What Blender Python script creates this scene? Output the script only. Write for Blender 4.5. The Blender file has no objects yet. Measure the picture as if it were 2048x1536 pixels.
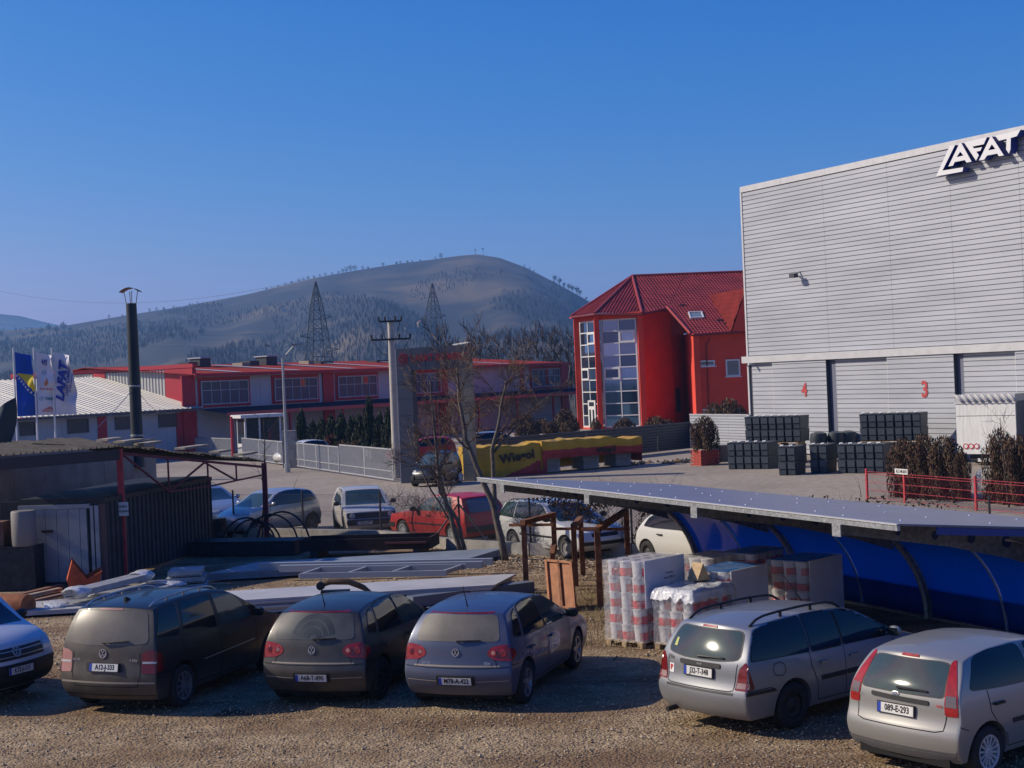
import bpy, bmesh, math, random
from mathutils import Vector, Matrix, noise
from mathutils.bvhtree import BVHTree
R = math.radians
rnd = random.Random(11)
sc = bpy.context.scene
COL = sc.collection

# ---------------------------------------------------------------- camera
F_PX, ROLL, CAM_H, PITCH = 2960.0, 0.043, 4.8, 14 / 2960.0   # focal length in pixels of a 2048 px wide picture
cd = bpy.data.cameras.new('camera'); cam = bpy.data.objects.new('camera', cd); COL.objects.link(cam)
cd.sensor_width = 36.0; cd.lens = 36.0 * F_PX / 2048; cd.clip_start = 0.3; cd.clip_end = 30000
_F = Vector((0, math.cos(PITCH), -math.sin(PITCH))); _U = Vector((0, math.sin(PITCH), math.cos(PITCH))); _R = Vector((1, 0, 0))
_r = _R * math.cos(ROLL) - _U * math.sin(ROLL); _u = _R * math.sin(ROLL) + _U * math.cos(ROLL)
cam.matrix_world = Matrix(((_r.x, _u.x, -_F.x, 0), (_r.y, _u.y, -_F.y, 0), (_r.z, _u.z, -_F.z, CAM_H), (0, 0, 0, 1)))
sc.camera = cam

# ---------------------------------------------------------------- world and sun
SUN_EL, SUN_A = R(33), R(7)
wd = bpy.data.worlds.new('World'); sc.world = wd; wd.use_nodes = True
wn = wd.node_tree; wn.nodes.clear()
sky = wn.nodes.new('ShaderNodeTexSky'); sky.sky_type = 'NISHITA'; sky.sun_disc = False
sky.sun_elevation = SUN_EL; sky.altitude = 300; sky.air_density = 1.0; sky.dust_density = 1.0; sky.ozone_density = 3.0
# one grade for the whole dome, as the phone's processing: deeper blue overhead, pale blue where the sky is bright
bg = wn.nodes.new('ShaderNodeBackground'); bg.inputs[1].default_value = 0.1
wo = wn.nodes.new('ShaderNodeOutputWorld'); sep = wn.nodes.new('ShaderNodeSeparateColor'); cmb = wn.nodes.new('ShaderNodeCombineColor')
wn.links.new(sky.outputs[0], sep.inputs[0])
for i, (pw, k) in enumerate(((2.6, 12.0), (1.2, 1.56), (.55, 1.22))):
    n1, n2, n3, n4 = [wn.nodes.new('ShaderNodeMath') for _ in range(4)]
    n1.operation, n2.operation, n3.operation, n4.operation = 'MULTIPLY', 'POWER', 'MULTIPLY', 'MINIMUM'
    n1.inputs[1].default_value = .06; n2.inputs[1].default_value = pw; n3.inputs[1].default_value = k * 10; n4.inputs[1].default_value = 9
    wn.links.new(sep.outputs[i], n1.inputs[0])
    for p, q in ((n1, n2), (n2, n3), (n3, n4)): wn.links.new(p.outputs[0], q.inputs[0])
    wn.links.new(n4.outputs[0], cmb.inputs[i])
wn.links.new(cmb.outputs[0], bg.inputs[0]); wn.links.new(bg.outputs[0], wo.inputs[0])
to_sun = Vector((-math.cos(SUN_A) * math.cos(SUN_EL), math.sin(SUN_A) * math.cos(SUN_EL), math.sin(SUN_EL)))
sky.sun_rotation = math.atan2(to_sun.x, to_sun.y)      # clockwise from +Y
sl = bpy.data.lights.new('sun', 'SUN'); sl.energy = 5.0; sl.angle = R(0.55); sl.color = (1.0, 0.89, 0.73)
so = bpy.data.objects.new('sun', sl); COL.objects.link(so)
so.rotation_euler = (-to_sun).to_track_quat('-Z', 'Y').to_euler()
so.location = (-40, 0, 40)
vs = sc.view_settings; vs.view_transform = 'Standard'; vs.look = 'None'; vs.exposure = 0.0; vs.gamma = 1.0; vs.use_curve_mapping = False
sc.render.engine = 'CYCLES'
sc.cycles.max_bounces = 6; sc.cycles.diffuse_bounces = 3; sc.cycles.glossy_bounces = 3; sc.cycles.transmission_bounces = 4; sc.cycles.volume_bounces = 0; sc.cycles.transparent_max_bounces = 8
sc.cycles.use_denoising = True
sc.cycles.caustics_reflective = False; sc.cycles.caustics_refractive = False

HAZE_D = 0.00022
# ---------------------------------------------------------------- where things stand (photograph bearings -> metres)
def ray(px, py):
    u, v = px - 1024, py - 768
    a = u * math.cos(ROLL) - v * math.sin(ROLL); b = u * math.sin(ROLL) + v * math.cos(ROLL)
    return a, F_PX * math.cos(PITCH) - b * math.sin(PITCH), -(b * math.cos(PITCH) + F_PX * math.sin(PITCH))
def G(px, py, z=0.0):                 # point at height z on that bearing
    x, y, k = ray(px, py); t = (z - CAM_H) / k
    return Vector((x * t, y * t, z))
def D(px, py, Y):                     # point at distance Y on that bearing
    x, y, k = ray(px, py); t = Y / y
    return Vector((x * t, Y, CAM_H + k * t))

# ---------------------------------------------------------------- materials
MATS = {}
def mat(name, col, rough=.6, metal=0, var=0, vs=4, col2=None, bump=0, bs=40, spec=.5, coat=0, alpha=1, trans=0, ior=1.45, stretch=None, rvar=0, det=4, contrast=(.35, .65), emit=None):
    if name in MATS: return MATS[name]
    m = bpy.data.materials.new(name); m.use_nodes = True; MATS[name] = m
    nt = m.node_tree; b = nt.nodes['Principled BSDF']
    c = (*col, 1) if len(col) == 3 else col
    b.inputs['Base Color'].default_value = c; b.inputs['Roughness'].default_value = rough; b.inputs['Metallic'].default_value = metal
    b.inputs['Specular IOR Level'].default_value = spec; b.inputs['Coat Weight'].default_value = coat; b.inputs['Coat Roughness'].default_value = .04
    b.inputs['Alpha'].default_value = alpha; b.inputs['Transmission Weight'].default_value = trans; b.inputs['IOR'].default_value = ior
    tc = None
    def coord():
        nonlocal tc
        if tc is None:
            t = nt.nodes.new('ShaderNodeTexCoord'); mp = nt.nodes.new('ShaderNodeMapping')
            if stretch: mp.inputs['Scale'].default_value = stretch
            nt.links.new(t.outputs['Object'], mp.inputs[0]); tc = mp.outputs[0]
        return tc
    if var or col2 or rvar:
        n = nt.nodes.new('ShaderNodeTexNoise'); n.inputs['Scale'].default_value = vs; n.inputs['Detail'].default_value = det; n.inputs['Roughness'].default_value = .6
        nt.links.new(coord(), n.inputs['Vector'])
        if var or col2:
            r = nt.nodes.new('ShaderNodeValToRGB'); e = r.color_ramp.elements
            e[0].position, e[1].position = contrast
            c1 = tuple(x * (1 - var) for x in col[:3]); c2 = col2 if col2 else tuple(min(1, x * (1 + var)) for x in col[:3])
            e[0].color = (*c1, 1); e[1].color = (*c2, 1)
            nt.links.new(n.outputs['Fac'], r.inputs[0]); nt.links.new(r.outputs[0], b.inputs['Base Color'])
        if rvar:
            mr = nt.nodes.new('ShaderNodeMapRange'); mr.inputs[3].default_value = max(0, rough - rvar); mr.inputs[4].default_value = min(1, rough + rvar)
            nt.links.new(n.outputs['Fac'], mr.inputs[0]); nt.links.new(mr.outputs[0], b.inputs['Roughness'])
    if bump:
        n2 = nt.nodes.new('ShaderNodeTexNoise'); n2.inputs['Scale'].default_value = bs; n2.inputs['Detail'].default_value = 5
        nt.links.new(coord(), n2.inputs['Vector'])
        bp = nt.nodes.new('ShaderNodeBump'); bp.inputs['Strength'].default_value = bump; bp.inputs['Distance'].default_value = .03
        nt.links.new(n2.outputs['Fac'], bp.inputs['Height']); nt.links.new(bp.outputs[0], b.inputs['Normal'])
    if emit:
        b.inputs['Emission Color'].default_value = (*emit[0], 1); b.inputs['Emission Strength'].default_value = emit[1]
    return m

# ---------------------------------------------------------------- mesh helpers
class MB:
    def __init__(s): s.v = []; s.f = []; s.m = []
    def add(s, vs, fs, mi=0):
        o = len(s.v); s.v += [tuple(v) for v in vs]; s.f += [tuple(i + o for i in f) for f in fs]; s.m += [mi] * len(fs); return s
    def box(s, x0, x1, y0, y1, z0, z1, mi=0, M=None):
        vs = [Vector((x, y, z)) for z in (z0, z1) for y in (y0, y1) for x in (x0, x1)]
        if M: vs = [M @ v for v in vs]
        return s.add(vs, [(0, 2, 3, 1), (4, 5, 7, 6), (0, 1, 5, 4), (2, 6, 7, 3), (0, 4, 6, 2), (1, 3, 7, 5)], mi)
    def bar(s, p, q, w, h=None, mi=0, up=(0, 0, 1)):
        p, q = Vector(p), Vector(q); h = h or w; d = (q - p).normalized(); u = Vector(up)
        if abs(d.dot(u)) > .99: u = Vector((0, 1, 0))
        sd = d.cross(u).normalized(); u = sd.cross(d).normalized()
        vs = [a + sd * (i * w / 2) + u * (j * h / 2) for a in (p, q) for i, j in ((-1, -1), (1, -1), (1, 1), (-1, 1))]
        return s.add(vs, [(0, 1, 2, 3)[::-1], (4, 5, 6, 7), (0, 1, 5, 4), (1, 2, 6, 5), (2, 3, 7, 6), (3, 0, 4, 7)], mi)
    def tube(s, p, q, r, r2=None, n=8, mi=0, cap=True):
        return s.path([p, q], [r, r if r2 is None else r2], n, mi, cap)
    def path(s, pts, r, n=6, mi=0, cap=True):
        pts = [Vector(p) for p in pts]; k = len(pts)
        rs = r if isinstance(r, (list, tuple)) else [r] * k
        vs = []; prev = None
        for i, p in enumerate(pts):
            d = (pts[min(i + 1, k - 1)] - pts[max(i - 1, 0)])
            d = d.normalized() if d.length > 1e-9 else Vector((0, 0, 1))
            if prev is None:
                a = d.cross(Vector((0, 0, 1)))
                if a.length < .05: a = d.cross(Vector((1, 0, 0)))
            else: a = prev - d * prev.dot(d)
            a.normalize(); prev = a; b = d.cross(a)
            vs += [p + (a * math.cos(2 * math.pi * j / n) + b * math.sin(2 * math.pi * j / n)) * rs[i] for j in range(n)]
        fs = [(i * n + j, i * n + (j + 1) % n, (i + 1) * n + (j + 1) % n, (i + 1) * n + j) for i in range(k - 1) for j in range(n)]
        if cap: fs += [tuple(range(n))[::-1], tuple((k - 1) * n + j for j in range(n))]
        return s.add(vs, fs, mi)
    def lathe(s, prof, n=16, M=None, mi=0, closed=False):     # prof: (r, z) about z
        k = len(prof); vs = [Vector((r * math.cos(2 * math.pi * j / n), r * math.sin(2 * math.pi * j / n), z)) for r, z in prof for j in range(n)]
        if M: vs = [M @ v for v in vs]
        fs = [(i * n + j, i * n + (j + 1) % n, (i + 1) * n + (j + 1) % n, (i + 1) * n + j) for i in range(k - 1) for j in range(n)]
        if closed: fs += [tuple((k - 1) * n + j for j in range(n)), tuple(range(n))[::-1]]
        return s.add(vs, fs, mi)
    def prism(s, poly, y0, y1, M=None, mi=0):                  # poly in (x, z), thickness along y
        n = len(poly); vs = [Vector((x, y, z)) for y in (y0, y1) for x, z in poly]
        if M: vs = [M @ v for v in vs]
        return s.add(vs, [tuple(range(n)), tuple(range(n, 2 * n))[::-1]] + [(i, i + n, (i + 1) % n + n, (i + 1) % n) for i in range(n)], mi)
    def quad(s, a, b, c, d, mi=0): return s.add([a, b, c, d], [(0, 1, 2, 3)], mi)
    def grid(s, fn, nu, nv, mi=0):
        vs = [fn(i / nu, j / nv) for i in range(nu + 1) for j in range(nv + 1)]
        return s.add(vs, [(i * (nv + 1) + j, (i + 1) * (nv + 1) + j, (i + 1) * (nv + 1) + j + 1, i * (nv + 1) + j + 1) for i in range(nu) for j in range(nv)], mi)
    def mesh(s, name, mats, smooth=False, fix=True):
        me = bpy.data.meshes.new(name); me.from_pydata(s.v, [], s.f)
        mats = mats if isinstance(mats, (list, tuple)) else [mats]
        for m in mats: me.materials.append(m)
        if len(mats) > 1: me.polygons.foreach_set('material_index', s.m)
        if fix:
            bm = bmesh.new(); bm.from_mesh(me); bmesh.ops.recalc_face_normals(bm, faces=bm.faces); bm.to_mesh(me); bm.free()
        if smooth:
            me.polygons.foreach_set('use_smooth', [True] * len(me.polygons))
            if smooth is not True: me.set_sharp_from_angle(angle=R(smooth))
        me.update(); return me
    def build(s, name, mats, parent=None, smooth=False, loc=None, fix=True):
        return obj(name, s.mesh(name, mats, smooth, fix), parent, loc)
def obj(name, me, parent=None, loc=None, M=None):
    o = bpy.data.objects.new(name, me); COL.objects.link(o)
    if parent: o.parent = parent
    if loc is not None: o.location = loc
    if M is not None: o.matrix_local = M
    return o
def tag(o, label=None, cat=None, group=None, kind=None):
    if label: o['label'] = label
    if cat: o['category'] = cat
    if group: o['group'] = group
    if kind: o['kind'] = kind
    return o
def thing(name, label, cat, loc=(0, 0, 0), rz=0, group=None):
    o = bpy.data.objects.new(name, None); COL.objects.link(o); o.empty_display_size = .2
    o.location = loc; o.rotation_euler = (0, 0, rz); return tag(o, label, cat, group)
def one(mb, name, m, label, cat, group=None, kind=None, smooth=False, fix=True, loc=None, rz=0):
    o = tag(mb.build(name, m, None, smooth, loc, fix), label, cat, group, kind); o.rotation_euler[2] = rz; return o
_tx = {}
def text_mesh(s, size, ext=.002, m=None, align='CENTER', shear=0, bold=0, sx=1):
    k = (s, size, ext, m.name if m else '', align, shear, bold, sx)
    if k in _tx: return _tx[k]
    cu = bpy.data.curves.new('t', 'FONT'); cu.body = s; cu.size = size; cu.extrude = ext; cu.align_x = align; cu.align_y = 'CENTER'; cu.shear = shear; cu.offset = bold; cu.resolution_u = 2
    o = bpy.data.objects.new('t', cu); COL.objects.link(o)
    dg = bpy.context.evaluated_depsgraph_get()
    me = bpy.data.meshes.new_from_object(o.evaluated_get(dg)); me.name = 'lettering'
    if sx != 1: me.transform(Matrix.Diagonal((sx, 1, 1, 1)))
    bpy.data.objects.remove(o); bpy.data.curves.remove(cu)
    me.materials.clear()
    if m: me.materials.append(m)
    _tx[k] = me; return me
def frame(o, x, z):                   # matrix with text/plate x axis x, up axis z (text lies in local xy)
    x = Vector(x).normalized(); z = Vector(z).normalized(); n = x.cross(z).normalized(); z = n.cross(x)
    return Matrix(((x.x, z.x, n.x, o[0]), (x.y, z.y, n.y, o[1]), (x.z, z.z, n.z, o[2]), (0, 0, 0, 1)))
def lerp(a, b, t): return a + (b - a) * t
def interp(tab, x):
    if x <= tab[0][0]: return tab[0][1]
    for (a, va), (b, vb) in zip(tab, tab[1:]):
        if x <= b: return va + (vb - va) * (x - a) / (b - a)
    return tab[-1][1]
def wire_sag(p, q, sag, n=10):
    p, q = Vector(p), Vector(q); return [p.lerp(q, t / n) - Vector((0, 0, sag * 4 * (t / n) * (1 - t / n))) for t in range(n + 1)]
# ================================================================ ground
FENCE = [Vector((x, y, 0)) for x, y in ((-16, 52.5), (-9.13, 47.6), (-6.7, 46.2), (-4.14, 44.7), (-1.63, 41.2), (.32, 39.6), (1.6, 39.0), (2.95, 38.5), (4.6, 38.0), (11, 34.5))]
def ground_mat(name, cols, cell, bump, patch, patch_s=.35, rough=.95, track=None):
    m = bpy.data.materials.new(name); m.use_nodes = True; nt = m.node_tree; L = nt.links; b = nt.nodes['Principled BSDF']; b.inputs['Roughness'].default_value = rough; b.inputs['Specular IOR Level'].default_value = .25
    tc = nt.nodes.new('ShaderNodeTexCoord')
    vo = nt.nodes.new('ShaderNodeTexVoronoi'); vo.inputs['Scale'].default_value = cell; L.new(tc.outputs['Object'], vo.inputs[0])
    sp = nt.nodes.new('ShaderNodeSeparateColor'); L.new(vo.outputs['Color'], sp.inputs[0])
    rp = nt.nodes.new('ShaderNodeValToRGB'); e = rp.color_ramp.elements; e[0].color = (*cols[0], 1); e[1].color = (*cols[-1], 1)
    for i, c in enumerate(cols[1:-1]): n = e.new((i + 1) / (len(cols) - 1)); n.color = (*c, 1)
    L.new(sp.outputs[0], rp.inputs[0])
    no = nt.nodes.new('ShaderNodeTexNoise'); no.inputs['Scale'].default_value = patch_s; no.inputs['Detail'].default_value = 8; no.inputs['Roughness'].default_value = .65; L.new(tc.outputs['Object'], no.inputs[0])
    r2 = nt.nodes.new('ShaderNodeValToRGB'); r2.color_ramp.elements[0].position = .45; r2.color_ramp.elements[1].position = .57; L.new(no.outputs[0], r2.inputs[0])
    mx = nt.nodes.new('ShaderNodeMix'); mx.data_type = 'RGBA'; L.new(r2.outputs[0], mx.inputs[0]); L.new(rp.outputs[0], mx.inputs[6])
    m2 = nt.nodes.new('ShaderNodeMix'); m2.data_type = 'RGBA'; m2.inputs[0].default_value = .75; L.new(rp.outputs[0], m2.inputs[6]); m2.inputs[7].default_value = (*patch, 1); L.new(m2.outputs[2], mx.inputs[7])
    n3 = nt.nodes.new('ShaderNodeTexNoise'); n3.inputs['Scale'].default_value = 3; n3.inputs['Detail'].default_value = 6; L.new(tc.outputs['Object'], n3.inputs[0])
    m3 = nt.nodes.new('ShaderNodeMix'); m3.data_type = 'RGBA'; m3.blend_type = 'MULTIPLY'; m3.inputs[0].default_value = .55; L.new(mx.outputs[2], m3.inputs[6])
    r3 = nt.nodes.new('ShaderNodeValToRGB'); r3.color_ramp.elements[0].position = .3; r3.color_ramp.elements[1].position = .7; r3.color_ramp.elements[0].color = (.45, .43, .4, 1); L.new(n3.outputs[0], r3.inputs[0]); L.new(r3.outputs[0], m3.inputs[7])
    out = m3.outputs[2]
    if track:                          # compacted, muddier wheel tracks running across the yard
        mp = nt.nodes.new('ShaderNodeMapping'); mp.inputs['Scale'].default_value = (.16, .75, 1); mp.inputs['Rotation'].default_value = (0, 0, .12); L.new(tc.outputs['Object'], mp.inputs[0])
        n4 = nt.nodes.new('ShaderNodeTexNoise'); n4.inputs['Scale'].default_value = 1.0; n4.inputs['Detail'].default_value = 7; n4.inputs['Roughness'].default_value = .62; L.new(mp.outputs[0], n4.inputs[0])
        r4 = nt.nodes.new('ShaderNodeValToRGB'); r4.color_ramp.elements[0].position = .5; r4.color_ramp.elements[1].position = .62; r4.color_ramp.elements[1].color = (.85, .85, .85, 1); L.new(n4.outputs[0], r4.inputs[0])
        m4 = nt.nodes.new('ShaderNodeMix'); m4.data_type = 'RGBA'; L.new(r4.outputs[0], m4.inputs[0]); L.new(out, m4.inputs[6]); m4.inputs[7].default_value = (*track, 1); out = m4.outputs[2]
    L.new(out, b.inputs['Base Color'])
    bp = nt.nodes.new('ShaderNodeBump'); bp.inputs['Strength'].default_value = bump; bp.inputs['Distance'].default_value = .03; bp.invert = True; L.new(vo.outputs['Distance'], bp.inputs['Height'])
    b2 = nt.nodes.new('ShaderNodeBump'); b2.inputs['Strength'].default_value = bump * .8; b2.inputs['Distance'].default_value = .08; L.new(n3.outputs[0], b2.inputs['Height']); L.new(bp.outputs[0], b2.inputs['Normal'])
    L.new(b2.outputs[0], b.inputs['Normal'])
    return m
mb = MB(); mb.quad((-6500, -300, -.012), (6500, -300, -.012), (6500, 9000, -.012), (-6500, 9000, -.012))
one(mb, 'ground', ground_mat('dull_winter_grass', [(.06, .055, .03), (.09, .075, .045), (.05, .05, .03)], 1.5, .4, (.1, .085, .06), .02), None, None, kind='structure')
m_gravel = ground_mat('yard_gravel', [(.24, .165, .09), (.37, .275, .16), (.46, .355, .22), (.3, .21, .115)], 24, .8, (.2, .125, .062), .45, track=(.155, .095, .05))
m_asph = ground_mat('dusty_asphalt', [(.33, .285, .23), (.37, .32, .26), (.35, .3, .245)], 40, .2, (.28, .24, .195), .12)
mb = MB(); n = 60
fl = lambda x: interp([(p.x, p.y) for p in FENCE], x)
def gy(u, v):
    x = -40 + 80 * u; y1 = fl(x) if x < 11 else 34.5 - (x - 11) * .9; y = 4 + (y1 - 4) * v
    return Vector((x, y, -.004 + .012 * noise.noise(Vector((x * .8, y * .8, 0)))))
mb.grid(gy, 160, 80); one(mb, 'gravel_yard', m_gravel, None, None, kind='structure', smooth=True)
mb = MB(); mb.grid(lambda u, v: Vector(((x := -70 + 150 * u), lerp(fl(x) if x < 11 else 34.5 - (x - 11) * .9, 150, v), 0.004)), 60, 20); one(mb, 'asphalt_yard', m_asph, None, None, kind='structure')

# loose stones: too many to count
def stones(name, n, area, size, cols, seed, sink=.3):
    r = random.Random(seed); mb = MB()
    for i in range(n):
        x, y = area(r)
        if noise.noise(Vector((x * .5, y * 1.3, 4))) > .12 and r.random() < .8: continue
        s = r.uniform(*size) * (1.9 if r.random() < .04 else 1); a = r.uniform(0, 6.28); q = [s * r.uniform(.6, 1.2) for _ in range(6)]
        c, s2 = math.cos(a), math.sin(a); z = s * sink
        mb.add([(x + c * q[0], y + s2 * q[0], z), (x - s2 * q[1], y + c * q[1], z), (x - c * q[2], y - s2 * q[2], z), (x + s2 * q[3], y - c * q[3], z), (x, y, z + q[4] * .7), (x, y, -.01)],
               [(0, 1, 4), (1, 2, 4), (2, 3, 4), (3, 0, 4), (1, 0, 5), (2, 1, 5), (3, 2, 5), (0, 3, 5)], r.randrange(len(cols)))
    return one(mb, name, cols, None, None, kind='stuff', fix=False)
sc_ = [mat('stone_tan', (.41, .31, .185), .9, var=.2, vs=60), mat('stone_grey', (.31, .24, .155), .9, var=.2, vs=60), mat('stone_brown', (.24, .16, .082), .9, var=.2, vs=60), mat('stone_pale', (.5, .41, .27), .9, var=.15, vs=60)]
def ar_near(r):
    y = 15.5 + 9.5 * r.random() ** 1.3; return r.uniform(-.37, .37) * y, y
def ar_mid(r):
    y = r.uniform(24, 36); return r.uniform(-.36, .12) * y, y
st = stones('gravel_stones', 26000, ar_near, (.005, .02), sc_, 1); tag(st, 'loose tan gravel stones scattered over the front yard', 'gravel')
st = stones('gravel_stones', 7000, ar_mid, (.01, .032), sc_, 2); tag(st, 'loose stones lying between parked cars and stacked panels', 'gravel')

# ================================================================ far terrain
RIDGE = [(-400, 668), (0, 662), (130, 652), (250, 632), (370, 613), (500, 589), (560, 574), (640, 555), (720, 541), (800, 528), (880, 518), (920, 512), (965, 508), (1010, 515), (1060, 534), (1110, 560), (1150, 582), (1180, 600), (1240, 634), (1320, 668), (1500, 690), (2500, 660)]
YR, YF = 2000., 640.
def ridge_z(u): 
    px = 1024 + u * F_PX; py = interp(RIDGE, px); return D(px, py, YR).z
def hill_pt(u, t):
    Y = YF + (YR - YF) * t; z = ridge_z(u)
    if t <= 1:
        g = .06 * t + .94 * t ** 1.55
        k = t * max(0, 1 - t) * 4
        gl = noise.noise(Vector((u * 16, t * 2.2, 3.1))) * .20 + noise.noise(Vector((u * 42, t * 5, 7.7))) * .07 + noise.noise(Vector((u * 120, t * 14, 1.7))) * .022
        h = z * (g + gl * k * .62)
        h = min(h, (z - 4.8) * (Y / YR) * .985 + 4.8) if t < .97 else h
    else: h = z * max(0, 1 - (t - 1) * 2.2)
    return Vector((u * Y, Y, h - (4 if t < .01 else 0)))
mb = MB(); us = [-.62 + 1.24 * i / 300 for i in range(301)]; ts = [j / 60 for j in range(61)] + [1.08, 1.2, 1.45]
V = [hill_pt(u, t) for u in us for t in ts]; nt_ = len(ts)
mb.add(V, [(i * nt_ + j, (i + 1) * nt_ + j, (i + 1) * nt_ + j + 1, i * nt_ + j + 1) for i in range(300) for j in range(nt_ - 1)])
m_hill = mat('wooded_hillside', (.018, .02, .017), .95, vs=.006, col2=(.12, .09, .045), det=9, contrast=(.47, .66), bump=.6, bs=.03)
one(mb, 'hill', m_hill, None, None, kind='structure', smooth=True)
mb = MB(); FR = [(-300, 622), (0, 628), (40, 632), (80, 642), (120, 651), (170, 657), (260, 668), (400, 690)]
fp = [(px, D(px, py, 5200)) for px, py in FR]
mb.add([p for _, p in fp] + [Vector((p.x, 4200, 0)) for _, p in fp] + [Vector((p.x, 6400, 0)) for _, p in fp], [f for i in range(len(fp) - 1) for f in ((i, i + 1, i + 1 + len(fp), i + len(fp)), (i, i + 1, i + 1 + 2 * len(fp), i + 2 * len(fp)))])
one(mb, 'far_hill', m_hill, None, None, kind='structure', smooth=True)

def on_hill(px, py):
    u = (px - 1024) / F_PX; best = None
    for i in range(5, 100):
        p = hill_pt(u, i / 100); k = abs((p.z - CAM_H) / p.y - (D(px, py, 1000).z - CAM_H) / 1000)
        if best is None or k < best[0]: best = (k, p)
    return best[1]
# woods that read as one mass
def twig_tree(mb, p, h, r, mi=0, n=7, fat=1.):
    a0 = r.uniform(0, 6.28)
    for k in range(n):
        a = a0 + k * 2.4; sp = h * r.uniform(.1, .26); b = p + Vector((0, 0, h * r.uniform(.05, .45))); t = p + Vector((math.cos(a) * sp, math.sin(a) * sp, h * r.uniform(.7, 1.0)))
        w = h * .03 * fat; sd = Vector((math.sin(a), -math.cos(a), 0)) * w
        mb.add([b - sd * .5, b + sd * .5, t + sd * .35, t - sd * .35], [(0, 1, 2, 3)], mi)
m_wood = [mat('bare_wood_brown', (.036, .027, .02), .95), mat('bare_wood_grey', (.027, .024, .021), .95), mat('dark_conifer_far', (.018, .028, .018), .95)]
r = random.Random(5); mb = MB(); cnt = 0
for i in range(26000):
    u = r.uniform(-.40, .16); t = r.random() ** 1.6 * .98
    dens = noise.noise(Vector((u * 14, t * 5, 9.3))) + .25 * (1 - t) - .12 * (u > .0) * t
    if dens < -.02: continue
    if t > .86 and -.085 < u < .03: continue
    p = hill_pt(u, t); Y = p.y
    mb_i = 2 if (u < -.22 and r.random() < .25) or r.random() < .04 else r.randrange(2)
    twig_tree(mb, p, r.uniform(3.5, 7), r, mb_i, 7, 1.5); cnt += 1
one(mb, 'hillside_woods', m_wood, 'bare winter woods covering the hillside', 'woods', kind='stuff', fix=False)
mb = MB()
for i in range(7000):
    Y = r.uniform(280, 640); u = r.uniform(-.40, .075)
    h = r.uniform(4.5, 9) * (1 + .4 * noise.noise(Vector((u * 30, 2, Y * .01)))) * (.7 + Y / 1300)
    twig_tree(mb, Vector((u * Y, Y, 0)), h, r, r.randrange(2) if r.random() > .04 else 2, 10, .55)
one(mb, 'valley_thicket', m_wood, 'brown leafless thicket between the red roofed hall and the hill', 'woods', kind='stuff', fix=False)

# trees that stand out on the ridge
def crown_mesh(name, m, seed, n, w, h, shape, s):
    r = random.Random(seed); mb = MB()
    for i in range(n):
        while 1:
            x, y, z = r.uniform(-1, 1), r.uniform(-1, 1), r.random()
            if x * x + y * y < shape(z) ** 2: break
        c = Vector((x * w, y * w, z * h)); a, b = r.uniform(0, 6.28), r.uniform(-1, 1)
        d = Vector((math.cos(a), math.sin(a), b)).normalized() * s * r.uniform(.6, 1.3); e = d.cross(Vector((r.uniform(-1, 1), r.uniform(-1, 1), r.uniform(-1, 1)))).normalized() * s * .6
        mb.add([c - d, c + e, c + d, c - e], [(0, 1, 2, 3)])
    return mb.mesh(name, m, fix=False)
rc = [crown_mesh('crown', m_wood[k % 2], 30 + k, 70, 2.6, 6, lambda z: math.sin(math.pi * min(1, z * .9 + .1)) ** .6, .55) for k in range(3)] + [crown_mesh('crown', m_wood[2], 40 + k, 110, 2.6, 5, lambda z: .35 + .65 * math.sin(math.pi * z), .6) for k in range(3)]
tk = MB(); tk.tube((0, 0, -2), (0, 0, 6), .35, .15, 5); tk = tk.mesh('trunk', m_wood[1])
k = 0
SPOTS = [(552, 1), (563, .8), (575, 1), (590, 1.1), (603, 1.2), (617, 1.5), (626, 1.4), (636, 1.5), (648, 1.2), (660, 1.3), (671, 1.4), (684, 1.2), (697, 1.3), (706, 1.8), (713, 2.2), (722, 2.6), (731, 2.2), (746, 1.6), (757, 1.1), (787, 1.6), (814, 1.2), (822, 1.3), (836, 1.2), (845, 1.1), (862, .9), (892, 1.2), (904, 2.2), (235, 1.6), (262, 1), (280, 1.2), (317, 1.5), (331, 1.4), (345, 1.2), (365, 1.2), (398, 1.0), (413, 1.1)]
PINES = [(1069, .8), (1080, .9), (1088, .8), (1129, 2.2), (1138, 2.2), (1147, 1.6), (1156, 1.9), (1163, 2.1), (1172, 2.4), (1178, 2.0), (1190, 1.1)]
PL = ['on the left slope', 'high on the left ridge', 'near the summit']
NUM = 'first second third fourth fifth sixth seventh eighth ninth tenth eleventh twelfth thirteenth fourteenth fifteenth sixteenth seventeenth eighteenth nineteenth twentieth'.split()
nth = lambda i: NUM[i] if i < 20 else ('twenty-' if i < 29 else 'thirty-') + NUM[i - 20 if i < 29 else i - 30] if i not in (29,) else 'thirtieth'
SPOTS.sort(); PINES.sort()
for lst, pine in ((SPOTS, 0), (PINES, 1)):
    kk = 0
    for px, sz in lst:
        u = (px - 1024) / F_PX; p = hill_pt(u - .0035, 1.0); kind = 3 + k % 3 if (pine or sz < 1.25 and k % 2) else k % 3
        e = thing('ridge_tree', None, 'tree', p - Vector((0, 0, 1)), k, 'pines stepping down the right ridge' if pine else 'small trees along the left ridge'); e.scale = (sz * .6, sz * .6, sz * (.72 if pine else .6))
        e['label'] = f"{'tall thin' if sz > 1.5 else 'short dark'} pine on the right-hand ridge, {nth(kk)} going down" if pine else f"{'tiny' if sz < 1.45 else 'taller'} tree on the long left skyline, {nth(kk)} from the left"; kk += 1
        obj('crown', rc[kind], e, loc=(0, 0, 2.2 if pine else 1)); obj('trunk', tk, e); k += 1
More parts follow.
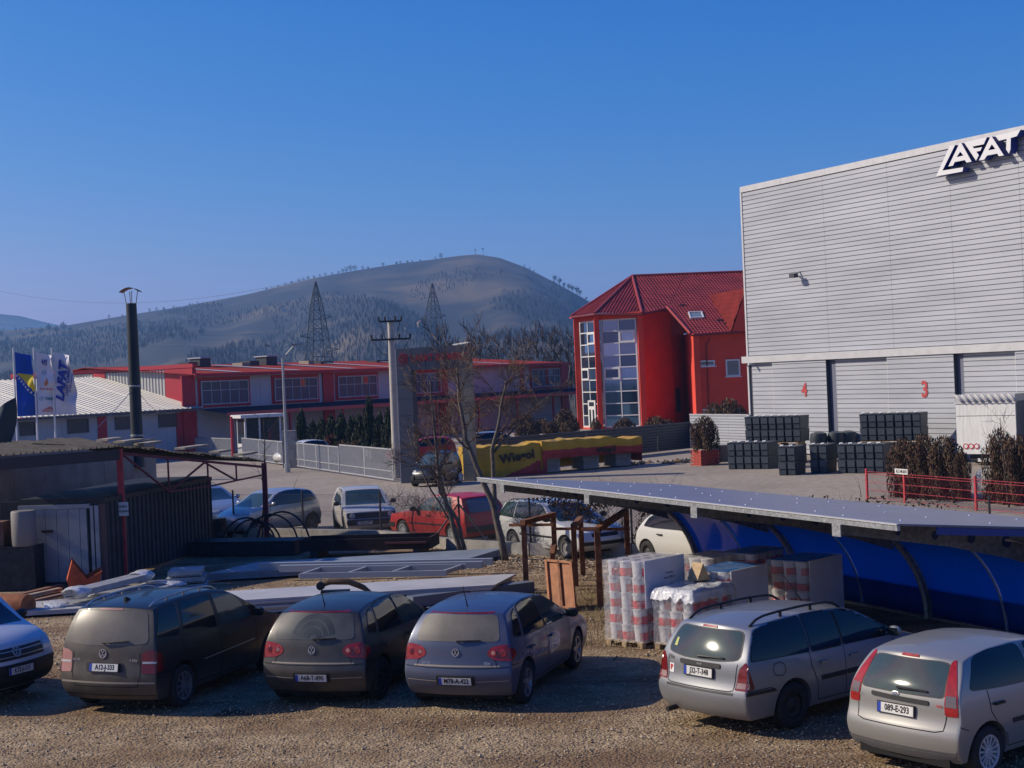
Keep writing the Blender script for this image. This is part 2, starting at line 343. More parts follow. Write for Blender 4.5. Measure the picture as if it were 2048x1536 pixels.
# dark conifers on the left foothill
for i, (px, py, sz) in enumerate(((8, 662, 2.2), (20, 672, 1.8), (52, 664, 1.5), (70, 660, 1.8), (88, 656, 2.2), (103, 652, 2.6), (118, 654, 2.4), (133, 648, 2.8), (146, 655, 2.0), (160, 668, 1.8), (408, 660, 2.2))):
    e = thing('foothill_conifer', f'dark conifer on the far left foothill, {nth(i)} from the left' if px < 300 else 'single round dark tree on the open left slope', 'tree', on_hill(px, py + 9), i, 'foothill conifers' if px < 300 else None); e.scale = (sz * .62, sz * .62, sz * .62)
    obj('crown', rc[3 + i % 3], e, loc=(0, 0, 0)); obj('trunk', tk, e)
# flag, mast and farmhouses on the hill
p = hill_pt((978 - 1024) / F_PX, 1); e = thing('summit_flag', 'tiny dark flag flying on the hilltop', 'flag', p)
b = MB(); b.tube((0, 0, -1), (0, 0, 10), .18, n=5); b.build('pole', m_wood[1], e); b = MB(); b.quad((0, 0, 9.8), (-2.2, 0, 10.4), (-.2, 0, 6.6), (.6, 0, 6.2)); b.build('cloth', mat('navy_flag', (.02, .03, .12), .8), e)
p = hill_pt((962 - 1024) / F_PX, 1); e = thing('summit_mast', 'thin lattice mast on the hilltop beside the flag', 'mast', p); b = MB()
for sx in (-.8, .8): b.bar((sx, 0, -1), (sx * .5, 0, 8), .25)
b.build('legs', m_wood[1], e)['kind'] = 'stuff'; b = MB(); b.box(-1.2, 1.2, -.3, .3, 5.5, 6.5); b.build('head', m_wood[1], e)
m_cream = mat('cream_render', (.55, .42, .25), .9); m_rt = mat('faded_roof', (.3, .14, .09), .9)
for nm, lab, px, py, w, h in (('farmhouse', 'small ochre farmhouse on the hillside left of the right pylon', 846, 656, 6, 6), ('barn', 'low pale barn below the ridge beside the ochre farmhouse', 824, 658, 9, 3)):
    p = on_hill(px, py); e = thing(nm, lab, 'house', p, .3); e.scale = (.8, .8, .8); b = MB(); b.box(-w / 2, w / 2, -3, 3, -8, h); b.build('wall', m_cream if h > 4 else mat('pale_wall', (.4, .38, .34), .9), e)
    b = MB(); b.prism([(-w / 2 - .5, h), (w / 2 + .5, h), (0, h + 2.4)], -3.4, 3.4); b.build('roof', m_rt, e)
    for x in (-w / 4, w / 4): b = MB(); b.box(x - .5, x + .5, -3.06, -3, h - 2.6, h - 1.2); b.build('window', mat('dark_window', (.03, .035, .05), .3), e)
p = on_hill(577, 632); e = thing('telecom_mast', 'pale telecom mast on the lower hillside', 'mast', p); b = MB(); b.tube((0, 0, -4), (0, 0, 9), .5, .3, 6); b.build('pole', mat('pale_wall', (.4, .38, .34), .9), e); b = MB(); b.box(-1, 1, -1, 1, -3, -.5); b.build('cabinet', mat('pale_wall', (.4, .38, .34), .9), e)
for z in (5, 7): b = MB(); b.box(-1.2, 1.2, -.3, .3, z, z + 1.6); b.build('antenna_panel', mat('pale_wall', (.4, .38, .34), .9), e)
# ---------------------------------------------------------------- haze
mb = MB(); mb.box(-4300, 4300, -60, 6900, -1.5, 205)
hz = bpy.data.materials.new('haze'); hz.use_nodes = True; hz.node_tree.nodes.clear()
pv = hz.node_tree.nodes.new('ShaderNodeVolumePrincipled'); pv.inputs['Color'].default_value = (.25, .53, 1, 1); pv.inputs['Density'].default_value = HAZE_D; pv.inputs['Anisotropy'].default_value = .2
ho = hz.node_tree.nodes.new('ShaderNodeOutputMaterial'); hz.node_tree.links.new(pv.outputs[0], ho.inputs['Volume'])
HAZE = one(mb, 'haze', hz, None, None, kind='stuff')
# ================================================================ buildings
def plane_hit(px, py, P, d):           # bearing meets the vertical plane through P along d: returns (s along d, z)
    x, y, k = ray(px, py); P, d = Vector(P), Vector(d)
    det = x * -d.y + y * d.x; t = (P.x * -d.y + P.y * d.x) / det
    q = Vector((x * t, y * t)); return (q - P.xy).dot(Vector((d.x, d.y))), CAM_H + k * t
def wallM(P, d):                       # local x along the wall, local y into the building, z up
    d = Vector((d[0], d[1], 0)).normalized(); n = Vector((-d.y, d.x, 0))
    return Matrix(((d.x, n.x, 0, P[0]), (d.y, n.y, 0, P[1]), (0, 0, 1, 0), (0, 0, 0, 1)))
def ribs_h(mb, x0, x1, y, z0, z1, pitch=.24, depth=.045, mi=0):      # horizontal ribbed sheet facing -y
    pts = []; z = z0
    while z < z1 - .01:
        for f, dd in ((0, depth), (.07, depth), (.13, 0), (.93, 0), (1.0, depth)):
            zz = min(z1, z + pitch * f); pts.append((y + dd, zz))
        z += pitch
    P = [(x, a, b) for x in (x0, x1) for a, b in pts]; n = len(pts)
    mb.add(P, [(i, n + i, n + i + 1, i + 1) for i in range(n - 1) if pts[i] != pts[i + 1]], mi)
def ribs_v(mb, x0, x1, y, z0, z1, pitch=.3, depth=.035, mi=0, ztop=None):
    pts = []; x = x0
    while x < x1 - .01:
        for f, dd in ((0, depth), (.3, depth), (.4, 0), (.9, 0), (1., depth)):
            pts.append((min(x1, x + pitch * f), y + dd))
        x += pitch
    n = len(pts); zt = ztop or (lambda x: z1)
    mb.add([(a, b, z0) for a, b in pts] + [(a, b, zt(a)) for a, b in pts], [(i, i + 1, n + i + 1, n + i) for i in range(n - 1)], mi)
def clip_convex(bm, poly):             # keep what lies inside a convex polygon (xy)
    c = sum((Vector(p) for p in poly), Vector((0, 0))) / len(poly)
    for a, b in zip(poly, poly[1:] + poly[:1]):
        a, b = Vector(a), Vector(b); n = Vector((-(b - a).y, (b - a).x)); 
        if n.dot(c - a) > 0: n = -n
        bmesh.ops.bisect_plane(bm, geom=bm.verts[:] + bm.edges[:] + bm.faces[:], plane_co=(a.x, a.y, 0), plane_no=(n.x, n.y, 0), clear_outer=True)
def roof_sheet(name, pts, m, parent, along, kind='tile', pu=.28, pv=.42, dep=.06, off=0):   # pts: planar convex polygon, along: eave direction; 
    pts = [Vector(p) for p in pts]; o = pts[0]; n = (pts[1] - o).cross(pts[2] - o).normalized()
    if n.z < 0: n = -n
    u = Vector(along); u = (u - n * u.dot(n)).normalized(); v = n.cross(u)
    if v.z < 0: v = -v; u = -u if False else u
    q = [((p - o).dot(u), (p - o).dot(v)) for p in pts]
    u0, u1 = min(a for a, _ in q), max(a for a, _ in q); v0, v1 = min(b for _, b in q), max(b for _, b in q)
    bm = bmesh.new(); us = []; x = u0
    prof = ((0, 0), (.3, .25), (.5, 1), (.7, .25)) if kind == 'tile' else ((0, 0), (.08, 1), (.16, 1), (.24, 0))
    while x < u1 + pu:
        for f, h in prof: us.append((x + pu * f, h * dep))
        x += pu
    vs_ = []
    if kind == 'tile':
        y = v0
        while y < v1 + pv: vs_ += [(y, .03), (y + pv * .98, 0)]; y += pv
    else: vs_ = [(v0, 0), (v1, 0)]
    G_ = [[bm.verts.new((a, b, h + k)) for b, k in vs_] for a, h in us]
    for i in range(len(us) - 1):
        for j in range(len(vs_) - 1): bm.faces.new((G_[i][j], G_[i + 1][j], G_[i + 1][j + 1], G_[i][j + 1]))
    clip_convex(bm, q)
    me = bpy.data.meshes.new(name); 
    for vv in bm.verts: vv.co = o + u * vv.co.x + v * vv.co.y + n * (vv.co.z + off)
    bmesh.ops.recalc_face_normals(bm, faces=bm.faces); bm.to_mesh(me); bm.free(); me.materials.append(m); return obj(name, me, parent)
M_SHEET = mat('silver_sheet_metal', (.385, .40, .43), .5, .15, var=.09, vs=.5, rvar=.1, stretch=(.3, .3, 2))
M_TRIMW = mat('pale_metal_trim', (.5, .5, .5), .45, .2, var=.06, vs=2)
M_DKSL = mat('dark_slot', (.05, .055, .07), .8)
M_REDW = mat('red_render', (.64, .06, .03), .8, var=.1, vs=.6)
M_REDP = mat('red_sheet', (.42, .022, .04), .5, var=.08, vs=1)
M_REDR = mat('red_roof_sheet', (.22, .03, .032), .8, var=.15, vs=.8, spec=.12)
M_GREYW = mat('pale_grey_cladding', (.42, .43, .45), .6, var=.06, vs=.6)
M_PVC = mat('white_frame', (.62, .62, .6), .5)
M_WGL = mat('window_glass', (.03, .04, .055), .05, spec=.8, coat=.6)
M_WGB = mat('blind_glass', (.16, .17, .18), .3, coat=.4)
M_CON = mat('concrete', (.30, .28, .245), .9, var=.2, vs=3, bump=.4, bs=30)
M_GALV = mat('galvanised_steel', (.36, .37, .37), .45, .6, var=.3, vs=18)
M_GRYP = mat('grey_painted_steel', (.36, .37, .38), .5, .2, var=.1, vs=4)
def local_box(name, M, m, parent, x0, x1, y0, y1, z0, z1):
    b = MB(); b.box(x0, x1, y0, y1, z0, z1, 0, M); return b.build(name, m, parent)
def window(parent, M, x0, x1, z0, z1, cols, rows, y=-.03, fm=None, gm=None, fw=.07, name='window', sill=False, zs=None, skip=()):
    fm, gm = fm or M_PVC, gm or M_WGL
    b = MB()
    for a, c, d, e in ((x0, x1, z0, z0 + fw), (x0, x1, z1 - fw, z1), (x0, x0 + fw, z0 + fw, z1 - fw), (x1 - fw, x1, z0 + fw, z1 - fw)): b.box(a, c, y - .06, y + .02, d, e, 0, M)
    w = b.build(name, fm, parent)
    zs = zs or [lerp(z0 + fw, z1 - fw, i / rows) for i in range(rows + 1)]; xs = [lerp(x0 + fw, x1 - fw, i / cols) for i in range(cols + 1)]; t = fw * .3
    for x in xs[1:-1]: b = MB(); b.box(x - t, x + t, y - .045, y + .015, z0 + fw, z1 - fw, 0, M); b.build('mullion', fm, w)
    for z in zs[1:-1]: b = MB(); b.box(x0 + fw, x1 - fw, y - .05, y + .01, z - t, z + t, 0, M); b.build('transom', fm, w)
    for i in range(cols):
        for j in range(rows):
            g = gm(i, j) if callable(gm) else gm
            b = MB(); b.box(xs[i], xs[i + 1], y, y + .008, zs[j], zs[j + 1], 0, M); b.build('pane', g, w)
    if sill: b = MB(); b.box(x0 - .1, x1 + .1, y - .16, y + .02, z0 - .08, z0 - .002, 0, M); b.build('sill', M_PVC, w)
    return w

# ---------------------------------------------------------------- big silver warehouse
K = G(1505, 905); WD = Vector((.477, -.879, 0)); WM = wallM(K, WD)
wh = thing('warehouse', 'tall silver ribbed-metal warehouse with numbered sliding doors', 'warehouse', (0, 0, 0))
hitW = lambda px, py, off=0: plane_hit(px, py, K - Vector((-WD.y, WD.x, 0)) * off, WD)
zT = hitW(1492, 372)[1]; zB = hitW(1500, 716)[1]; LEN = 34
seams = [0.0] + [hitW(px, 500)[0] for px in (1650, 1780, 1905)]; step = seams[3] - seams[2]
while seams[-1] < LEN: seams.append(seams[-1] + step)
for a, b_ in zip(seams, seams[1:]):
    b = MB(); ribs_h(b, a + .006, b_ - .006, 0, zB + .1, zT - .3); b.build('wall_sheet', M_SHEET, wh).matrix_world = WM
local_box('backing_wall', WM, M_DKSL, wh, .02, LEN, .06, .2, 0, zT - .1)
n_ = int((LEN) / 3.6)
for i in range(n_ + 1): local_box('roof_edge', WM, M_TRIMW, wh, i * 3.6 - .08, min(LEN, i * 3.6 + 3.51), -.06, .35, zT - .32, zT)
local_box('corner_trim', WM, M_TRIMW, wh, -.12, .02, -.04, .16, 0, zT - .33)
local_box('end_wall', WM, M_SHEET, wh, -.05, .05, .2, 26, 0, zT - .1)
local_box('roof', WM, M_TRIMW, wh, .06, LEN, .36, 26, zT - .25, zT - .12)
local_box('door_canopy', WM, M_TRIMW, wh, -.25, LEN, -.3, .02, zB - .28, zB + .09)
xs = [hitW(px, 800)[0] for px in (1506, 1553, 1661, 1674, 1783, 1917, 1930, 2040)]
segs = [('lower_sheet', xs[0] + .02, xs[1], 0), ('sliding_door', xs[1] + .05, xs[2], -.22), ('lower_sheet', xs[3], xs[4], 0), ('sliding_door', xs[4] + .05, xs[5], -.22), ('lower_sheet', xs[6], xs[7], 0), ('sliding_door', xs[7] + .05, xs[7] + 3.4, -.22)]
for i, (nm, a, b_, y) in enumerate(segs):
    b = MB(); ribs_h(b, a, b_, y, .05, zB - .3); o = b.build(nm, M_SHEET, wh); o.matrix_world = WM
    if nm == 'sliding_door':
        o2 = local_box('door_edge', WM, M_DKSL, o, b_, b_ + .02, y, .06, .05, zB - .3)
        o2.matrix_parent_inverse = WM.inverted(); local_box('door_edge', WM, M_TRIMW, o, a - .03, a, y, .06, .05, zB - .3).matrix_parent_inverse = WM.inverted()
for a, b_ in ((xs[2] + .02, xs[3]), (xs[5] + .02, xs[6])): local_box('door_gap', WM, mat('dark_blue_slot', (.13, .14, .19), .7), wh, a, b_, .02, .055, .05, zB - .3)
for s_, px, py, h in (('4', 1608, 781, .72), ('3', 1849, 780, .8)):
    a, z = hitW(px, py, .26); obj('door_number', text_mesh(s_, h * 1.35, .004, mat('red_paint_number', (.42, .05, .05), .6), bold=.03, sx=.9), wh).matrix_world = WM @ frame((a, -.245, z), (1, 0, 0), (0, 0, 1))
# floodlight, camera, pipe bracket
a, z = hitW(1600, 551); b = MB(); b.box(a - .15, a + .25, -.62, -.35, z - .12, z + .1, 0, WM); fl_ = b.build('floodlight', mat('dark_fitting', (.05, .05, .06), .5), wh)
b = MB(); b.bar((a, 0, z + .2), (a, -.5, z + .02), .06); b.bar((a - .25, -.02, z + .05), (a + .2, -.5, z), .05); b.mesh; o = b.build('bracket', M_GALV, fl_); o.matrix_world = WM
a, z = hitW(1510, 728); b = MB(); b.box(a, a + .1, -.5, -.1, z - .05, z + .06, 0, WM); b.build('camera_unit', M_PVC, wh)
# ---- the lettering on the facade, standing proud of the wall
sg = thing('roof_sign', 'big white slanted company letters with blue sides high on the warehouse wall', 'sign')
LET = {'L': [[(432, 558), (545, 545), (268, 1102), (722, 1030), (705, 1122), (130, 1228)]],
       'A': [[(645, 500), (680, 500), (905, 905), (795, 928), (757, 872), (535, 916), (500, 992), (398, 1012)], [(655, 688), (727, 772), (578, 812)]],
       'F': [[(742, 490), (1238, 375), (1168, 528), (925, 578), (962, 620), (1130, 590), (1095, 670), (1008, 690), (1062, 765), (1002, 885)]],
       'A.': [[(1320, 360), (1345, 360), (1608, 770), (1498, 788), (1465, 730), (1243, 772), (1178, 862), (1066, 882)], [(1345, 528), (1422, 632), (1268, 662)]],
       'T': [[(1420, 345), (1968, 212), (1888, 352), (1757, 392), (1752, 640), (1717, 732), (1655, 640), (1668, 410), (1500, 452)]]}
m_sgw, m_sgb = mat('sign_white', (.68, .68, .68), .4), mat('sign_blue', (.012, .03, .22), .45); DEP = .42
for k_, rings in LET.items():
    R_ = [[hitW(1860 + x / 10.89, 240 + y / 10.89, DEP + .1) for x, y in rg] for rg in rings]
    bm = bmesh.new(); allv = []
    for rg in R_:
        vv = [bm.verts.new((s_, -DEP - .1, z)) for s_, z in rg]; es = [bm.edges.new((vv[i], vv[(i + 1) % len(vv)])) for i in range(len(vv))]; allv.append(vv)
    bmesh.ops.triangle_fill(bm, edges=bm.edges[:], use_beauty=True)
    for f in bm.faces: f.material_index = 0
    for vv in allv:
        bk = [bm.verts.new((v.co.x, -.1, v.co.z)) for v in vv]
        for i in range(len(vv)): f = bm.faces.new((vv[i], vv[(i + 1) % len(vv)], bk[(i + 1) % len(vv)], bk[i])); f.material_index = 1
    bmesh.ops.recalc_face_normals(bm, faces=bm.faces)
    me = bpy.data.meshes.new('letter'); bm.to_mesh(me); bm.free(); me.materials.append(m_sgw); me.materials.append(m_sgb)
    l = obj('letter', me, sg, M=WM)
    if len(R_) > 1:
        b = MB(); b.add([(s_, -.12, z) for s_, z in R_[1]], [(0, 1, 2)]); obj('counter', b.mesh('counter', mat('sign_light_blue', (.01, .13, .42), .4)), l)

# ---------------------------------------------------------------- red office building
ob = thing('office_building', 'red rendered office with glazed corner tower and tiled hip roof', 'building')
B_ = lambda px, Y: Vector((D(px, 745, Y).x, Y, 0))
P0, P1, P2, P3, P4, Q0 = B_(1157, 129.5), B_(1197, 125.6), B_(1284, 124), B_(1345, 127), B_(1371, 130), B_(1393, 119.5)
mdir = Vector((.988, .155, 0)); Q1 = Q0 + mdir * 22
zE = D(1235, 629, 125).z + .12; zM = D(1393, 668, 119).z + .3
def facet(a, b_, z1, nm='wall', th=.25, z0=0):
    M = wallM(a, b_ - a); L = (b_ - a).length; local_box(nm, M, M_REDW, ob, 0, L, 0, th, z0, z1); return M, L
facet(P2, P3, zE); facet(P3, P4, zE); facet(P4, Q0, zM - .05); facet(Q0, Q1, zM - .05); facet(Q1, Q1 + Vector((-.155, .988, 0)) * 14, zM)
facet(B_(1163, 133), P0, zE)
# glazed facets
def glazed(a, b_, cols, levels, inset, opens, door=None):
    M = wallM(a, b_ - a); L = (b_ - a).length; z = levels
    local_box('fascia', M, M_REDW, ob, 0, L, 0, .25, z[-1], zE); local_box('plinth', M, M_REDW, ob, 0, L, 0, .3, 0, z[0])
    pick = [mat('mirror_glass_a', (.16, .3, .46), .04, .85), mat('mirror_glass_b', (.1, .19, .31), .05, .85), mat('mirror_glass_c', (.05, .1, .17), .06, .8)]
    w = window(ob, M, inset, L - inset, z[0], z[-1], cols, len(z) - 1, .12, zs=z, gm=lambda i, j: pick[(i * 7 + j * 5) % 3], fw=.14, name='curtain_wall')
    xs = [lerp(inset + .14, L - inset - .14, i / cols) for i in range(cols + 1)]
    for i, j in opens:
        t = .16; b = MB(); x0, x1, z0, z1 = xs[i], xs[i + 1], z[j], z[j + 1]
        for q in ((x0, x1, z0, z0 + t), (x0, x1, z1 - t, z1), (x0, x0 + t, z0 + t, z1 - t), (x1 - t, x1, z0 + t, z1 - t)): b.box(q[0], q[1], .0, .1, q[2], q[3], 0, M)
        b.build('opening_sash', M_PVC, w)
    return M, L
zt = D(1240, 637, 124.6).z; z0 = .15; lv = [z0 + (zt - z0) * i / 9 for i in range(10)]
glazed(P1, P2, 2, lv, .35, [(1, 7), (0, 4)])
M0, L0 = glazed(P0, P1, 2, lv, .45, [(1, 7), (0, 4)])
dr = MB(); dr.box(L0 * .42, L0 * .78, -.02, .06, .15, 2.5, 0, M0); do = dr.build('door', M_PVC, ob)
for x in (.48, .64): local_box('door_pane', M0, M_WGL, do, L0 * x, L0 * (x + .08), -.035, -.021, .4, 1.7)
local_box('door_pane', M0, M_WGL, do, L0 * .48, L0 * .72, -.035, -.021, 2.0, 2.35)
# piers between the facets
for a, dx, w in ((P0, 0, .5), (P1, 0, .42), (P2, .0, .45)):
    b = MB(); b.box(a.x - w / 2, a.x + w / 2, a.y - .35, a.y + .35, 0, zE + .02); b.build('pier', M_REDW, ob)
# slanted buttress on the left flank of the main wing
b = MB(); sdir = (P4 - Q0).normalized(); A1 = Q0 + Vector((-.18, -.25, 0))
b.add([A1, A1 + sdir * 3.0, A1 + sdir * 3.0 + Vector((0, 0, zM - 3.0)), A1 + Vector((0, 0, zM - .3)), A1 + Vector((.5, 0, 0)), A1 + sdir * 3 + Vector((.5, 0, 0)), A1 + sdir * 3 + Vector((.5, 0, zM - 3.0)), A1 + Vector((.5, 0, zM - .3))],
      [(0, 1, 2, 3), (7, 6, 5, 4), (0, 3, 7, 4), (3, 2, 6, 7), (1, 5, 6, 2), (0, 4, 5, 1)]); b.build('buttress', M_REDW, ob)
# roofs
APX = D(1265, 553, 132); RG1 = D(1500, 551, 132.5); RG1 = APX + (RG1 - APX) * 1.6; RG1.z = APX.z; RG1.y = APX.y + 1.5
S_ = D(1335, 622, 124.6); E2 = D(1284, 621, 123.4); E1 = D(1190, 627, 124.6); E0 = D(1143, 633, 129); EQ = D(1381, 669, 119); ER = EQ + mdir * 22
def proj_plane(p):                     # drop a point vertically onto the main roof plane
    n = (RG1 - APX).cross(EQ - APX).normalized(); return Vector((p.x, p.y, APX.z - (n.x * (p.x - APX.x) + n.y * (p.y - APX.y)) / n.z))
S_, E2p, ER = proj_plane(S_), proj_plane(E2), proj_plane(ER); MID = APX.lerp(RG1, .28)
m_tile = mat('red_metal_tile', (.2, .026, .03), .6, var=.2, vs=.9, spec=.25)
roof_sheet('roof', [APX, MID, S_, E2p], m_tile, ob, mdir); roof_sheet('roof', [MID, RG1, ER, EQ, S_], m_tile, ob, mdir)
roof_sheet('roof', [APX, E2p, E1], m_tile, ob, E2p - E1); roof_sheet('roof', [APX, E1, E0], m_tile, ob, E1 - E0); roof_sheet('roof', [APX, E0, Vector((E0.x + 1, 140, E0.z))], m_tile, ob, Vector((0, 1, 0)))
roof_sheet('roof', [APX, RG1, RG1 + Vector((0, 12, -5)), APX + Vector((0, 12, -5))], m_tile, ob, mdir)
for a, c in ((APX, E2p), (APX, E1), (APX, E0), (APX, RG1)): b = MB(); b.path([a + Vector((0, 0, .06)), c + Vector((0, 0, .06))], .13, 8); b.build('ridge_cap', mat('roof_ridge_red', (.3, .045, .035), .45), ob)
b = MB(); b.path([EQ + Vector((0, 0, .08)), S_ + Vector((0, 0, .08))], .12, 8); b.build('verge_trim', mat('roof_ridge_red', (.3, .045, .035), .45), ob)
for a, c in ((E0, E1), (E1, E2p), (EQ, ER), (E2p, S_)): b = MB(); b.path([a - Vector((0, .05, .08)), c - Vector((0, .05, .08))], .09, 6); b.build('gutter', mat('dark_red_gutter', (.16, .02, .022), .5), ob)
for a, c, d_ in ((P0, P1, zE), (P1, P2, zE), (P2, P3, zE)): M = wallM(a, c - a); local_box('soffit', M, M_REDW, ob, -.3, (c - a).length + .3, -.5, .2, d_ - .12, d_)
# dormer
da, db, dc = proj_plane(D(1419, 590, 126)), D(1494, 615, 118.7), D(1461, 664, 118.9)
n = (RG1 - APX).cross(EQ - APX).normalized(); k = n.dot(APX)
def on_roof(px, py):
    x, y, z = ray(px, py); d = Vector((x, y, z)); t = (k - n.dot(Vector((0, 0, CAM_H)))) / n.dot(d); return Vector((0, 0, CAM_H)) + d * t
da, dc = on_roof(1419, 590), on_roof(1461, 664); db = Vector((da.x + 2.6, dc.y - .3, 0)); db = D(1494, 615, dc.y - .3); db.z = da.z
roof_sheet('dormer_roof', [da, db, dc], mat('sunlit_dormer_tile', (.26, .035, .028), .75, var=.15, vs=.8, spec=.15), ob, db - da, pu=.2)  # left slope tiles coloured brighter for sunlight than the right slope
dd = Vector((2 * db.x - dc.x, dc.y, dc.z)); roof_sheet('dormer_roof', [da, db, dd], m_tile, ob, db - da)
b = MB(); b.add([dc + Vector((.1, .05, 0)), dd + Vector((-.1, .05, 0)), db + Vector((0, .12, -.1)), Vector((dc.x + .1, dc.y + .05, zM - .2)), Vector((dd.x - .1, dd.y + .05, zM - .2))], [(3, 4, 1, 2, 0)]); b.build('dormer_gable', M_REDW, ob)
# skylight
c = on_roof(1392, 632); u = mdir; v = (APX - proj_plane(Vector((APX.x, APX.y - 5, 0)))).normalized(); nn = n if n.z > 0 else -n
Ms = Matrix(((u.x, v.x, nn.x, c.x), (u.y, v.y, nn.y, c.y), (u.z, v.z, nn.z, c.z), (0, 0, 0, 1)))
b = MB(); 
for q in ((-.6, -.5, -.7, .7), (.5, .6, -.7, .7), (-.5, .5, -.7, -.6), (-.5, .5, .6, .7)): b.box(q[0], q[1], q[2], q[3], 0, .16, 0, Ms)
sk = b.build('skylight', M_PVC, ob); b = MB(); b.box(-.5, .5, -.6, .6, .08, .1, 0, Ms); b.build('pane', mat('skylight_glass', (.2, .26, .25), .08, coat=.6), sk)
for px in (1365, 1455, 1440): p = on_roof(px, 612 + (px - 1365) * .4); b = MB(); b.box(p.x - .25, p.x + .25, p.y - .1, p.y + .1, p.z, p.z + .14); b.build('snow_guard', mat('dark_fitting', (.05, .05, .06), .5), ob)
# windows of the main wing
MQ = wallM(Q0, mdir)
def px_win(x0, y0, x1, y1, cols=1, **kw):
    a, zb = plane_hit(x0, y1, Q0, mdir); c_, zt_ = plane_hit(x1, y0, Q0, mdir); return window(ob, MQ, a, c_, zb, zt_, cols, 1, -.02, gm=M_WGB, sill=True, fw=.12, **kw)
px_win(1397, 720, 1429, 733); px_win(1452, 718, 1479, 753); px_win(1399, 817, 1431, 832); px_win(1452, 815, 1481, 838)
b = MB(); a = Q0 + mdir * .9 + Vector((0, -.12, 0)); b.path([a + Vector((.35, -.1, zM - .6)), a + Vector((0, 0, zM - 1.2)), a + Vector((0, 0, .1))], .05, 6); b.build('downpipe', mat('dark_red_gutter', (.16, .02, .022), .5), ob)
MP = wallM(P3, P4 - P3); window(ob, MP, .5, 1.6, 1.2, 3.2, 1, 1, -.02, fm=mat('dark_fitting', (.05, .05, .06), .5), fw=.1)

# ---------------------------------------------------------------- production hall with red roof
hall = thing('production_hall', 'long grey hall with shallow red roof, red pilasters and wide gridded windows', 'hall')
HC = D(500, 826.6, 110); HE = D(1020, 793.6, 137)
hd_ = Vector((HE.x - HC.x, HE.y - HC.y, 0)).normalized(); hn = Vector((-hd_.y, hd_.x, 0))         # hn points away from camera
zc = HC.z; F0 = Vector((HC.x, HC.y, 0)) + hn * 3.0
hitH = lambda px, py: plane_hit(px, py, F0, hd_)
xL = hitH(388, 800)[0]; xR = hitH(1124, 755)[0]; ze = (hitH(500, 747)[1] + hitH(1000, 731)[1]) / 2
HM = wallM(F0, hd_)
edges_ = [xL]; 
for px in (520, 650, 835, 955): edges_.append(hitH(px, 770)[0])
edges_.append(xR)
for a, c in zip(edges_, edges_[1:]): local_box('wall', HM, M_GREYW, hall, a + .01, c - .01, 0, .2, 0, ze)
local_box('side_wall', HM, M_REDP, hall, xR, xR + .25, .0, 21, 0, ze)
for px in (375, 655, 885, 1128): a = hitH(px, 770)[0]; local_box('pilaster', HM, M_REDP, hall, a - .65, a + .65, -.12, -.005, 0, ze - .02)
WIN = [(400, 757, 495, 806), (547, 754, 633, 798), (674, 749, 752, 792), (811, 744, 880, 788), (1062, 735, 1118, 774)]
for x0, y0, x1, y1 in WIN:
    a, _ = hitH(x0, (y0 + y1) / 2); c, _ = hitH(x1, (y0 + y1) / 2); zt_ = ze - .45; zb = zc + .75
    fr = local_box('window_surround', HM, M_REDP, hall, a - .25, c + .25, -.05, -.01, zb - .2, zt_ + .25)
    window(hall, HM, a, c, zb, zt_, 5, 2, -.1, zs=[zb + .06, lerp(zb, zt_, .6), zt_ - .06], fw=.09, fm=mat('grey_frame', (.4, .41, .43), .5), gm=lambda i, j: M_WGL if (i, j) == (3, 1) else mat('hazy_pane', (.09, .105, .13), .35, spec=.3))
# roof sheets and skylight strips
zr = ze + 1.0; DEPH = 12.0
p = lambda s_, y, z: (HM @ Vector((s_, y, 0))) + Vector((0, 0, z))
n_s = 12
for i in range(n_s):
    a, c = lerp(xL - .4, xR + .6, i / n_s), lerp(xL - .4, xR + .6, (i + 1) / n_s); roof_sheet('roof', [p(a, -.6, ze + .02), p(c, -.6, ze + .02), p(c, DEPH, zr), p(a, DEPH, zr)], M_REDR, hall, hd_, 'rib', .33, dep=.05)
for i, px in enumerate((470, 590, 700, 790, 900, 1010)):
    a = hitH(px, 745)[0]; q = MB(); q.add([p(a, .0, ze + .16), p(a + .8, .0, ze + .16), p(a + .8, DEPH * .8, zr - .05), p(a, DEPH * .8, zr - .05)], [(0, 1, 2, 3)]); q.add([p(a, .0, ze + .1), p(a + .8, .0, ze + .1), p(a + .8, DEPH * .8, zr - .11), p(a, DEPH * .8, zr - .11)], [(0, 1, 2, 3)]); q.build('skylight_strip', mat('pale_skylight', (.5, .46, .44), .4), hall)
roof_sheet('roof', [p(xL - .4, DEPH, zr), p(xR + .6, DEPH, zr), p(xR + .6, 22, ze), p(xL - .4, 22, ze)], M_REDR, hall, hd_, 'rib', .33, dep=.05)
local_box('eave_trim', HM, M_REDP, hall, xL - .4, xR + .6, -.68, -.61, ze - .14, ze + .1)
# lean-to canopy along the front
nz = 16
for i in range(nz):
    a, c = lerp(xL + .4, xR + 3, i / nz), lerp(xL + .4, xR + 3, (i + 1) / nz)
    roof_sheet('canopy_roof', [p(a, -3.0, zc + .05), p(c, -3.0, zc + .05), p(c, -.02, zc + .45), p(a, -.02, zc + .45)], mat('dark_canopy_sheet', (.05, .045, .06), .6), hall, hd_, 'rib', .33, dep=.04)
local_box('canopy_edge', HM, mat('canopy_edge_red', (.5, .09, .075), .55), hall, xL + .4, xR + 3, -3.06, -3.0, zc - .12, zc + .16)
for i in range(9): a = lerp(xL + 1, xR, i / 8); local_box('canopy_post', HM, M_REDP, hall, a - .08, a + .08, -2.95, -2.8, 0, zc - .1)
for px in (1040, 1090): a = hitH(px, 770)[0]; local_box('door_surround', HM, M_REDP, hall, a, a + .6, -.1, -.01, zc + .4, ze - .3)
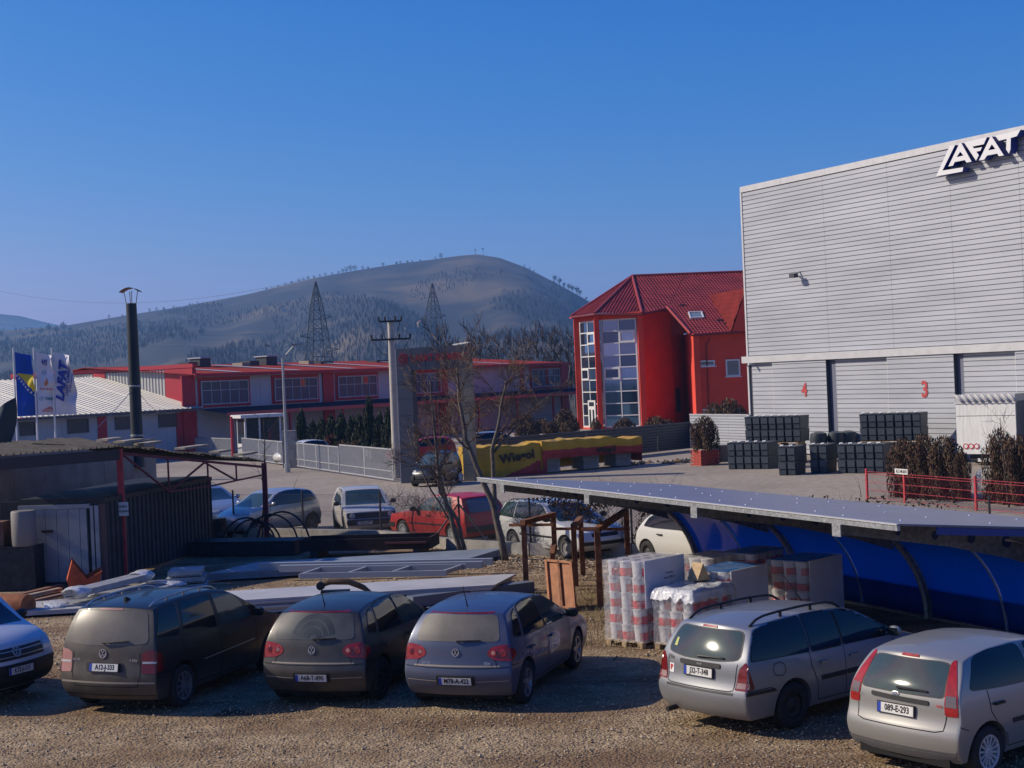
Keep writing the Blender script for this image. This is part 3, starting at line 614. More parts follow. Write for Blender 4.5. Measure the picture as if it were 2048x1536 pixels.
# roof vents
for px, py, w, h, dk in ((404, 727, 1.0, .9, 1), (380, 733, .8, .5, 1), (488, 727, 1.0, .3, 0), (537, 725, 1.1, .95, 1), (503, 729, .9, .5, 1), (616, 723, .6, .35, 0), (648, 726, 1.4, .25, 1), (858, 692, .35, 1.2, 1), (760, 724, 1.6, .2, 1)):
    w *= .6; h *= .7; a, _ = plane_hit(px, py, F0 + hn * 9, hd_); b = MB(); b.box(a - w, a + w, 8.6, 9.8, zr - .3, zr - .15 + h, 0, HM); vt = b.build('roof_vent', mat('dark_fitting', (.05, .05, .06), .5) if dk else mat('tan_vent', (.35, .28, .2), .6), hall)
    if h > .6: local_box('vent_cap', HM, mat('grey_frame', (.4, .41, .43), .5), vt, a - w * 1.15, a + w * 1.15, 8.4, 10.0, zr - .15 + h, zr - .05 + h)
# lit gable end with parapet
gE = HM @ Vector((xL, 0, 0)); GM = wallM(gE + hn * 21.5, -hn)
zp = D(366, 728, gE.y).z
b = MB(); ribs_v(b, .2, 18.5, 0, 0, zp - .35, .35, .05); b.build('gable_wall', mat('cream_sheet', (.5, .49, .44), .55, .1, var=.06, vs=1), hall).matrix_world = GM
local_box('gable_corner', GM, M_REDP, hall, 18.5, 21.5, -.06, .3, 0, zp - .3); local_box('gable_pilaster', GM, M_REDP, hall, 10.2, 11.6, -.06, .3, 0, zp - .3); local_box('gable_pilaster', GM, M_REDP, hall, -.2, 3.0, -.06, .3, 0, zp - .3)
local_box('parapet_cap', GM, M_REDP, hall, -.25, 21.6, -.1, .4, zp - .29, zp)

# ---------------------------------------------------------------- annex with pale sheet roof
an = thing('annex_building', 'low grey workshop with pale ribbed sheet roof in front of the hall gable', 'building')
za = D(370, 817, gE.y - .5).z; zr2 = D(185, 755, gE.y + 6.2).z; AL = 24.0
pa = lambda s_, y, z: (HM @ Vector((xL + s_, y, 0))) + Vector((0, 0, z))
for i in range(8):
    a, c = lerp(-AL, .25, i / 8), lerp(-AL, .25, (i + 1) / 8); roof_sheet('roof', [pa(a, -.7, za), pa(c, -.7, za), pa(c, 10.7, zr2), pa(a, 10.7, zr2)], mat('pale_roof_sheet', (.46, .44, .38), .55, .1, var=.08, vs=.6), an, hd_, 'rib', .45, dep=.05)
    local_box('wall', HM, M_GREYW, an, xL + a + .01, xL + c - .01, 0, .2, 0, za - .05)
roof_sheet('roof', [pa(-AL, 10.7, zr2), pa(.2, 10.7, zr2), pa(.2, 21, za), pa(-AL, 21, za)], mat('pale_roof_sheet', (.46, .44, .38), .55), an, hd_, 'rib', .45, dep=.05)
local_box('gutter', HM, mat('dark_gutter', (.08, .085, .1), .5), an, xL - AL, xL + .25, -.85, -.72, za - .18, za - .03); local_box('verge_trim', HM, M_TRIMW, an, xL + .1, xL + .3, -.6, -.5, za - .1, za + .12)
for px0, px1 in ((195, 213), (352, 370)): a, c = hitH(px0, 850)[0], hitH(px1, 850)[0]; local_box('door_panel', HM, M_REDP, an, a, c, -.06, -.005, 0, za - .25)
for px0, px1, y0, y1 in ((134, 177, 839, 865), (229, 263, 835, 858), (316, 355, 829, 853), (38, 70, 845, 870)):
    a, z1 = hitH(px0, y0); c, zb = hitH(px1, y1); window(an, HM, a, c, zb, z1, 1, 1, -.03, fm=mat('dark_frame', (.1, .1, .12), .5), gm=mat('dull_pane', (.06, .065, .07), .35), fw=.06)
# ---------------------------------------------------------------- guard booth
gb = G(492, 916); BM_ = wallM(gb, (.9, .436, 0)); bo_ = thing('guard_booth', 'white glazed guard booth with flat roof just inside the gate', 'booth')
bw, bd, bh = 2.6, 2.0, 2.75
local_box('base', BM_, M_PVC, bo_, 0, bw, 0, bd, 0, .95); local_box('roof', BM_, M_PVC, bo_, -.35, bw + .25, -.35, bd + .3, bh, bh + .22)
for x in (0, 1.0, bw - .12): local_box('corner_post', BM_, M_PVC, bo_, x, x + .12, -.01, .11, .951, bh)
for x in (0, bw - .12): local_box('corner_post', BM_, M_PVC, bo_, x, x + .12, bd - .1, bd, .951, bh)
for a, c in ((.13, .99), (1.13, bw - .13)): local_box('pane', BM_, M_WGL, bo_, a, c, .04, .05, .96, bh - .02)
local_box('pane', BM_, M_WGL, bo_, .03, .04, .12, bd - .12, .96, bh - .02); local_box('pane', BM_, M_WGL, bo_, .2, bw - .2, bd - .06, bd - .05, .96, bh - .02)
p_ = G(466, 918); b = MB(); b.tube(p_, p_ + Vector((0, 0, 2.9)), .09, n=8); one(b, 'red_post', M_REDP, 'slim red post standing left of the white guard booth', 'post'); 
# ================================================================ vehicles
DUST = (.165, .145, .115)
def paint(name, col, metal=.0, rough=.35, rear=.0, low=.35, coat=.6):
    if name in MATS: return MATS[name]
    m = mat(name, col, rough, metal, coat=coat); nt = m.node_tree; b = nt.nodes['Principled BSDF']; L = nt.links
    tc = nt.nodes.new('ShaderNodeTexCoord'); sx = nt.nodes.new('ShaderNodeSeparateXYZ'); sn = nt.nodes.new('ShaderNodeSeparateXYZ')
    L.new(tc.outputs['Object'], sx.inputs[0]); L.new(tc.outputs['Normal'], sn.inputs[0])
    def mr(src, a, b_, c, d):
        n = nt.nodes.new('ShaderNodeMapRange'); n.interpolation_type = 'SMOOTHSTEP'; n.inputs[1].default_value = a; n.inputs[2].default_value = b_; n.inputs[3].default_value = c; n.inputs[4].default_value = d
        L.new(src, n.inputs[0]); return n.outputs[0]
    def math_(op, p, q):
        n = nt.nodes.new('ShaderNodeMath'); n.operation = op; n.use_clamp = True
        for i, s in enumerate((p, q)):
            if isinstance(s, (int, float)): n.inputs[i].default_value = s
            else: L.new(s, n.inputs[i])
        return n.outputs[0]
    fr = mr(sn.outputs[0], -.35, -.85, 0, rear); fl = mr(sx.outputs[2], .75, .2, 0, low)
    n = nt.nodes.new('ShaderNodeTexNoise'); n.inputs['Scale'].default_value = 5; n.inputs['Detail'].default_value = 6; L.new(tc.outputs['Object'], n.inputs[0])
    ns = mr(n.outputs[0], .3, .7, .65, 1.0)
    fac = math_('MULTIPLY', math_('MAXIMUM', math_('MAXIMUM', fr, fl), .06), ns)
    mx = nt.nodes.new('ShaderNodeMix'); mx.data_type = 'RGBA'; mx.inputs[6].default_value = (*col, 1); mx.inputs[7].default_value = (*DUST, 1)
    L.new(fac, mx.inputs[0]); L.new(mx.outputs[2], b.inputs['Base Color'])
    L.new(mr(fac, 0, 1, rough, .75), b.inputs['Roughness'])
    L.new(mr(fac, 0, .7, coat, 0), b.inputs['Coat Weight'])
    if metal: L.new(mr(fac, 0, .8, metal, 0), b.inputs['Metallic'])
    return m
M_RUB = mat('tyre_rubber', (.022, .021, .02), .85, var=.25, vs=9)
M_BLK = mat('black_trim', (.016, .016, .017), .55, var=.2, vs=12)
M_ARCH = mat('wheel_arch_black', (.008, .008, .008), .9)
M_GLS = mat('car_glass', (.008, .012, .015), .07, spec=.45, coat=.15, rvar=.03, vs=3)
M_GLG = mat('green_tinted_glass', (.03, .055, .05), .07, spec=.6, coat=.4)
M_GLF = mat('sunlit_seen_through_glass', (.075, .085, .06), .1, spec=.5, coat=.2, var=.35, vs=2)
M_GDU = mat('dusty_rear_glass', (.125, .112, .088), .38, var=.15, vs=3, coat=.2)
M_GD2 = mat('half_dusty_rear_glass', (.07, .072, .06), .3, var=.25, vs=2.5, coat=.3)
M_GFO = mat('clean_rear_glass', (.035, .055, .055), .08, spec=.6, coat=.4, var=.2, vs=2)
M_RED = mat('tail_lamp_red', (.28, .012, .012), .22, coat=.4, var=.25, vs=14)
M_REDD = mat('tail_lamp_dark_red', (.15, .008, .01), .25, coat=.4, var=.25, vs=14)
M_PNK = mat('lamp_pale_pink', (.42, .2, .17), .3, coat=.3)
M_CLR = mat('clear_lamp', (.5, .5, .48), .15, coat=.5)
M_CHR = mat('chrome', (.42, .42, .41), .35, .6)
M_ALU = mat('alloy_rim', (.3, .3, .3), .4, .7, var=.2, vs=10)
M_ALW = mat('pale_wheel_cover', (.45, .45, .43), .45, .1, var=.15, vs=10)
M_STL = mat('black_steel_rim', (.02, .02, .02), .6)
M_PLT = mat('number_plate_white', (.62, .62, .58), .45, var=.08, vs=8)
M_PBL = mat('number_plate_blue', (.02, .05, .35), .45)
M_TXT = mat('black_lettering', (.012, .012, .012), .5)
M_SEAM = mat('panel_gap', (.006, .006, .006), .9)
M_WHT = mat('white_sticker', (.7, .7, .68), .5)
M_STR = mat('red_lettering', (.5, .02, .02), .5)

def car_body(sp):
    W, belt, rhw = sp['W'], sp['belt'], sp['rhw']; zb = sp.get('zb', .2)
    top, rear, front = sp['top'], sp['rear'], sp['front']
    xre, xfe = top[0][0], top[-1][0]; zmax = max(z for _, z in top)
    x0, x1 = min(x for _, x in rear), max(x for _, x in front); xm, hl = (x0 + x1) / 2, (x1 - x0) / 2
    mid = sp.get('mid', .5)
    def hw(x, z):
        if z <= belt:
            s = max(0, (z - zb) / (belt - zb))
            w = W * (1 - .075 * (max(0, 1 - s / mid)) ** 2) if s < mid else W * (1 - .04 * ((s - mid) / (1 - mid)) ** 2)
        else:
            t = (z - belt) / max(.01, zmax - belt)
            w = W * .96 + (rhw - W * .96) * t + .025 * math.sin(math.pi * min(1, t))
        q = abs((x - xm) / hl)
        return w * (1 - sp.get('taper', .07) * q ** 4)
    A = [0, .008, .03, .07, .12] + [.12 + .76 * i / 26 for i in range(1, 27)] + [.93, .965, .99, 1]
    C = [0, .03, .1, .2, .3, .4, .5, .6, .7, .8, .88, .95, .985, 1]
    B = [-1, -.96, -.85, -.65, -.4, -.15, .15, .4, .65, .85, .96, 1]
    idx = {}; V = []
    def vert(i, j, k):
        key = (i, j, k)
        if key in idx: return idx[key]
        a, b, c = A[i], B[j], C[k]
        zt = interp(top, xre + a * (xfe - xre)); z = zb + c * (zt - zb)
        xr, xf = interp(rear, z), interp(front, z)
        x = xr + a * (xf - xr)
        x += sp.get('rb', .09) * b * b * (1 - a) ** 10 - sp.get('fb', .16) * b * b * a ** 10
        y = b * hw(x, z)
        if c < .04: z += .02
        z -= sp.get('crown', .045) * b * b * c ** 6
        idx[key] = len(V); V.append((x, y, z)); return idx[key]
    nA, nB, nC = len(A) - 1, len(B) - 1, len(C) - 1; Fs = []
    for i in range(nA):
        for j in range(nB):
            Fs.append((vert(i, j, nC), vert(i + 1, j, nC), vert(i + 1, j + 1, nC), vert(i, j + 1, nC)))
            Fs.append((vert(i, j, 0), vert(i, j + 1, 0), vert(i + 1, j + 1, 0), vert(i + 1, j, 0)))
        for k in range(nC):
            Fs.append((vert(i, 0, k), vert(i + 1, 0, k), vert(i + 1, 0, k + 1), vert(i, 0, k + 1)))
            Fs.append((vert(i, nB, k), vert(i, nB, k + 1), vert(i + 1, nB, k + 1), vert(i + 1, nB, k)))
    for j in range(nB):
        for k in range(nC):
            Fs.append((vert(0, j, k), vert(0, j, k + 1), vert(0, j + 1, k + 1), vert(0, j + 1, k)))
            Fs.append((vert(nA, j, k), vert(nA, j + 1, k), vert(nA, j + 1, k + 1), vert(nA, j, k + 1)))
    mb = MB(); mb.add(V, Fs)
    o = obj('tmp_body', mb.mesh('body', [M_SEAM, M_ARCH], True))
    s = o.modifiers.new('s', 'SUBSURF'); s.levels = 1; s.render_levels = 1
    cut = MB(); r = sp['wr'] + .055
    for wx in (0, sp['wb']):
        for sd in (-1, 1):
            Mx = Matrix.Translation((wx, sd * (W - .02), sp['wr'] + .01)) @ Matrix.Rotation(R(90), 4, 'X')
            cut.lathe([(r, -.24), (r, .24)], 36, Mx, 1, True)
    c = obj('tmp_cut', cut.mesh('cut', [M_SEAM, M_ARCH]))
    bo = o.modifiers.new('b', 'BOOLEAN'); bo.operation = 'DIFFERENCE'; bo.object = c; bo.solver = 'EXACT'
    try: bo.material_mode = 'INDEX'
    except Exception: pass
    dg = bpy.context.evaluated_depsgraph_get(); me = bpy.data.meshes.new_from_object(o.evaluated_get(dg))
    bpy.data.objects.remove(o); bpy.data.objects.remove(c)
    me.polygons.foreach_set('use_smooth', [True] * len(me.polygons)); me.set_sharp_from_angle(angle=R(35))
    bm = bmesh.new(); bm.from_mesh(me); bv = BVHTree.FromBMesh(bm); bm.free(); _bb[id(bv)] = (x0, x1, W)
    return me, bv, hw

DIRS = {'R': (Vector((0, 1, 0)), lambda u, v: Vector((u, -4, v))), 'L': (Vector((0, -1, 0)), lambda u, v: Vector((u, 4, v))),
        'B': (Vector((1, 0, 0)), lambda u, v: Vector((-6, u, v))), 'F': (Vector((-1, 0, 0)), lambda u, v: Vector((9, u, v))),
        'T': (Vector((0, 0, -1)), lambda u, v: Vector((u, v, 5)))}
def chaikin(p, n, q=.22):
    for _ in range(n):
        r = []
        for i in range(len(p)):
            a, b = p[i], p[(i + 1) % len(p)]
            r += [(a[0] + (b[0] - a[0]) * q, a[1] + (b[1] - a[1]) * q), (a[0] + (b[0] - a[0]) * (1 - q), a[1] + (b[1] - a[1]) * (1 - q))]
        p = r
    return p
def rounded(p, rad, n=3):
    out = []; k = len(p)
    for i in range(k):
        a, b, c = Vector(p[i - 1]), Vector(p[i]), Vector(p[(i + 1) % k])
        d1, d2 = a - b, c - b; r1, r2 = min(rad, d1.length * .45), min(rad, d2.length * .45)
        s, e = b + d1.normalized() * r1, b + d2.normalized() * r2
        for t in range(n + 1):
            t /= n; q = s * (1 - t) ** 2 + b * 2 * t * (1 - t) + e * t * t; out.append((q.x, q.y))
    return out
def cast(bv, dr, u, v):
    dv, fo = DIRS[dr]; p0 = fo(u, v); h = bv.ray_cast(p0, dv)
    if dr == 'T':
        return (h[0], h[1]) if h[0] is not None else bv.find_nearest(Vector((u, v, 1.2)))[:2]
    x0, x1, W = _bb[id(bv)]
    ref, lim = {'B': (Vector((x0, u, v)), .75), 'F': (Vector((x1, u, v)), .75), 'R': (Vector((u, -W, v)), .42), 'L': (Vector((u, W, v)), .42)}[dr]
    if h[0] is not None and dr in 'BF' and abs(u) < .62 * W: return h[0], h[1]
    if h[0] is None or (h[0] - ref).dot(dv) > lim or h[1].dot(dv) > -.32: h = bv.find_nearest(ref)
    return h[0], h[1]
_bb = {}
def decal(bv, specs, name, m, parent, off=.004, cell=.07, rad=.05, skirt=.02):
    mb = MB()
    for dr, poly in specs:
        pts = rounded(poly, rad) if rad else poly
        bm = bmesh.new(); vs_ = [bm.verts.new((x, y, 0)) for x, y in pts]; bm.faces.new(vs_)
        for ax in (0, 1):
            lo, hi = min(p[ax] for p in pts), max(p[ax] for p in pts); n = int((hi - lo) / cell)
            for i in range(1, n + 1):
                co = [0, 0, 0]; co[ax] = lo + (hi - lo) * i / (n + 1); no = [0, 0, 0]; no[ax] = 1
                bmesh.ops.bisect_plane(bm, geom=bm.verts[:] + bm.edges[:] + bm.faces[:], plane_co=co, plane_no=no)
        dv, fo = DIRS[dr]
        bd = [e for e in bm.edges if e.is_boundary]
        ex = bmesh.ops.extrude_edge_only(bm, edges=bd)['geom']; low = {v for v in ex if isinstance(v, bmesh.types.BMVert)}
        for v in bm.verts:
            loc, nrm = cast(bv, dr, v.co.x, v.co.y)
            v.co = loc + nrm * (off if v not in low else off - skirt)
        bm.verts.index_update()
        mb.add([v.co[:] for v in bm.verts], [[v.index for v in f.verts] for f in bm.faces]); bm.free()
    return mb.build(name, m, parent, 50)
def ribbon(bv, lines, name, m, parent, w=.011, off=.0025, step=.04):
    mb = MB()
    for dr, pts in lines:
        dv, fo = DIRS[dr]; P = []
        for (a, b) in zip(pts, pts[1:]):
            L = math.hypot(b[0] - a[0], b[1] - a[1]); n = max(1, int(L / step))
            for i in range(n): P.append((a[0] + (b[0] - a[0]) * i / n, a[1] + (b[1] - a[1]) * i / n))
        P.append(pts[-1]); q = []
        for i, p in enumerate(P):
            a, b = P[max(0, i - 1)], P[min(len(P) - 1, i + 1)]; dx, dy = b[0] - a[0], b[1] - a[1]; l = math.hypot(dx, dy) or 1
            for sg in (-1, 1):
                u, v = p[0] - dy / l * w / 2 * sg, p[1] + dx / l * w / 2 * sg
                h = cast(bv, dr, u, v); q.append(h[0] + h[1] * off)
        mb.add(q, [(2 * i, 2 * i + 1, 2 * i + 3, 2 * i + 2) for i in range(len(P) - 1)])
    o = mb.build(name, m, parent, fix=False)
    if len(lines) > 1: o['kind'] = 'stuff'
    return o
hit = cast
_whl = {}
def wheel(parent, x, y, r, w, style, sd, rimm, steer=0):
    k = (r, w, style, rimm.name)
    if k not in _whl:
        t = MB(); rr = r * .66
        t.lathe([(rr, -w / 2 + .01), (rr + .02, -w / 2), (r - .025, -w / 2 + .008), (r, -w / 2 + .035), (r, w / 2 - .035), (r - .025, w / 2 - .008), (rr + .02, w / 2), (rr, w / 2 - .01)], 28)
        tm = t.mesh('tyre', M_RUB, 40)
        b = MB(); hub = .06
        b.lathe([(rr + .004, -w / 2 + .02), (rr + .004, w / 2 - .008), (rr - .02, w / 2 - .012), (rr - .03, w / 2 - .06), (rr - .05, -.02)], 28)
        b.lathe([(hub, -.02), (hub, w / 2 - .03), (hub * .6, w / 2 - .02), (.001, w / 2 - .02)], 12)
        n = {'5': 5, '7': 7, '9': 9, '12': 14, 'steel': 0}[style]
        if n:
            ww = {'5': .06, '7': .045, '9': .035, '12': .026}[style]
            for i in range(n):
                a = 2 * math.pi * i / n; c, s_ = math.cos(a), math.sin(a)
                p = Vector((c * hub * .8, s_ * hub * .8, w / 2 - .035)); q = Vector((c * (rr - .015), s_ * (rr - .015), w / 2 - .025))
                b.bar(p, q, ww, .022)
        else:
            b.lathe([(hub, w / 2 - .03), (rr * .5, w / 2 - .05), (rr * .8, w / 2 - .035), (rr - .02, w / 2 - .07)], 24)
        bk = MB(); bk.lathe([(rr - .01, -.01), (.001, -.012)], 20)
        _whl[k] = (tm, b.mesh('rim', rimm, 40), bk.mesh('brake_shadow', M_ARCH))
    tm, rm, bm_ = _whl[k]
    e = obj('wheel', tm, parent, M=Matrix.Translation((x, y, r)) @ Matrix.Rotation(steer, 4, 'Z') @ Matrix.Rotation(R(90) * (1 if sd < 0 else -1), 4, 'X') @ Matrix.Rotation(R(17 + 31 * x), 4, 'Z'))
    obj('rim', rm, e); obj('brake_shadow', bm_, e)
def plate(parent, bv, dr, s, u, v, w=.50, h=.112, off=.022, tilt=True, mplate=None):
    p, n = hit(bv, dr, u, v)
    if dr == 'B': x = Vector((0, -1, 0))
    else: x = Vector((0, 1, 0))
    n = Vector((n.x, 0, n.z if tilt else 0)).normalized(); z = n.cross(x)
    Mx = frame(p + n * off, x, z)
    b = MB(); b.box(-w / 2 - .012, w / 2 + .012, -h / 2 - .012, h / 2 + .012, -off, 0)
    o = obj('number_plate', b.mesh('plate_holder', M_BLK), parent, M=Mx)
    f = MB(); f.box(-w / 2, w / 2, -h / 2, h / 2, 0, .003); obj('plate_face', f.mesh('plate_face', mplate or M_PLT), o)
    f = MB(); f.box(-w / 2, -w / 2 + .045, -h / 2, h / 2, .003, .0045); obj('plate_band', f.mesh('plate_band', M_PBL), o)
    obj('lettering', text_mesh(s, .105, .001, M_TXT, bold=.0022, sx=.8), o, loc=(.022, .002, .005))
    return o
def vw_badge(parent, bv, dr, u, v, r=.055):
    p, n = hit(bv, dr, u, v); n = Vector((n.x, 0, n.z)).normalized(); x = Vector((0, -1, 0)) if dr == 'B' else Vector((0, 1, 0))
    b = MB(); b.lathe([(r, 0), (r, .008), (r * .84, .008), (r * .84, 0)], 24)
    def st(pts):
        for a, c in zip(pts, pts[1:]): b.bar((a[0] * r, a[1] * r, .005), (c[0] * r, c[1] * r, .005), r * .16, .006, up=(0, 0, 1))
    st([(-.42, .82), (0, .08), (.42, .82)]); st([(-.85, .38), (-.42, -.75), (0, -.02), (.42, -.75), (.85, .38)])
    b.lathe([(r * .9, .001), (.001, .002)], 24, None, 1)
    return obj('badge', b.mesh('badge', [M_CHR, M_BLK]), parent, M=frame(p + n * .004, x, n.cross(x)))
def oval_badge(parent, bv, dr, u, v, r=.06):
    p, n = hit(bv, dr, u, v); n = Vector((n.x, 0, n.z)).normalized(); x = Vector((0, -1, 0)) if dr == 'B' else Vector((0, 1, 0))
    b = MB(); b.lathe([(r, 0), (r, .006), (r * .86, .007)], 24, Matrix.Diagonal((1, .45, 1, 1))); b.lathe([(r * .86, .006), (.001, .008)], 24, Matrix.Diagonal((1, .45, 1, 1)), 1)
    o = obj('badge', b.mesh('badge', [M_CHR, mat('badge_blue', (.02, .04, .14), .3, coat=.5)]), parent, M=frame(p + n * .004, x, n.cross(x)))
    obj('lettering', text_mesh('Ford', .042, .0005, M_CHR, shear=.3), o, loc=(0, 0, .0085))
    return o
def label_on(parent, bv, dr, s, u, v, size, m, off=.004, sx=1, bold=0, shear=0):
    p, n = hit(bv, dr, u, v); n = Vector((n.x, 0, n.z)).normalized() if dr in 'BF' else n
    x = {'B': Vector((0, -1, 0)), 'F': Vector((0, 1, 0)), 'L': Vector((-1, 0, 0)), 'R': Vector((1, 0, 0))}[dr]
    return obj('lettering', text_mesh(s, size, .001, m, sx=sx, bold=bold, shear=shear), parent, M=frame(p + n * off, x, n.cross(x)))
def mirror(parent, bv, x, z, sd, m, hwf):
    y = sd * hwf(x, z); b = MB()
    b.bar((x, y - sd * .06, z), (x, y + sd * .07, z + .02), .05, .03)
    Mx = Matrix.Translation((x + .01, y + sd * .13, z + .045)) @ Matrix.Diagonal((.06, .105, .075, 1))
    b.lathe([(.01, -1), (.6, -.85), (.95, -.4), (1, .1), (.9, .55), (.55, .9), (.01, 1)], 14, Mx)
    o = b.build('mirror', m, parent, 50)
    g = MB(); g.box(-.002, .0, -.085, .085, -.055, .055); obj('mirror_glass', g.mesh('mirror_glass', M_GLS), o, loc=(x - .052, y + sd * .13, z + .045))
def handle(parent, bv, dr, x, z, m):
    p, n = hit(bv, dr, x, z); b = MB(); s = 1 if dr == 'L' else -1
    b.bar(p + Vector((-.09, s * .03, 0)), p + Vector((.09, s * .03, 0)), .022, .03); b.bar(p + Vector((-.08, -s * .02, 0)), p + Vector((-.08, s * .03, 0)), .02, .025); b.bar(p + Vector((.08, -s * .02, 0)), p + Vector((.08, s * .03, 0)), .02, .025)
    b.build('door_handle', m, parent)
def wiper(parent, bv, y0, z0, y1, z1, m=M_BLK):
    p, n = hit(bv, 'B', y0, z0); q, n2 = hit(bv, 'B', y1, z1); b = MB()
    b.path([p + n * .01, p + n * .035, p.lerp(q, .5) + n * .035, q + n2 * .018], [.016, .014, .011, .007], 6)
    o = b.build('wiper', m, parent)
    g = MB(); a = p.lerp(q, .25); g.bar(a + n * .016, q + (q - p) * .12 + n2 * .016, .014, .02); g.build('wiper_blade', m, o)
def rails(parent, bv, xa, xb, y, m, h=.05, r=.016, feet=3):
    for sd in (-1, 1):
        pts = []; N = 14
        for i in range(N + 1):
            t = i / N; x = lerp(xa, xb, t); p, n = hit(bv, 'T', x, sd * y); e = min(1, min(t, 1 - t) * 9) ** .6
            pts.append(p + Vector((0, 0, h * e + .002)))
        b = MB(); b.path(pts, r, 8); o = b.build('roof_rail', m, parent, 60)
        for i in range(1, feet + 1):
            x = lerp(xa, xb, i / (feet + 1)); p, n = hit(bv, 'T', x, sd * y); f = MB(); f.bar(p, p + Vector((0, 0, h)), .05, .02); f.build('rail_foot', m, o)
def antenna(parent, bv, x, y, l=.35, lean=.45, fin=False):
    p, n = hit(bv, 'T', x, y); b = MB()
    if fin: b.prism([(-.08, 0), (.08, 0), (-.02, .05), (-.07, .055)], -.015, .015, Matrix.Translation(p))
    else: b.path([p, p + Vector((-.015, 0, .03)), p + Vector((-l * lean, 0, l))], [.014, .01, .003], 6)
    b.build('antenna', M_BLK, parent)

def car(name, label, loc, hd, sp, pm, group=None, rim='5', rimm=None, steer=0, cat='car'):
    root = thing(name, label, cat, loc, R(90) - hd, group)      # hd: heading clockwise from straight ahead
    key = sp['id']
    if key not in _bodies: _bodies[key] = car_body(sp)
    me, bv, hw = _bodies[key]
    me2 = me.copy(); me2.materials.clear(); me2.materials.append(pm); me2.materials.append(M_ARCH)
    obj('body', me2, root)
    rimm = rimm or M_ALU
    for wx in (0, sp['wb']):
        for sd in (-1, 1): wheel(root, wx, sd * (sp['W'] - .115), sp['wr'], .195, rim, sd, rimm, steer if wx else 0)
    lo = sp.get('sill', .3)
    mb = MB(); mb.box(-.5, sp['wb'] + .5, -sp['W'] * .75, sp['W'] * .75, .17, .3); mb.build('underbody', M_ARCH, root)
    return root, bv, hw
_bodies = {}
def sides(root, bv, wins, m, both=True, name='side_window'):
    for poly in wins:
        for dr in ('R', 'L'): seal(bv, dr, poly, root, decal(bv, [(dr, poly)], name, m, root), .05)
def seal(bv, dr, poly, root, win, rad, g=.022):      # black rubber surround under the pane
    cx, cy = sum(p[0] for p in poly) / len(poly), sum(p[1] for p in poly) / len(poly)
    ex = []
    for x, y in poly: l = math.hypot(x - cx, y - cy); ex.append((x + (x - cx) / l * g * 1.3, y + (y - cy) / l * g * 1.3))
    decal(bv, [(dr, ex)], 'window_seal', M_BLK, win, .0022, .07, rad, .006)

SP_GOLF = dict(id='golf5', W=.88, belt=.95, rhw=.60, wb=2.58, wr=.315, mid=.5, rb=.10,
    top=[(-.40, 1.405), (-.2, 1.44), (.2, 1.475), (.7, 1.49), (1.1, 1.478), (1.4, 1.43), (1.6, 1.36), (2.0, 1.17), (2.42, .985), (2.6, .95), (3.0, .87), (3.3, .76)],
    rear=[(.2, -.60), (.3, -.67), (.44, -.735), (.58, -.75), (.655, -.735), (.70, -.685), (.95, -.67), (1.0, -.655), (1.2, -.545), (1.405, -.40)],
    front=[(.2, 3.30), (.35, 3.42), (.55, 3.44), (.66, 3.40), (.76, 3.30)])
SP_TOUR = dict(id='touran', W=.90, belt=1.02, rhw=.66, wb=2.68, wr=.32, mid=.5, rb=.10,
    top=[(-.52, 1.585), (-.3, 1.625), (.2, 1.65), (.8, 1.66), (1.3, 1.63), (1.65, 1.55), (1.85, 1.46), (2.3, 1.24), (2.72, 1.06), (2.9, 1.02), (3.25, .92), (3.45, .82)],
    rear=[(.2, -.68), (.3, -.75), (.42, -.81), (.58, -.825), (.63, -.80), (.68, -.775), (1.0, -.755), (1.08, -.735), (1.35, -.64), (1.585, -.52)],
    front=[(.2, 3.4), (.4, 3.54), (.6, 3.55), (.72, 3.5), (.82, 3.45)])
SP_FOC = dict(id='focus', W=.85, belt=.95, rhw=.60, wb=2.615, wr=.305, mid=.52, rb=.09,
    top=[(-.64, 1.40), (-.45, 1.44), (0, 1.475), (.6, 1.49), (1.1, 1.475), (1.45, 1.42), (1.65, 1.35), (2.1, 1.13), (2.45, .98), (2.65, .94), (3.1, .82), (3.3, .72)],
    rear=[(.2, -.86), (.32, -.94), (.46, -.99), (.56, -1.0), (.62, -.985), (.66, -.925), (.9, -.915), (.97, -.90), (1.2, -.775), (1.40, -.64)],
    front=[(.2, 3.25), (.35, 3.41), (.55, 3.42), (.65, 3.38), (.72, 3.3)])
SP_FIE = dict(id='fiesta', W=.84, belt=.95, rhw=.60, wb=2.486, wr=.295, mid=.5, rb=.09,
    top=[(-.28, 1.37), (-.1, 1.41), (.3, 1.45), (.8, 1.463), (1.2, 1.44), (1.5, 1.38), (1.7, 1.3), (2.1, 1.1), (2.4, .98), (2.6, .94), (2.9, .84), (3.1, .74)],
    rear=[(.2, -.52), (.32, -.60), (.45, -.635), (.58, -.64), (.635, -.61), (.67, -.565), (.93, -.555), (1.0, -.53), (1.2, -.40), (1.37, -.28)],
    front=[(.2, 3.1), (.35, 3.26), (.55, 3.27), (.66, 3.2), (.74, 3.1)])
SP_LUP = dict(id='lupo', W=.82, belt=.95, rhw=.60, wb=2.32, wr=.28, mid=.5, rb=.09,
    top=[(-.18, 1.36), (0, 1.40), (.4, 1.45), (.9, 1.46), (1.2, 1.42), (1.45, 1.34), (1.85, 1.12), (2.15, .97), (2.3, .93), (2.6, .85), (2.85, .72)],
    rear=[(.2, -.42), (.35, -.49), (.5, -.51), (.6, -.5), (.66, -.46), (.95, -.44), (1.15, -.34), (1.36, -.18)],
    front=[(.2, 2.85), (.35, 2.99), (.5, 3.01), (.62, 2.96), (.72, 2.86)])
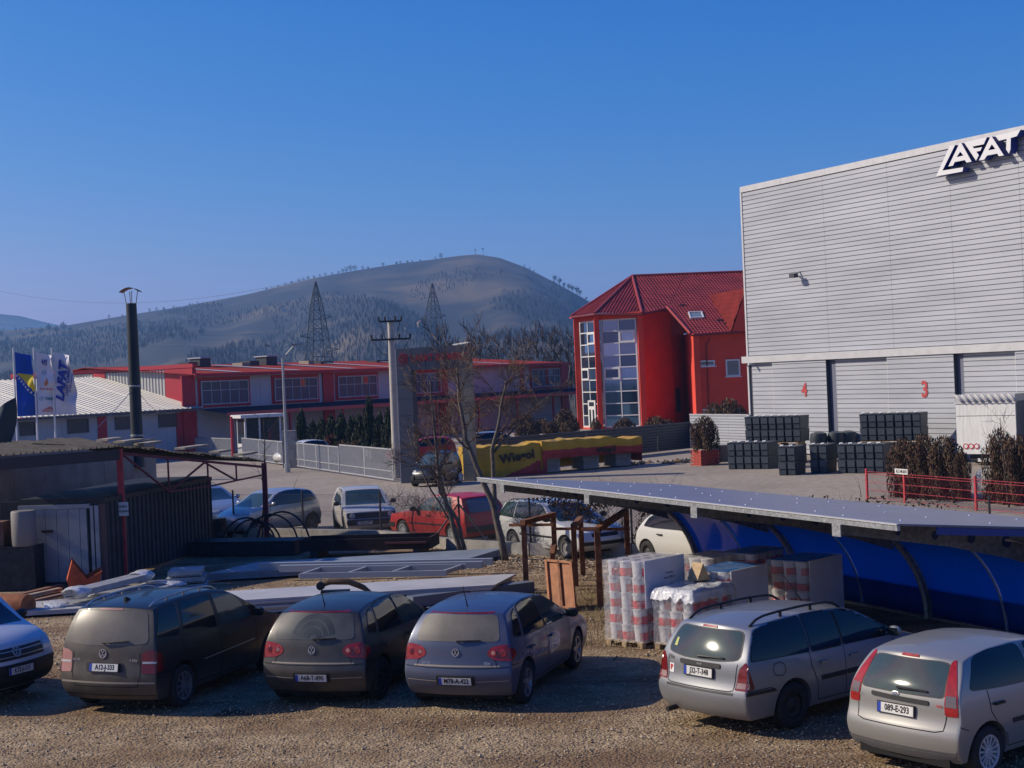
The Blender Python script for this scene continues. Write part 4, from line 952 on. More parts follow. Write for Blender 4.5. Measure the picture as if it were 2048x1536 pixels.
SP_G2 = dict(id='golf2', W=.83, belt=.90, rhw=.60, wb=2.475, wr=.29, mid=.55, rb=.05, fb=.07, crown=.025, taper=.05,
    top=[(-.32, 1.35), (-.15, 1.385), (.3, 1.41), (.8, 1.415), (1.15, 1.39), (1.32, 1.34), (1.7, 1.12), (2.02, .93), (2.15, .905), (2.6, .86), (3.05, .80), (3.12, .77)],
    rear=[(.2, -.6), (.32, -.69), (.42, -.72), (.52, -.715), (.58, -.66), (.9, -.63), (1.1, -.52), (1.35, -.32)],
    front=[(.2, 3.1), (.32, 3.22), (.5, 3.25), (.54, 3.2), (.58, 3.16), (.77, 3.12)])
SP_EST = dict(id='estate', W=.845, belt=.93, rhw=.62, wb=2.5, wr=.295, mid=.55, rb=.07, crown=.03,
    top=[(-.68, 1.34), (-.5, 1.40), (0, 1.43), (.6, 1.44), (1.1, 1.42), (1.35, 1.36), (1.75, 1.14), (2.1, .96), (2.25, .93), (2.7, .86), (3.05, .76), (3.15, .72)],
    rear=[(.2, -.8), (.32, -.9), (.46, -.95), (.56, -.95), (.62, -.89), (.92, -.87), (1.1, -.79), (1.34, -.68)],
    front=[(.2, 3.1), (.35, 3.24), (.52, 3.26), (.6, 3.2), (.72, 3.15)])
SP_KA = dict(id='ka', W=.82, belt=.86, rhw=.56, wb=2.45, wr=.28, mid=.5, rb=.12, fb=.25, crown=.05,
    top=[(-.40, 1.0), (-.25, 1.13), (-.05, 1.25), (.25, 1.34), (.6, 1.375), (1.0, 1.36), (1.3, 1.29), (1.6, 1.17), (1.95, 1.0), (2.2, .9), (2.5, .82), (2.8, .71), (2.95, .62)],
    rear=[(.2, -.42), (.35, -.54), (.5, -.58), (.65, -.565), (.85, -.49), (1.0, -.40)],
    front=[(.2, 2.9), (.35, 3.04), (.5, 3.05), (.62, 2.95)])
SP_SMA = dict(id='smart', W=.755, belt=.92, rhw=.56, wb=1.81, wr=.285, mid=.5, rb=.08,
    top=[(-.12, 1.46), (.1, 1.52), (.5, 1.55), (.85, 1.52), (1.05, 1.44), (1.35, 1.17), (1.6, .98), (1.72, .93), (1.95, .8), (2.05, .72)],
    rear=[(.2, -.28), (.35, -.33), (.6, -.34), (.95, -.30), (1.2, -.22), (1.46, -.12)],
    front=[(.2, 2.05), (.35, 2.15), (.5, 2.16), (.62, 2.12), (.72, 2.05)])
SP_VAN = dict(id='van', W=.95, belt=1.18, rhw=.76, wb=3.0, wr=.335, mid=.5, rb=.05, zb=.24,
    top=[(-.95, 1.93), (-.7, 1.96), (.5, 1.98), (1.8, 1.96), (2.2, 1.88), (2.45, 1.76), (2.9, 1.42), (3.22, 1.2), (3.4, 1.15), (3.65, 1.06), (3.8, .96)],
    rear=[(.24, -1.0), (.5, -1.05), (1.1, -1.04), (1.93, -.95)],
    front=[(.24, 3.75), (.42, 3.92), (.6, 3.93), (.8, 3.88), (.96, 3.8)])

P_TOUR = paint('black_dusty_paint', (.008, .009, .011), .1, .35, rear=.5, low=.45, coat=.3)
P_GA = paint('charcoal_dusty_paint', (.014, .016, .018), .15, .35, rear=.34, low=.45, coat=.3)
P_GB = paint('slate_blue_paint', (.045, .068, .135), .3, .36, rear=.24, low=.45, coat=.35)
P_FOC = paint('silver_paint', (.25, .265, .285), .5, .34, rear=.2, low=.6, coat=.4)
P_FIE = paint('warm_silver_paint', (.3, .3, .285), .45, .34, rear=.18, low=.6, coat=.4)
P_LUP = paint('pale_silver_paint', (.38, .39, .41), .45, .3, low=.25)
P_WH = paint('off_white_paint', (.46, .44, .40), 0, .4, low=.35)
P_RED = paint('red_paint', (.42, .012, .014), 0, .45, low=.25, coat=.15)
P_WE = paint('white_paint', (.56, .56, .53), 0, .35, low=.3)
P_BLU = paint('light_blue_silver_paint', (.34, .38, .43), .5, .3, low=.3)
P_SMA = paint('black_gloss_paint', (.012, .014, .018), .1, .3, low=.3)
P_VAN = paint('white_van_paint', (.55, .57, .6), 0, .3, low=.7)

def axle_at(px, py, hd, sp):           # rear axle centre from where the right rear tyre stands
    p = G(px, py); t = sp['W'] - .115
    return Vector((p.x - math.cos(hd) * t, p.y + math.sin(hd) * t, 0))

def golf(label, px, py, hdg, pm, num, glass, rim, rimm, left, dent, gname):
    hd = R(hdg); root, bv, hw = car('hatchback_car', label, axle_at(px, py, hd, SP_GOLF), hd, SP_GOLF, pm, 'cars parked in the front row', rim, rimm)
    sides(root, bv, [[(1.02, .975), (2.12, .94), (1.75, 1.2), (1.5, 1.345), (1.2, 1.40), (1.02, 1.41)]], M_GLF if not dent else M_GLG)
    sides(root, bv, [[(.02, 1.0), (.94, .975), (.94, 1.41), (.5, 1.41), (.2, 1.385)], [(-.36, 1.06), (-.07, 1.01), (.1, 1.375), (-.12, 1.3)]], M_GLS)
    decal(bv, [('B', [(-.66, 1.005), (.66, 1.005), (.56, 1.36), (-.56, 1.36)])], 'rear_window', glass, root, rad=.09)
    decal(bv, [('T', [(1.62, -.56), (2.36, -.66), (2.42, -.3), (2.43, 0), (2.42, .3), (2.36, .66), (1.62, .56), (1.55, 0)])], 'windscreen', M_GLS, root)
    for s_ in (1, -1):
        lamp = decal(bv, [('B', [(s_ * .845, .735), (s_ * .60, .745), (s_ * .49, .80), (s_ * .47, .86), (s_ * .53, .93), (s_ * .70, .965), (s_ * .845, .955)]),
                          ('R' if s_ < 0 else 'L', [(-.66, .735), (-.42, .79), (-.40, .86), (-.62, .955)])], 'tail_lamp', M_RED, root, .006, .05, .05)
        for cx, rr in ((.70, .055), (.565, .05)):
            p, n = hit(bv, 'B', s_ * cx, .85); b = MB(); b.lathe([(rr, .006), (rr * .95, .011), (rr * .6, .012)], 18); b.lathe([(rr * .6, .012), (.001, .014)], 14, None, 1)
            obj('lamp_ring', b.mesh('lamp_ring', [M_RED, M_PNK if cx < .6 else M_REDD]), lamp, M=frame(p, Vector((0, -1, 0)), n.cross(Vector((0, -1, 0)))))
    hl = decal(bv, [('B', [(-.5, 1.375), (.5, 1.375), (.49, 1.392), (-.49, 1.392)])], 'high_brake_lamp', M_REDD, root, rad=0)
    ribbon(bv, [('B', [(-.5, .82), (-.6, .73), (-.62, .65), (-.45, .635), (.45, .635), (.62, .65), (.6, .73), (.5, .82)]), ('B', [(-.80, .655), (-.62, .64)]), ('B', [(.62, .64), (.80, .655)]),
                ('R', [(.98, .3), (.98, 1.44)]), ('R', [(.0, 1.0), (.0, .75), (.12, .55), (.3, .45), (.36, .3)]), ('R', [(2.1, .95), (2.12, .6), (2.05, .3)]), ('R', [(-.62, .68), (-.34, .66)]), ('L', [(.98, .3), (.98, 1.44)]),
                ('R', [(.36, .3), (2.05, .3)])], 'panel_gaps', M_SEAM, root)
    ribbon(bv, [('B', [(-.78, .46), (-.3, .445)]), ('B', [(.3, .445), (.78, .46)])], 'bumper_crease', mat('dusty_crease', (.3, .26, .2), .6), root, .012)
    ribbon(bv, [('B', [(-.66, .665), (.66, .665)])], 'bumper_edge', mat('dusty_crease', (.3, .26, .2), .6), root, .022)
    decal(bv, [('B', [(-.30, .385), (.30, .385), (.30, .53), (-.30, .53)])], 'plate_recess', M_BLK, root, .003, rad=.02)
    plate(root, bv, 'B', num, 0, .457, .5, .105)
    vw_badge(root, bv, 'B', 0, .855, .058)
    if not dent:  # wiper-swept arc in the dust
        for r0, r1, mm in ((.07, .35, mat('half_wiped_glass', (.058, .06, .051), .24, coat=.3, var=.2, vs=4)), (.16, .185, M_GD2), (.25, .27, M_GD2)):
            N = 16; sw = [(.0 + r1 * math.cos(R(12 + 156 * i / N)), 1.015 + r1 * math.sin(R(12 + 156 * i / N))) for i in range(N + 1)] + [(.0 + r0 * math.cos(R(12 + 156 * i / N)), 1.015 + r0 * math.sin(R(12 + 156 * i / N))) for i in range(N, -1, -1)]
            decal(bv, [('B', sw)], 'wiper_sweep', mm, root, .0065 + r0 * .003 * (r0 > .1), .1, 0, .002)
    wiper(root, bv, -.02, 1.005, -.34, 1.02)
    if left: label_on(root, bv, 'B', 'GOLF', .45, .70, .05, M_CHR, bold=.001, sx=1.3); label_on(root, bv, 'B', 'TDI', -.47, .70, .05, M_CHR, bold=.001, sx=1.3)
    for x in (.22, 1.2): handle(root, bv, 'R', x, .80, pm); handle(root, bv, 'L', x, .80, pm)
    for sd in (-1, 1): mirror(root, bv, 1.98, .97, sd, pm if not dent else M_BLK, hw)
    antenna(root, bv, -.12, 0, .32)
    if dent:      # crumpled, silver-taped patch on the right flank and front corner
        tp = mat('crumpled_tape', (.35, .36, .4), .25, .3, bump=1, bs=14, coat=.3)
        decal(bv, [('R', [(1.05, .52), (1.55, .56), (1.58, .80), (1.3, .84), (1.06, .78)])], 'tape_patch', tp, root, .006, rad=.03)
        decal(bv, [('R', [(-.34, .70), (.08, .66), (.5, .62), (.98, .60), (.98, .66), (.4, .72), (.0, .80)])], 'dent_scuff', mat('scuffed_paint', (.11, .12, .17), .4, bump=1, bs=10, var=.5, vs=9), root, .004, rad=.03)
        decal(bv, [('R', [(2.15, .72), (2.5, .78), (3.0, .74), (3.15, .6), (2.95, .68), (2.4, .7)])], 'wing_scuff', mat('scuffed_paint', (.11, .12, .17), .4), root, .004, rad=.03)
    return root, bv
golf('dark charcoal hatchback, dust swirl on its rear window, parked between people carrier and blue hatchback', 757, 1397, 16, P_GA, 'A68-T-890', M_GD2, '9', M_STL, False, False, 0)
golf('slate blue hatchback with taped dented right flank and fully dusty rear window', 1046, 1406, 19, P_GB, 'M78-A-422', M_GDU, '5', M_ALU, True, True, 0)

# ---- people carrier
hd = R(20); root, bv, hw = car('people_carrier', 'black people carrier with dust-coated tail and silver roof rails', axle_at(361, 1412, hd, SP_TOUR), hd, SP_TOUR, P_TOUR, 'cars parked in the front row', '9', M_ALU)
sides(root, bv, [[(1.12, 1.05), (2.1, 1.03), (1.82, 1.36), (1.65, 1.48), (1.12, 1.55)]], M_GLF)
sides(root, bv, [[(.08, 1.08), (1.02, 1.05), (1.02, 1.555), (.2, 1.56)], [(-.58, 1.15), (-.02, 1.09), (.08, 1.555), (-.36, 1.51)], [(2.16, 1.03), (2.5, 1.04), (1.95, 1.33)]], M_GLS)
decal(bv, [('B', [(-.72, 1.07), (-.3, 1.045), (.3, 1.045), (.72, 1.07), (.60, 1.53), (-.60, 1.53)])], 'rear_window', M_GDU, root, rad=.1)
decal(bv, [('T', [(1.87, -.62), (2.68, -.7), (2.74, -.3), (2.74, .3), (2.68, .7), (1.87, .62)])], 'windscreen', M_GLS, root)
for s_ in (1, -1):
    l = decal(bv, [('B', [(s_ * .86, .63), (s_ * .62, .64), (s_ * .61, .93), (s_ * .68, .965), (s_ * .86, .99)]), ('R' if s_ < 0 else 'L', [(-.72, .64), (-.54, .66), (-.52, .9), (-.70, .98)])], 'tail_lamp', M_PNK if s_ > 0 else M_REDD, root, .006, .06, .03)
    decal(bv, [('B', [(s_ * .84, .78), (s_ * .63, .78), (s_ * .63, .81), (s_ * .84, .81)])], 'reverse_lamp', M_CLR, l, .009, .06, 0)
decal(bv, [('B', [(-.2, 1.545), (.2, 1.545), (.2, 1.568), (-.2, 1.568)])], 'high_brake_lamp', M_PNK, root, rad=0)
ribbon(bv, [('B', [(-.58, .93), (-.60, .62), (-.55, .44), (.55, .44), (.60, .62), (.58, .93)]), ('B', [(-.8, .3), (.8, .3)]), ('R', [(1.07, .3), (1.07, 1.58)]), ('R', [(.02, 1.1), (.03, .8), (.2, .6), (.36, .5), (.4, .3)]), ('R', [(2.15, 1.0), (2.2, .6), (2.12, .3)]), ('R', [(-.7, .64), (-.38, .62)]), ('R', [(.4, .3), (2.12, .3)])], 'panel_gaps', M_SEAM, root)
ribbon(bv, [('R', [(.55, .62), (2.1, .66)])], 'side_strip', M_CHR, root, .018, .006)
ribbon(bv, [('B', [(-.82, .50), (.82, .50)])], 'bumper_edge', mat('dusty_crease', (.3, .26, .2), .6), root, .03)
decal(bv, [('B', [(-.33, .66), (.33, .66), (.33, .79), (-.33, .79)])], 'plate_recess', M_BLK, root, .003, rad=.02)
plate(root, bv, 'B', 'A12-J-333', 0, .722); vw_badge(root, bv, 'B', .03, .925, .068); wiper(root, bv, .03, 1.08, -.36, 1.10)
label_on(root, bv, 'B', 'TOURAN', .5, .825, .05, M_CHR, bold=.001, sx=1.2); label_on(root, bv, 'B', '2.0 TDI', -.46, .825, .05, M_CHR, bold=.001, sx=1.2)
for x in (.25, 1.3): handle(root, bv, 'R', x, .86, P_TOUR); handle(root, bv, 'L', x, .86, P_TOUR)
for sd in (-1, 1): mirror(root, bv, 2.12, 1.06, sd, P_TOUR, hw)
rails(root, bv, -.38, 1.5, .56, mat('satin_alloy', (.5, .5, .5), .35, .9), .045); antenna(root, bv, -.12, 0, fin=True)

# ---- silver estate
hd = R(51); root, bv, hw = car('estate_car', 'silver estate car with black roof rails and red P sticker beside its plate', axle_at(1580, 1455, hd, SP_FOC), hd, SP_FOC, P_FOC, 'cars parked in the front row', 'steel', M_STL)
for _p, _r in (([(-.74, .99), (.36, .967), (.36, 1.42), (-.4, 1.38), (-.60, 1.28)], .08), ([(.42, .965), (1.03, .96), (1.03, 1.415), (.42, 1.42)], .03), ([(1.09, .96), (2.28, .95), (1.75, 1.26), (1.5, 1.37), (1.09, 1.415)], .06)): sides(root, bv, [_p], M_GLS)
_rw = [(-.64, 1.0), (-.3, .965), (.3, .965), (.64, 1.0), (.55, 1.335), (-.55, 1.335)]; seal(bv, 'B', _rw, root, decal(bv, [('B', _rw)], 'rear_window', M_GFO, root, rad=.1), .11)
decal(bv, [('T', [(1.64, -.56), (2.36, -.64), (2.42, -.3), (2.42, .3), (2.36, .64), (1.64, .56)])], 'windscreen', M_GLS, root)
for s_ in (1, -1):
    l = decal(bv, [('B', [(s_ * .83, .625), (s_ * .61, .625), (s_ * .66, .90), (s_ * .735, .985), (s_ * .80, .90)]), ('R' if s_ < 0 else 'L', [(-.90, .625), (-.74, .64), (-.80, .86), (-.88, .98)])], 'tail_lamp', M_REDD, root, .006, .06, .02)
    decal(bv, [('B', [(s_ * .80, .65), (s_ * .63, .65), (s_ * .64, .72), (s_ * .80, .72)])], 'reverse_lamp', mat('lamp_smoked', (.3, .2, .18), .25, coat=.4), l, .01, .06, 0)
decal(bv, [('B', [(-.13, 1.352), (.13, 1.352), (.12, 1.375), (-.12, 1.375)])], 'high_brake_lamp', M_RED, root, .012, rad=0)
ribbon(bv, [('B', [(-.62, .95), (-.59, .62), (-.52, .60), (.52, .60), (.59, .62), (.62, .95)]), ('R', [(.36, .97), (.37, .8), (.47, .55), (.5, .3)]), ('R', [(1.08, .3), (1.06, 1.43)]), ('R', [(2.15, .95), (2.17, .6), (2.1, .3)]), ('R', [(-.9, .62), (-.45, .62), (-.33, .56)]), ('R', [(.5, .3), (2.1, .3)]), ('R', [(-.34, .76), (-.38, .83), (-.34, .9), (-.24, .92), (-.16, .88), (-.14, .8), (-.2, .74), (-.34, .76)])], 'panel_gaps', M_SEAM, root)
ribbon(bv, [('B', [(-.6, .572), (.6, .572)])], 'bumper_step', M_BLK, root, .03, .004)
for dr in 'RL': decal(bv, [(dr, [(-.98, .565), (-.36, .56), (-.37, .60), (-.98, .61)]), ], 'bumper_strip', M_BLK, root, .012, rad=0)
for dr in 'RL':
    decal(bv, [(dr, [(.56, .56), (1.05, .56), (1.05, .62), (.56, .62)])], 'door_strip', M_BLK, root, .014, rad=0); decal(bv, [(dr, [(1.1, .56), (2.1, .56), (2.1, .62), (1.1, .62)])], 'door_strip', M_BLK, root, .014, rad=0)
decal(bv, [('B', [(-.36, .87), (.36, .87), (.36, .93), (-.36, .93)])], 'tailgate_grip', M_BLK, root, .014, rad=.02)
plate(root, bv, 'B', 'J32-T-348', 0, .80); oval_badge(root, bv, 'B', 0, .902, .05); wiper(root, bv, .02, .99, -.36, 1.0)
label_on(root, bv, 'B', 'Focus', .52, .925, .075, M_TXT, sx=.8, bold=.002, shear=.2)
st = decal(bv, [('B', [(.49, .72), (.58, .72), (.58, .84), (.49, .84)])], 'sticker', M_WHT, root, .005, rad=0); label_on(st, bv, 'B', 'P', .535, .785, .1, M_STR, .008, bold=.004)
decal(bv, [('B', [(.49, 1.07), (.55, 1.07), (.54, 1.17), (.50, 1.17)])], 'window_sticker', mat('green_yellow_sticker', (.25, .35, .1), .4, col2=(.5, .45, .1), vs=30), root, .007, rad=.01)
for x in (.62, 1.25): handle(root, bv, 'R', x, .80, P_FOC); handle(root, bv, 'L', x, .80, P_FOC)
for sd in (-1, 1): mirror(root, bv, 2.05, .97, sd, P_FOC, hw)
rails(root, bv, -.5, 1.35, .54, M_BLK, .07, .018, 2); antenna(root, bv, 1.2, 0, .55, .9)
b = MB(); b.tube((-1.02, .52, .24), (-.7, .52, .25), .035, n=10); b.build('exhaust_pipe', M_BLK, root)

# ---- warm silver hatchback
hd = R(52); root, bv, hw = car('small_hatchback', 'warm silver small hatchback with tall red tail lamps beside its rear window', axle_at(1968, 1553, hd, SP_FIE), hd, SP_FIE, P_FIE, 'cars parked in the front row', '12', M_ALW)
for dr in 'RL':
    decal(bv, [(dr, [(-.28, 1.02), (.3, .985), (.9, .97), (.9, 1.40), (.3, 1.40), (-.02, 1.36)])], 'side_window', M_GLS, root, rad=.1); decal(bv, [(dr, [(.98, .97), (2.1, .96), (1.75, 1.2), (1.5, 1.33), (1.2, 1.385), (.98, 1.395)])], 'side_window', M_GLS, root, rad=.06)
_rw = [(-.57, .955), (.57, .955), (.52, 1.29), (.4, 1.315), (-.4, 1.315), (-.52, 1.29)]; seal(bv, 'B', _rw, root, decal(bv, [('B', _rw)], 'rear_window', M_GFO, root, rad=.06), .07)
decal(bv, [('T', [(1.7, -.55), (2.3, -.64), (2.36, -.3), (2.36, .3), (2.3, .64), (1.7, .55)])], 'windscreen', M_GLS, root)
for s_ in (1, -1):
    l = decal(bv, [('B', [(s_ * .76, .76), (s_ * .60, .76), (s_ * .585, 1.0), (s_ * .525, 1.32), (s_ * .57, 1.345), (s_ * .67, 1.15), (s_ * .745, .95)])], 'tail_lamp', M_RED, root, .007, .05, .03)
    decal(bv, [('B', [(s_ * .74, .86), (s_ * .61, .86), (s_ * .60, .98), (s_ * .72, .98)])], 'reverse_lamp', mat('lamp_smoked_grey', (.12, .1, .1), .2, coat=.5), l, .012, .05, .01)
decal(bv, [('B', [(-.12, 1.335), (.12, 1.335), (.11, 1.36), (-.11, 1.36)])], 'high_brake_lamp', M_RED, root, .012, rad=0)
ribbon(bv, [('B', [(-.62, .76), (-.6, .60), (-.5, .575), (.5, .575), (.6, .60), (.62, .76)]), ('R', [(.94, .3), (.94, 1.42)]), ('R', [(.04, .99), (.06, .75), (.2, .55), (.34, .45), (.38, .3)]), ('R', [(2.05, .95), (2.08, .6), (2.0, .3)]), ('R', [(-.6, .70), (-.36, .60)]), ('R', [(.38, .3), (2.0, .3)])], 'panel_gaps', M_SEAM, root)
decal(bv, [('B', [(-.40, .855), (.40, .87), (.40, .92), (-.40, .905)])], 'tailgate_grip', M_BLK, root, .014, rad=.02)
plate(root, bv, 'B', '089-E-293', .03, .76); oval_badge(root, bv, 'B', .05, .935, .055); wiper(root, bv, .02, 1.0, -.33, 1.0)
label_on(root, bv, 'B', 'Fiesta', .53, .855, .045, M_CHR, sx=1.1); label_on(root, bv, 'B', 'TDCi', -.52, .86, .035, M_STR, sx=1.2, bold=.001)
decal(bv, [('B', [(-.76, .24), (.76, .24), (.78, .36), (-.78, .36)])], 'bumper_valance', mat('grey_plastic', (.11, .11, .115), .65), root, .003, rad=.02)
for dr in 'RL': decal(bv, [(dr, [(.45, .56), (2.0, .56), (2.0, .61), (.45, .61)])], 'door_strip', M_BLK, root, .012, rad=0); 
for x in (.2, 1.15): handle(root, bv, 'R', x, .83, M_BLK); handle(root, bv, 'L', x, .83, M_BLK)
for sd in (-1, 1): mirror(root, bv, 1.95, .98, sd, P_FIE, hw)

# ---- second row and farther cars
def simple_car(name, label, loc, hdg, sp, pm, side, ws, rw, rim='7', rimm=None, group=None, glass=None, front=None, rear=None, mir=None, cat='car', steer=0):
    root, bv, hw = car(name, label, loc, R(hdg), sp, pm, group, rim, rimm, steer, cat)
    sides(root, bv, side, glass or M_GLS)
    decal(bv, [('T', ws)], 'windscreen', glass or M_GLS, root)
    seal(bv, 'B', rw, root, decal(bv, [('B', rw)], 'rear_window', glass or M_GLS, root, rad=.06), .07)
    for s_ in (1, -1):
        if front: decal(bv, [('F', [(s_ * a, b) for a, b in front])], 'headlamp', M_CLR, root, .006, .06, .03)
        if rear: decal(bv, [('B', [(s_ * a, b) for a, b in rear])], 'tail_lamp', M_RED, root, .006, .06, .02)
        if mir: mirror(root, bv, mir[0], mir[1], s_, mir[2] if len(mir) > 2 else pm, hw)
    return root, bv, hw
def at_tyre(px, py, hdg, sp, front=False, left=False):
    p = G(px, py); h = R(hdg); t = (sp['W'] - .115) * (1 if left else -1); k = sp['wb'] if front else 0
    f = Vector((math.sin(h), math.cos(h), 0)); l = Vector((-f.y, f.x, 0)); return Vector((p.x, p.y, 0)) - l * t - f * k
ROW2 = 'cars parked behind the wire fence'
WS = lambda a, b, c, d: [(a, -c), (b, -d), (b + .05, -.3), (b + .05, .3), (b, d), (a, c)]
# small pale silver hatch
root, bv, hw = simple_car('small_hatchback', 'pale silver three-door small hatchback parked behind the wire fence, nose to the left', at_tyre(623, 1060, 222, SP_LUP, left=True), 222, SP_LUP, P_LUP,
    [[(-.2, 1.02), (.55, .985), (1.75, .96), (1.4, 1.3), (1.1, 1.38), (.2, 1.39), (-.02, 1.3)]], WS(1.44, 2.1, .54, .64), [(-.55, 1.0), (.55, 1.0), (.48, 1.3), (-.48, 1.3)], '7', M_ALU, ROW2, M_GLG, [(.42, .56), (.7, .6), (.72, .74), (.5, .73)], [(.6, .7), (.78, .7), (.76, .95), (.62, .95)], (1.7, .98))
ribbon(bv, [('L', [(.5, .3), (.45, .97)]), ('L', [(1.75, .3), (1.78, .95)]), ('L', [(-.1, .64), (1.75, .64)])], 'panel_gaps', M_SEAM, root); handle(root, bv, 'L', .65, .8, P_LUP); antenna(root, bv, .1, 0, .4, .6)
# boxy off-white hatch, front on
root, bv, hw = simple_car('boxy_hatchback', 'boxy off-white old hatchback facing the camera behind the wire fence', Vector((-5.35, 49.6, 0)), 166, SP_G2, P_WH,
    [[(.95, .95), (1.85, .93), (1.4, 1.22), (1.2, 1.34), (.95, 1.35)], [(.0, .95), (.88, .95), (.88, 1.355), (.2, 1.34)]], WS(1.3, 1.98, .56, .66), [(-.56, .93), (.56, .93), (.5, 1.28), (-.5, 1.28)], 'steel', M_STL, ROW2, M_GLG, None, [(.5, .65), (.75, .65), (.75, .85), (.5, .85)], (1.78, .92, M_BLK))
decal(bv, [('F', [(-.76, .56), (.76, .56), (.76, .735), (-.76, .735)])], 'grille', M_BLK, root, .006, rad=0)
for s_ in (1, -1):
    p, n = hit(bv, 'F', s_ * .6, .645); b = MB(); b.lathe([(.085, 0), (.08, .02), (.001, .028)], 18); obj('headlamp', b.mesh('headlamp', M_CLR), root, M=frame(p + Vector((.01, 0, 0)), (0, 1, 0), (0, 0, 1)))
decal(bv, [('F', [(-.78, .36), (.78, .36), (.78, .53), (-.78, .53)])], 'bumper', M_BLK, root, .02, rad=.02); plate(root, bv, 'F', 'T32-O-277', -.25, .44, .5, .105, .03)
# red hatch
root, bv, hw = simple_car('boxy_hatchback', 'red old hatchback seen from its left flank behind the wire fence and bare trees', at_tyre(910, 1088, -40, SP_G2, left=True), -40, SP_G2, P_RED,
    [[(.95, .95), (1.85, .93), (1.4, 1.22), (1.2, 1.34), (.95, 1.35)], [(.0, .95), (.88, .95), (.88, 1.355), (.2, 1.34)]], WS(1.3, 1.98, .56, .66), [(-.58, .92), (.58, .92), (.5, 1.29), (-.5, 1.29)], '12', M_ALW, ROW2, mat('pale_reflecting_glass', (.09, .12, .14), .08, coat=.5), None, [(.48, .64), (.76, .64), (.76, .84), (.48, .84)], (1.75, .93, M_BLK))
for dr in 'LR': decal(bv, [(dr, [(.4, .52), (2.05, .52), (2.05, .565), (.4, .565)])], 'side_strip', M_BLK, root, .01, rad=0)
decal(bv, [('F', [(-.78, .36), (.78, .36), (.78, .53), (-.78, .53)])], 'bumper', M_BLK, root, .02, rad=.02); decal(bv, [('L', [(2.9, .38), (3.2, .38), (3.2, .52), (2.85, .52)])], 'bumper_corner', M_BLK, root, .015, rad=0); decal(bv, [('B', [(-.78, .36), (.78, .36), (.78, .53), (-.78, .53)])], 'bumper', M_BLK, root, .015, rad=.02); handle(root, bv, 'L', 1.1, .8, M_BLK); handle(root, bv, 'L', .2, .8, M_BLK)
# white estate
root, bv, hw = simple_car('estate_car', 'white estate car pointing right behind the rusty frames and wire fence', at_tyre(1032, 1104, 147, SP_EST), 147, SP_EST, P_WE,
    [[(1.0, .97), (1.95, .95), (1.5, 1.22), (1.25, 1.36), (1.0, 1.375)], [(.1, .97), (.93, .97), (.93, 1.38), (.1, 1.385)], [(-.74, .99), (.02, .97), (.02, 1.385), (-.45, 1.36)]], WS(1.36, 2.05, .57, .66), [(-.6, .95), (.6, .95), (.52, 1.28), (-.52, 1.28)], 'steel', mat('grey_steel_rim', (.16, .15, .14), .6), ROW2, M_GLG, [(.45, .57), (.74, .57), (.74, .7), (.45, .7)], [(.5, .64), (.78, .64), (.78, .85), (.5, .85)], (1.85, .97, M_BLK))
rails(root, bv, -.5, 1.1, .55, M_BLK, .04); ribbon(bv, [('R', [(.06, .3), (.06, .97)]), ('R', [(.97, .3), (.97, 1.38)]), ('R', [(1.95, .3), (1.97, .95)])], 'panel_gaps', M_SEAM, root)
for dr in 'RL': decal(bv, [(dr, [(.4, .52), (2.1, .52), (2.1, .57), (.4, .57)])], 'side_strip', M_BLK, root, .01, rad=0)
handle(root, bv, 'R', .2, .82, M_BLK); handle(root, bv, 'R', 1.12, .82, M_BLK)
decal(bv, [('F', [(-.42, .58), (.42, .58), (.42, .68), (-.42, .68)])], 'grille', M_BLK, root, .006, rad=.02); decal(bv, [('F', [(-.76, .38), (.76, .38), (.76, .47), (-.76, .47)])], 'bumper_strip', M_BLK, root, .012, rad=.02)
# rounded white car
root, bv, hw = simple_car('rounded_hatchback', 'white rounded small car with arched roof half hidden by dry creeper and wrapped pallets', at_tyre(1300, 1126, 146, SP_KA), 146, SP_KA, P_WE,
    [[(-.12, .93), (.3, .91), (1.75, .9), (1.4, 1.1), (1.0, 1.24), (.6, 1.28), (.25, 1.25), (.0, 1.13)]], WS(1.35, 2.1, .5, .62), [(-.5, .9), (.5, .9), (.42, 1.1), (-.42, 1.1)], 'steel', M_STL, ROW2, M_GLS, [(.45, .52), (.72, .56), (.66, .68), (.5, .66)], None, (1.62, .93, M_BLK)); handle(root, bv, 'R', .55, .76, M_BLK)
# blue-silver estate behind the container
root, bv, hw = simple_car('estate_car', 'light blue-silver estate car showing only its front half behind the ribbed container', Vector((-11.9, 53.2, 0)), 140, SP_FOC, P_BLU,
    [[(-.7, 1.0), (.4, .97), (.4, 1.4), (-.4, 1.36)], [(.46, .97), (1.05, .96), (1.05, 1.41), (.46, 1.4)], [(1.12, .96), (2.2, .95), (1.7, 1.26), (1.45, 1.36), (1.12, 1.4)]], WS(1.64, 2.36, .56, .64), [(-.6, 1.0), (.6, 1.0), (.5, 1.3), (-.5, 1.3)], '7', M_ALU, ROW2, M_GLG, [(.45, .56), (.74, .58), (.72, .7), (.45, .7)], None, (2.05, .97)); rails(root, bv, -.5, 1.35, .54, M_BLK, .05)
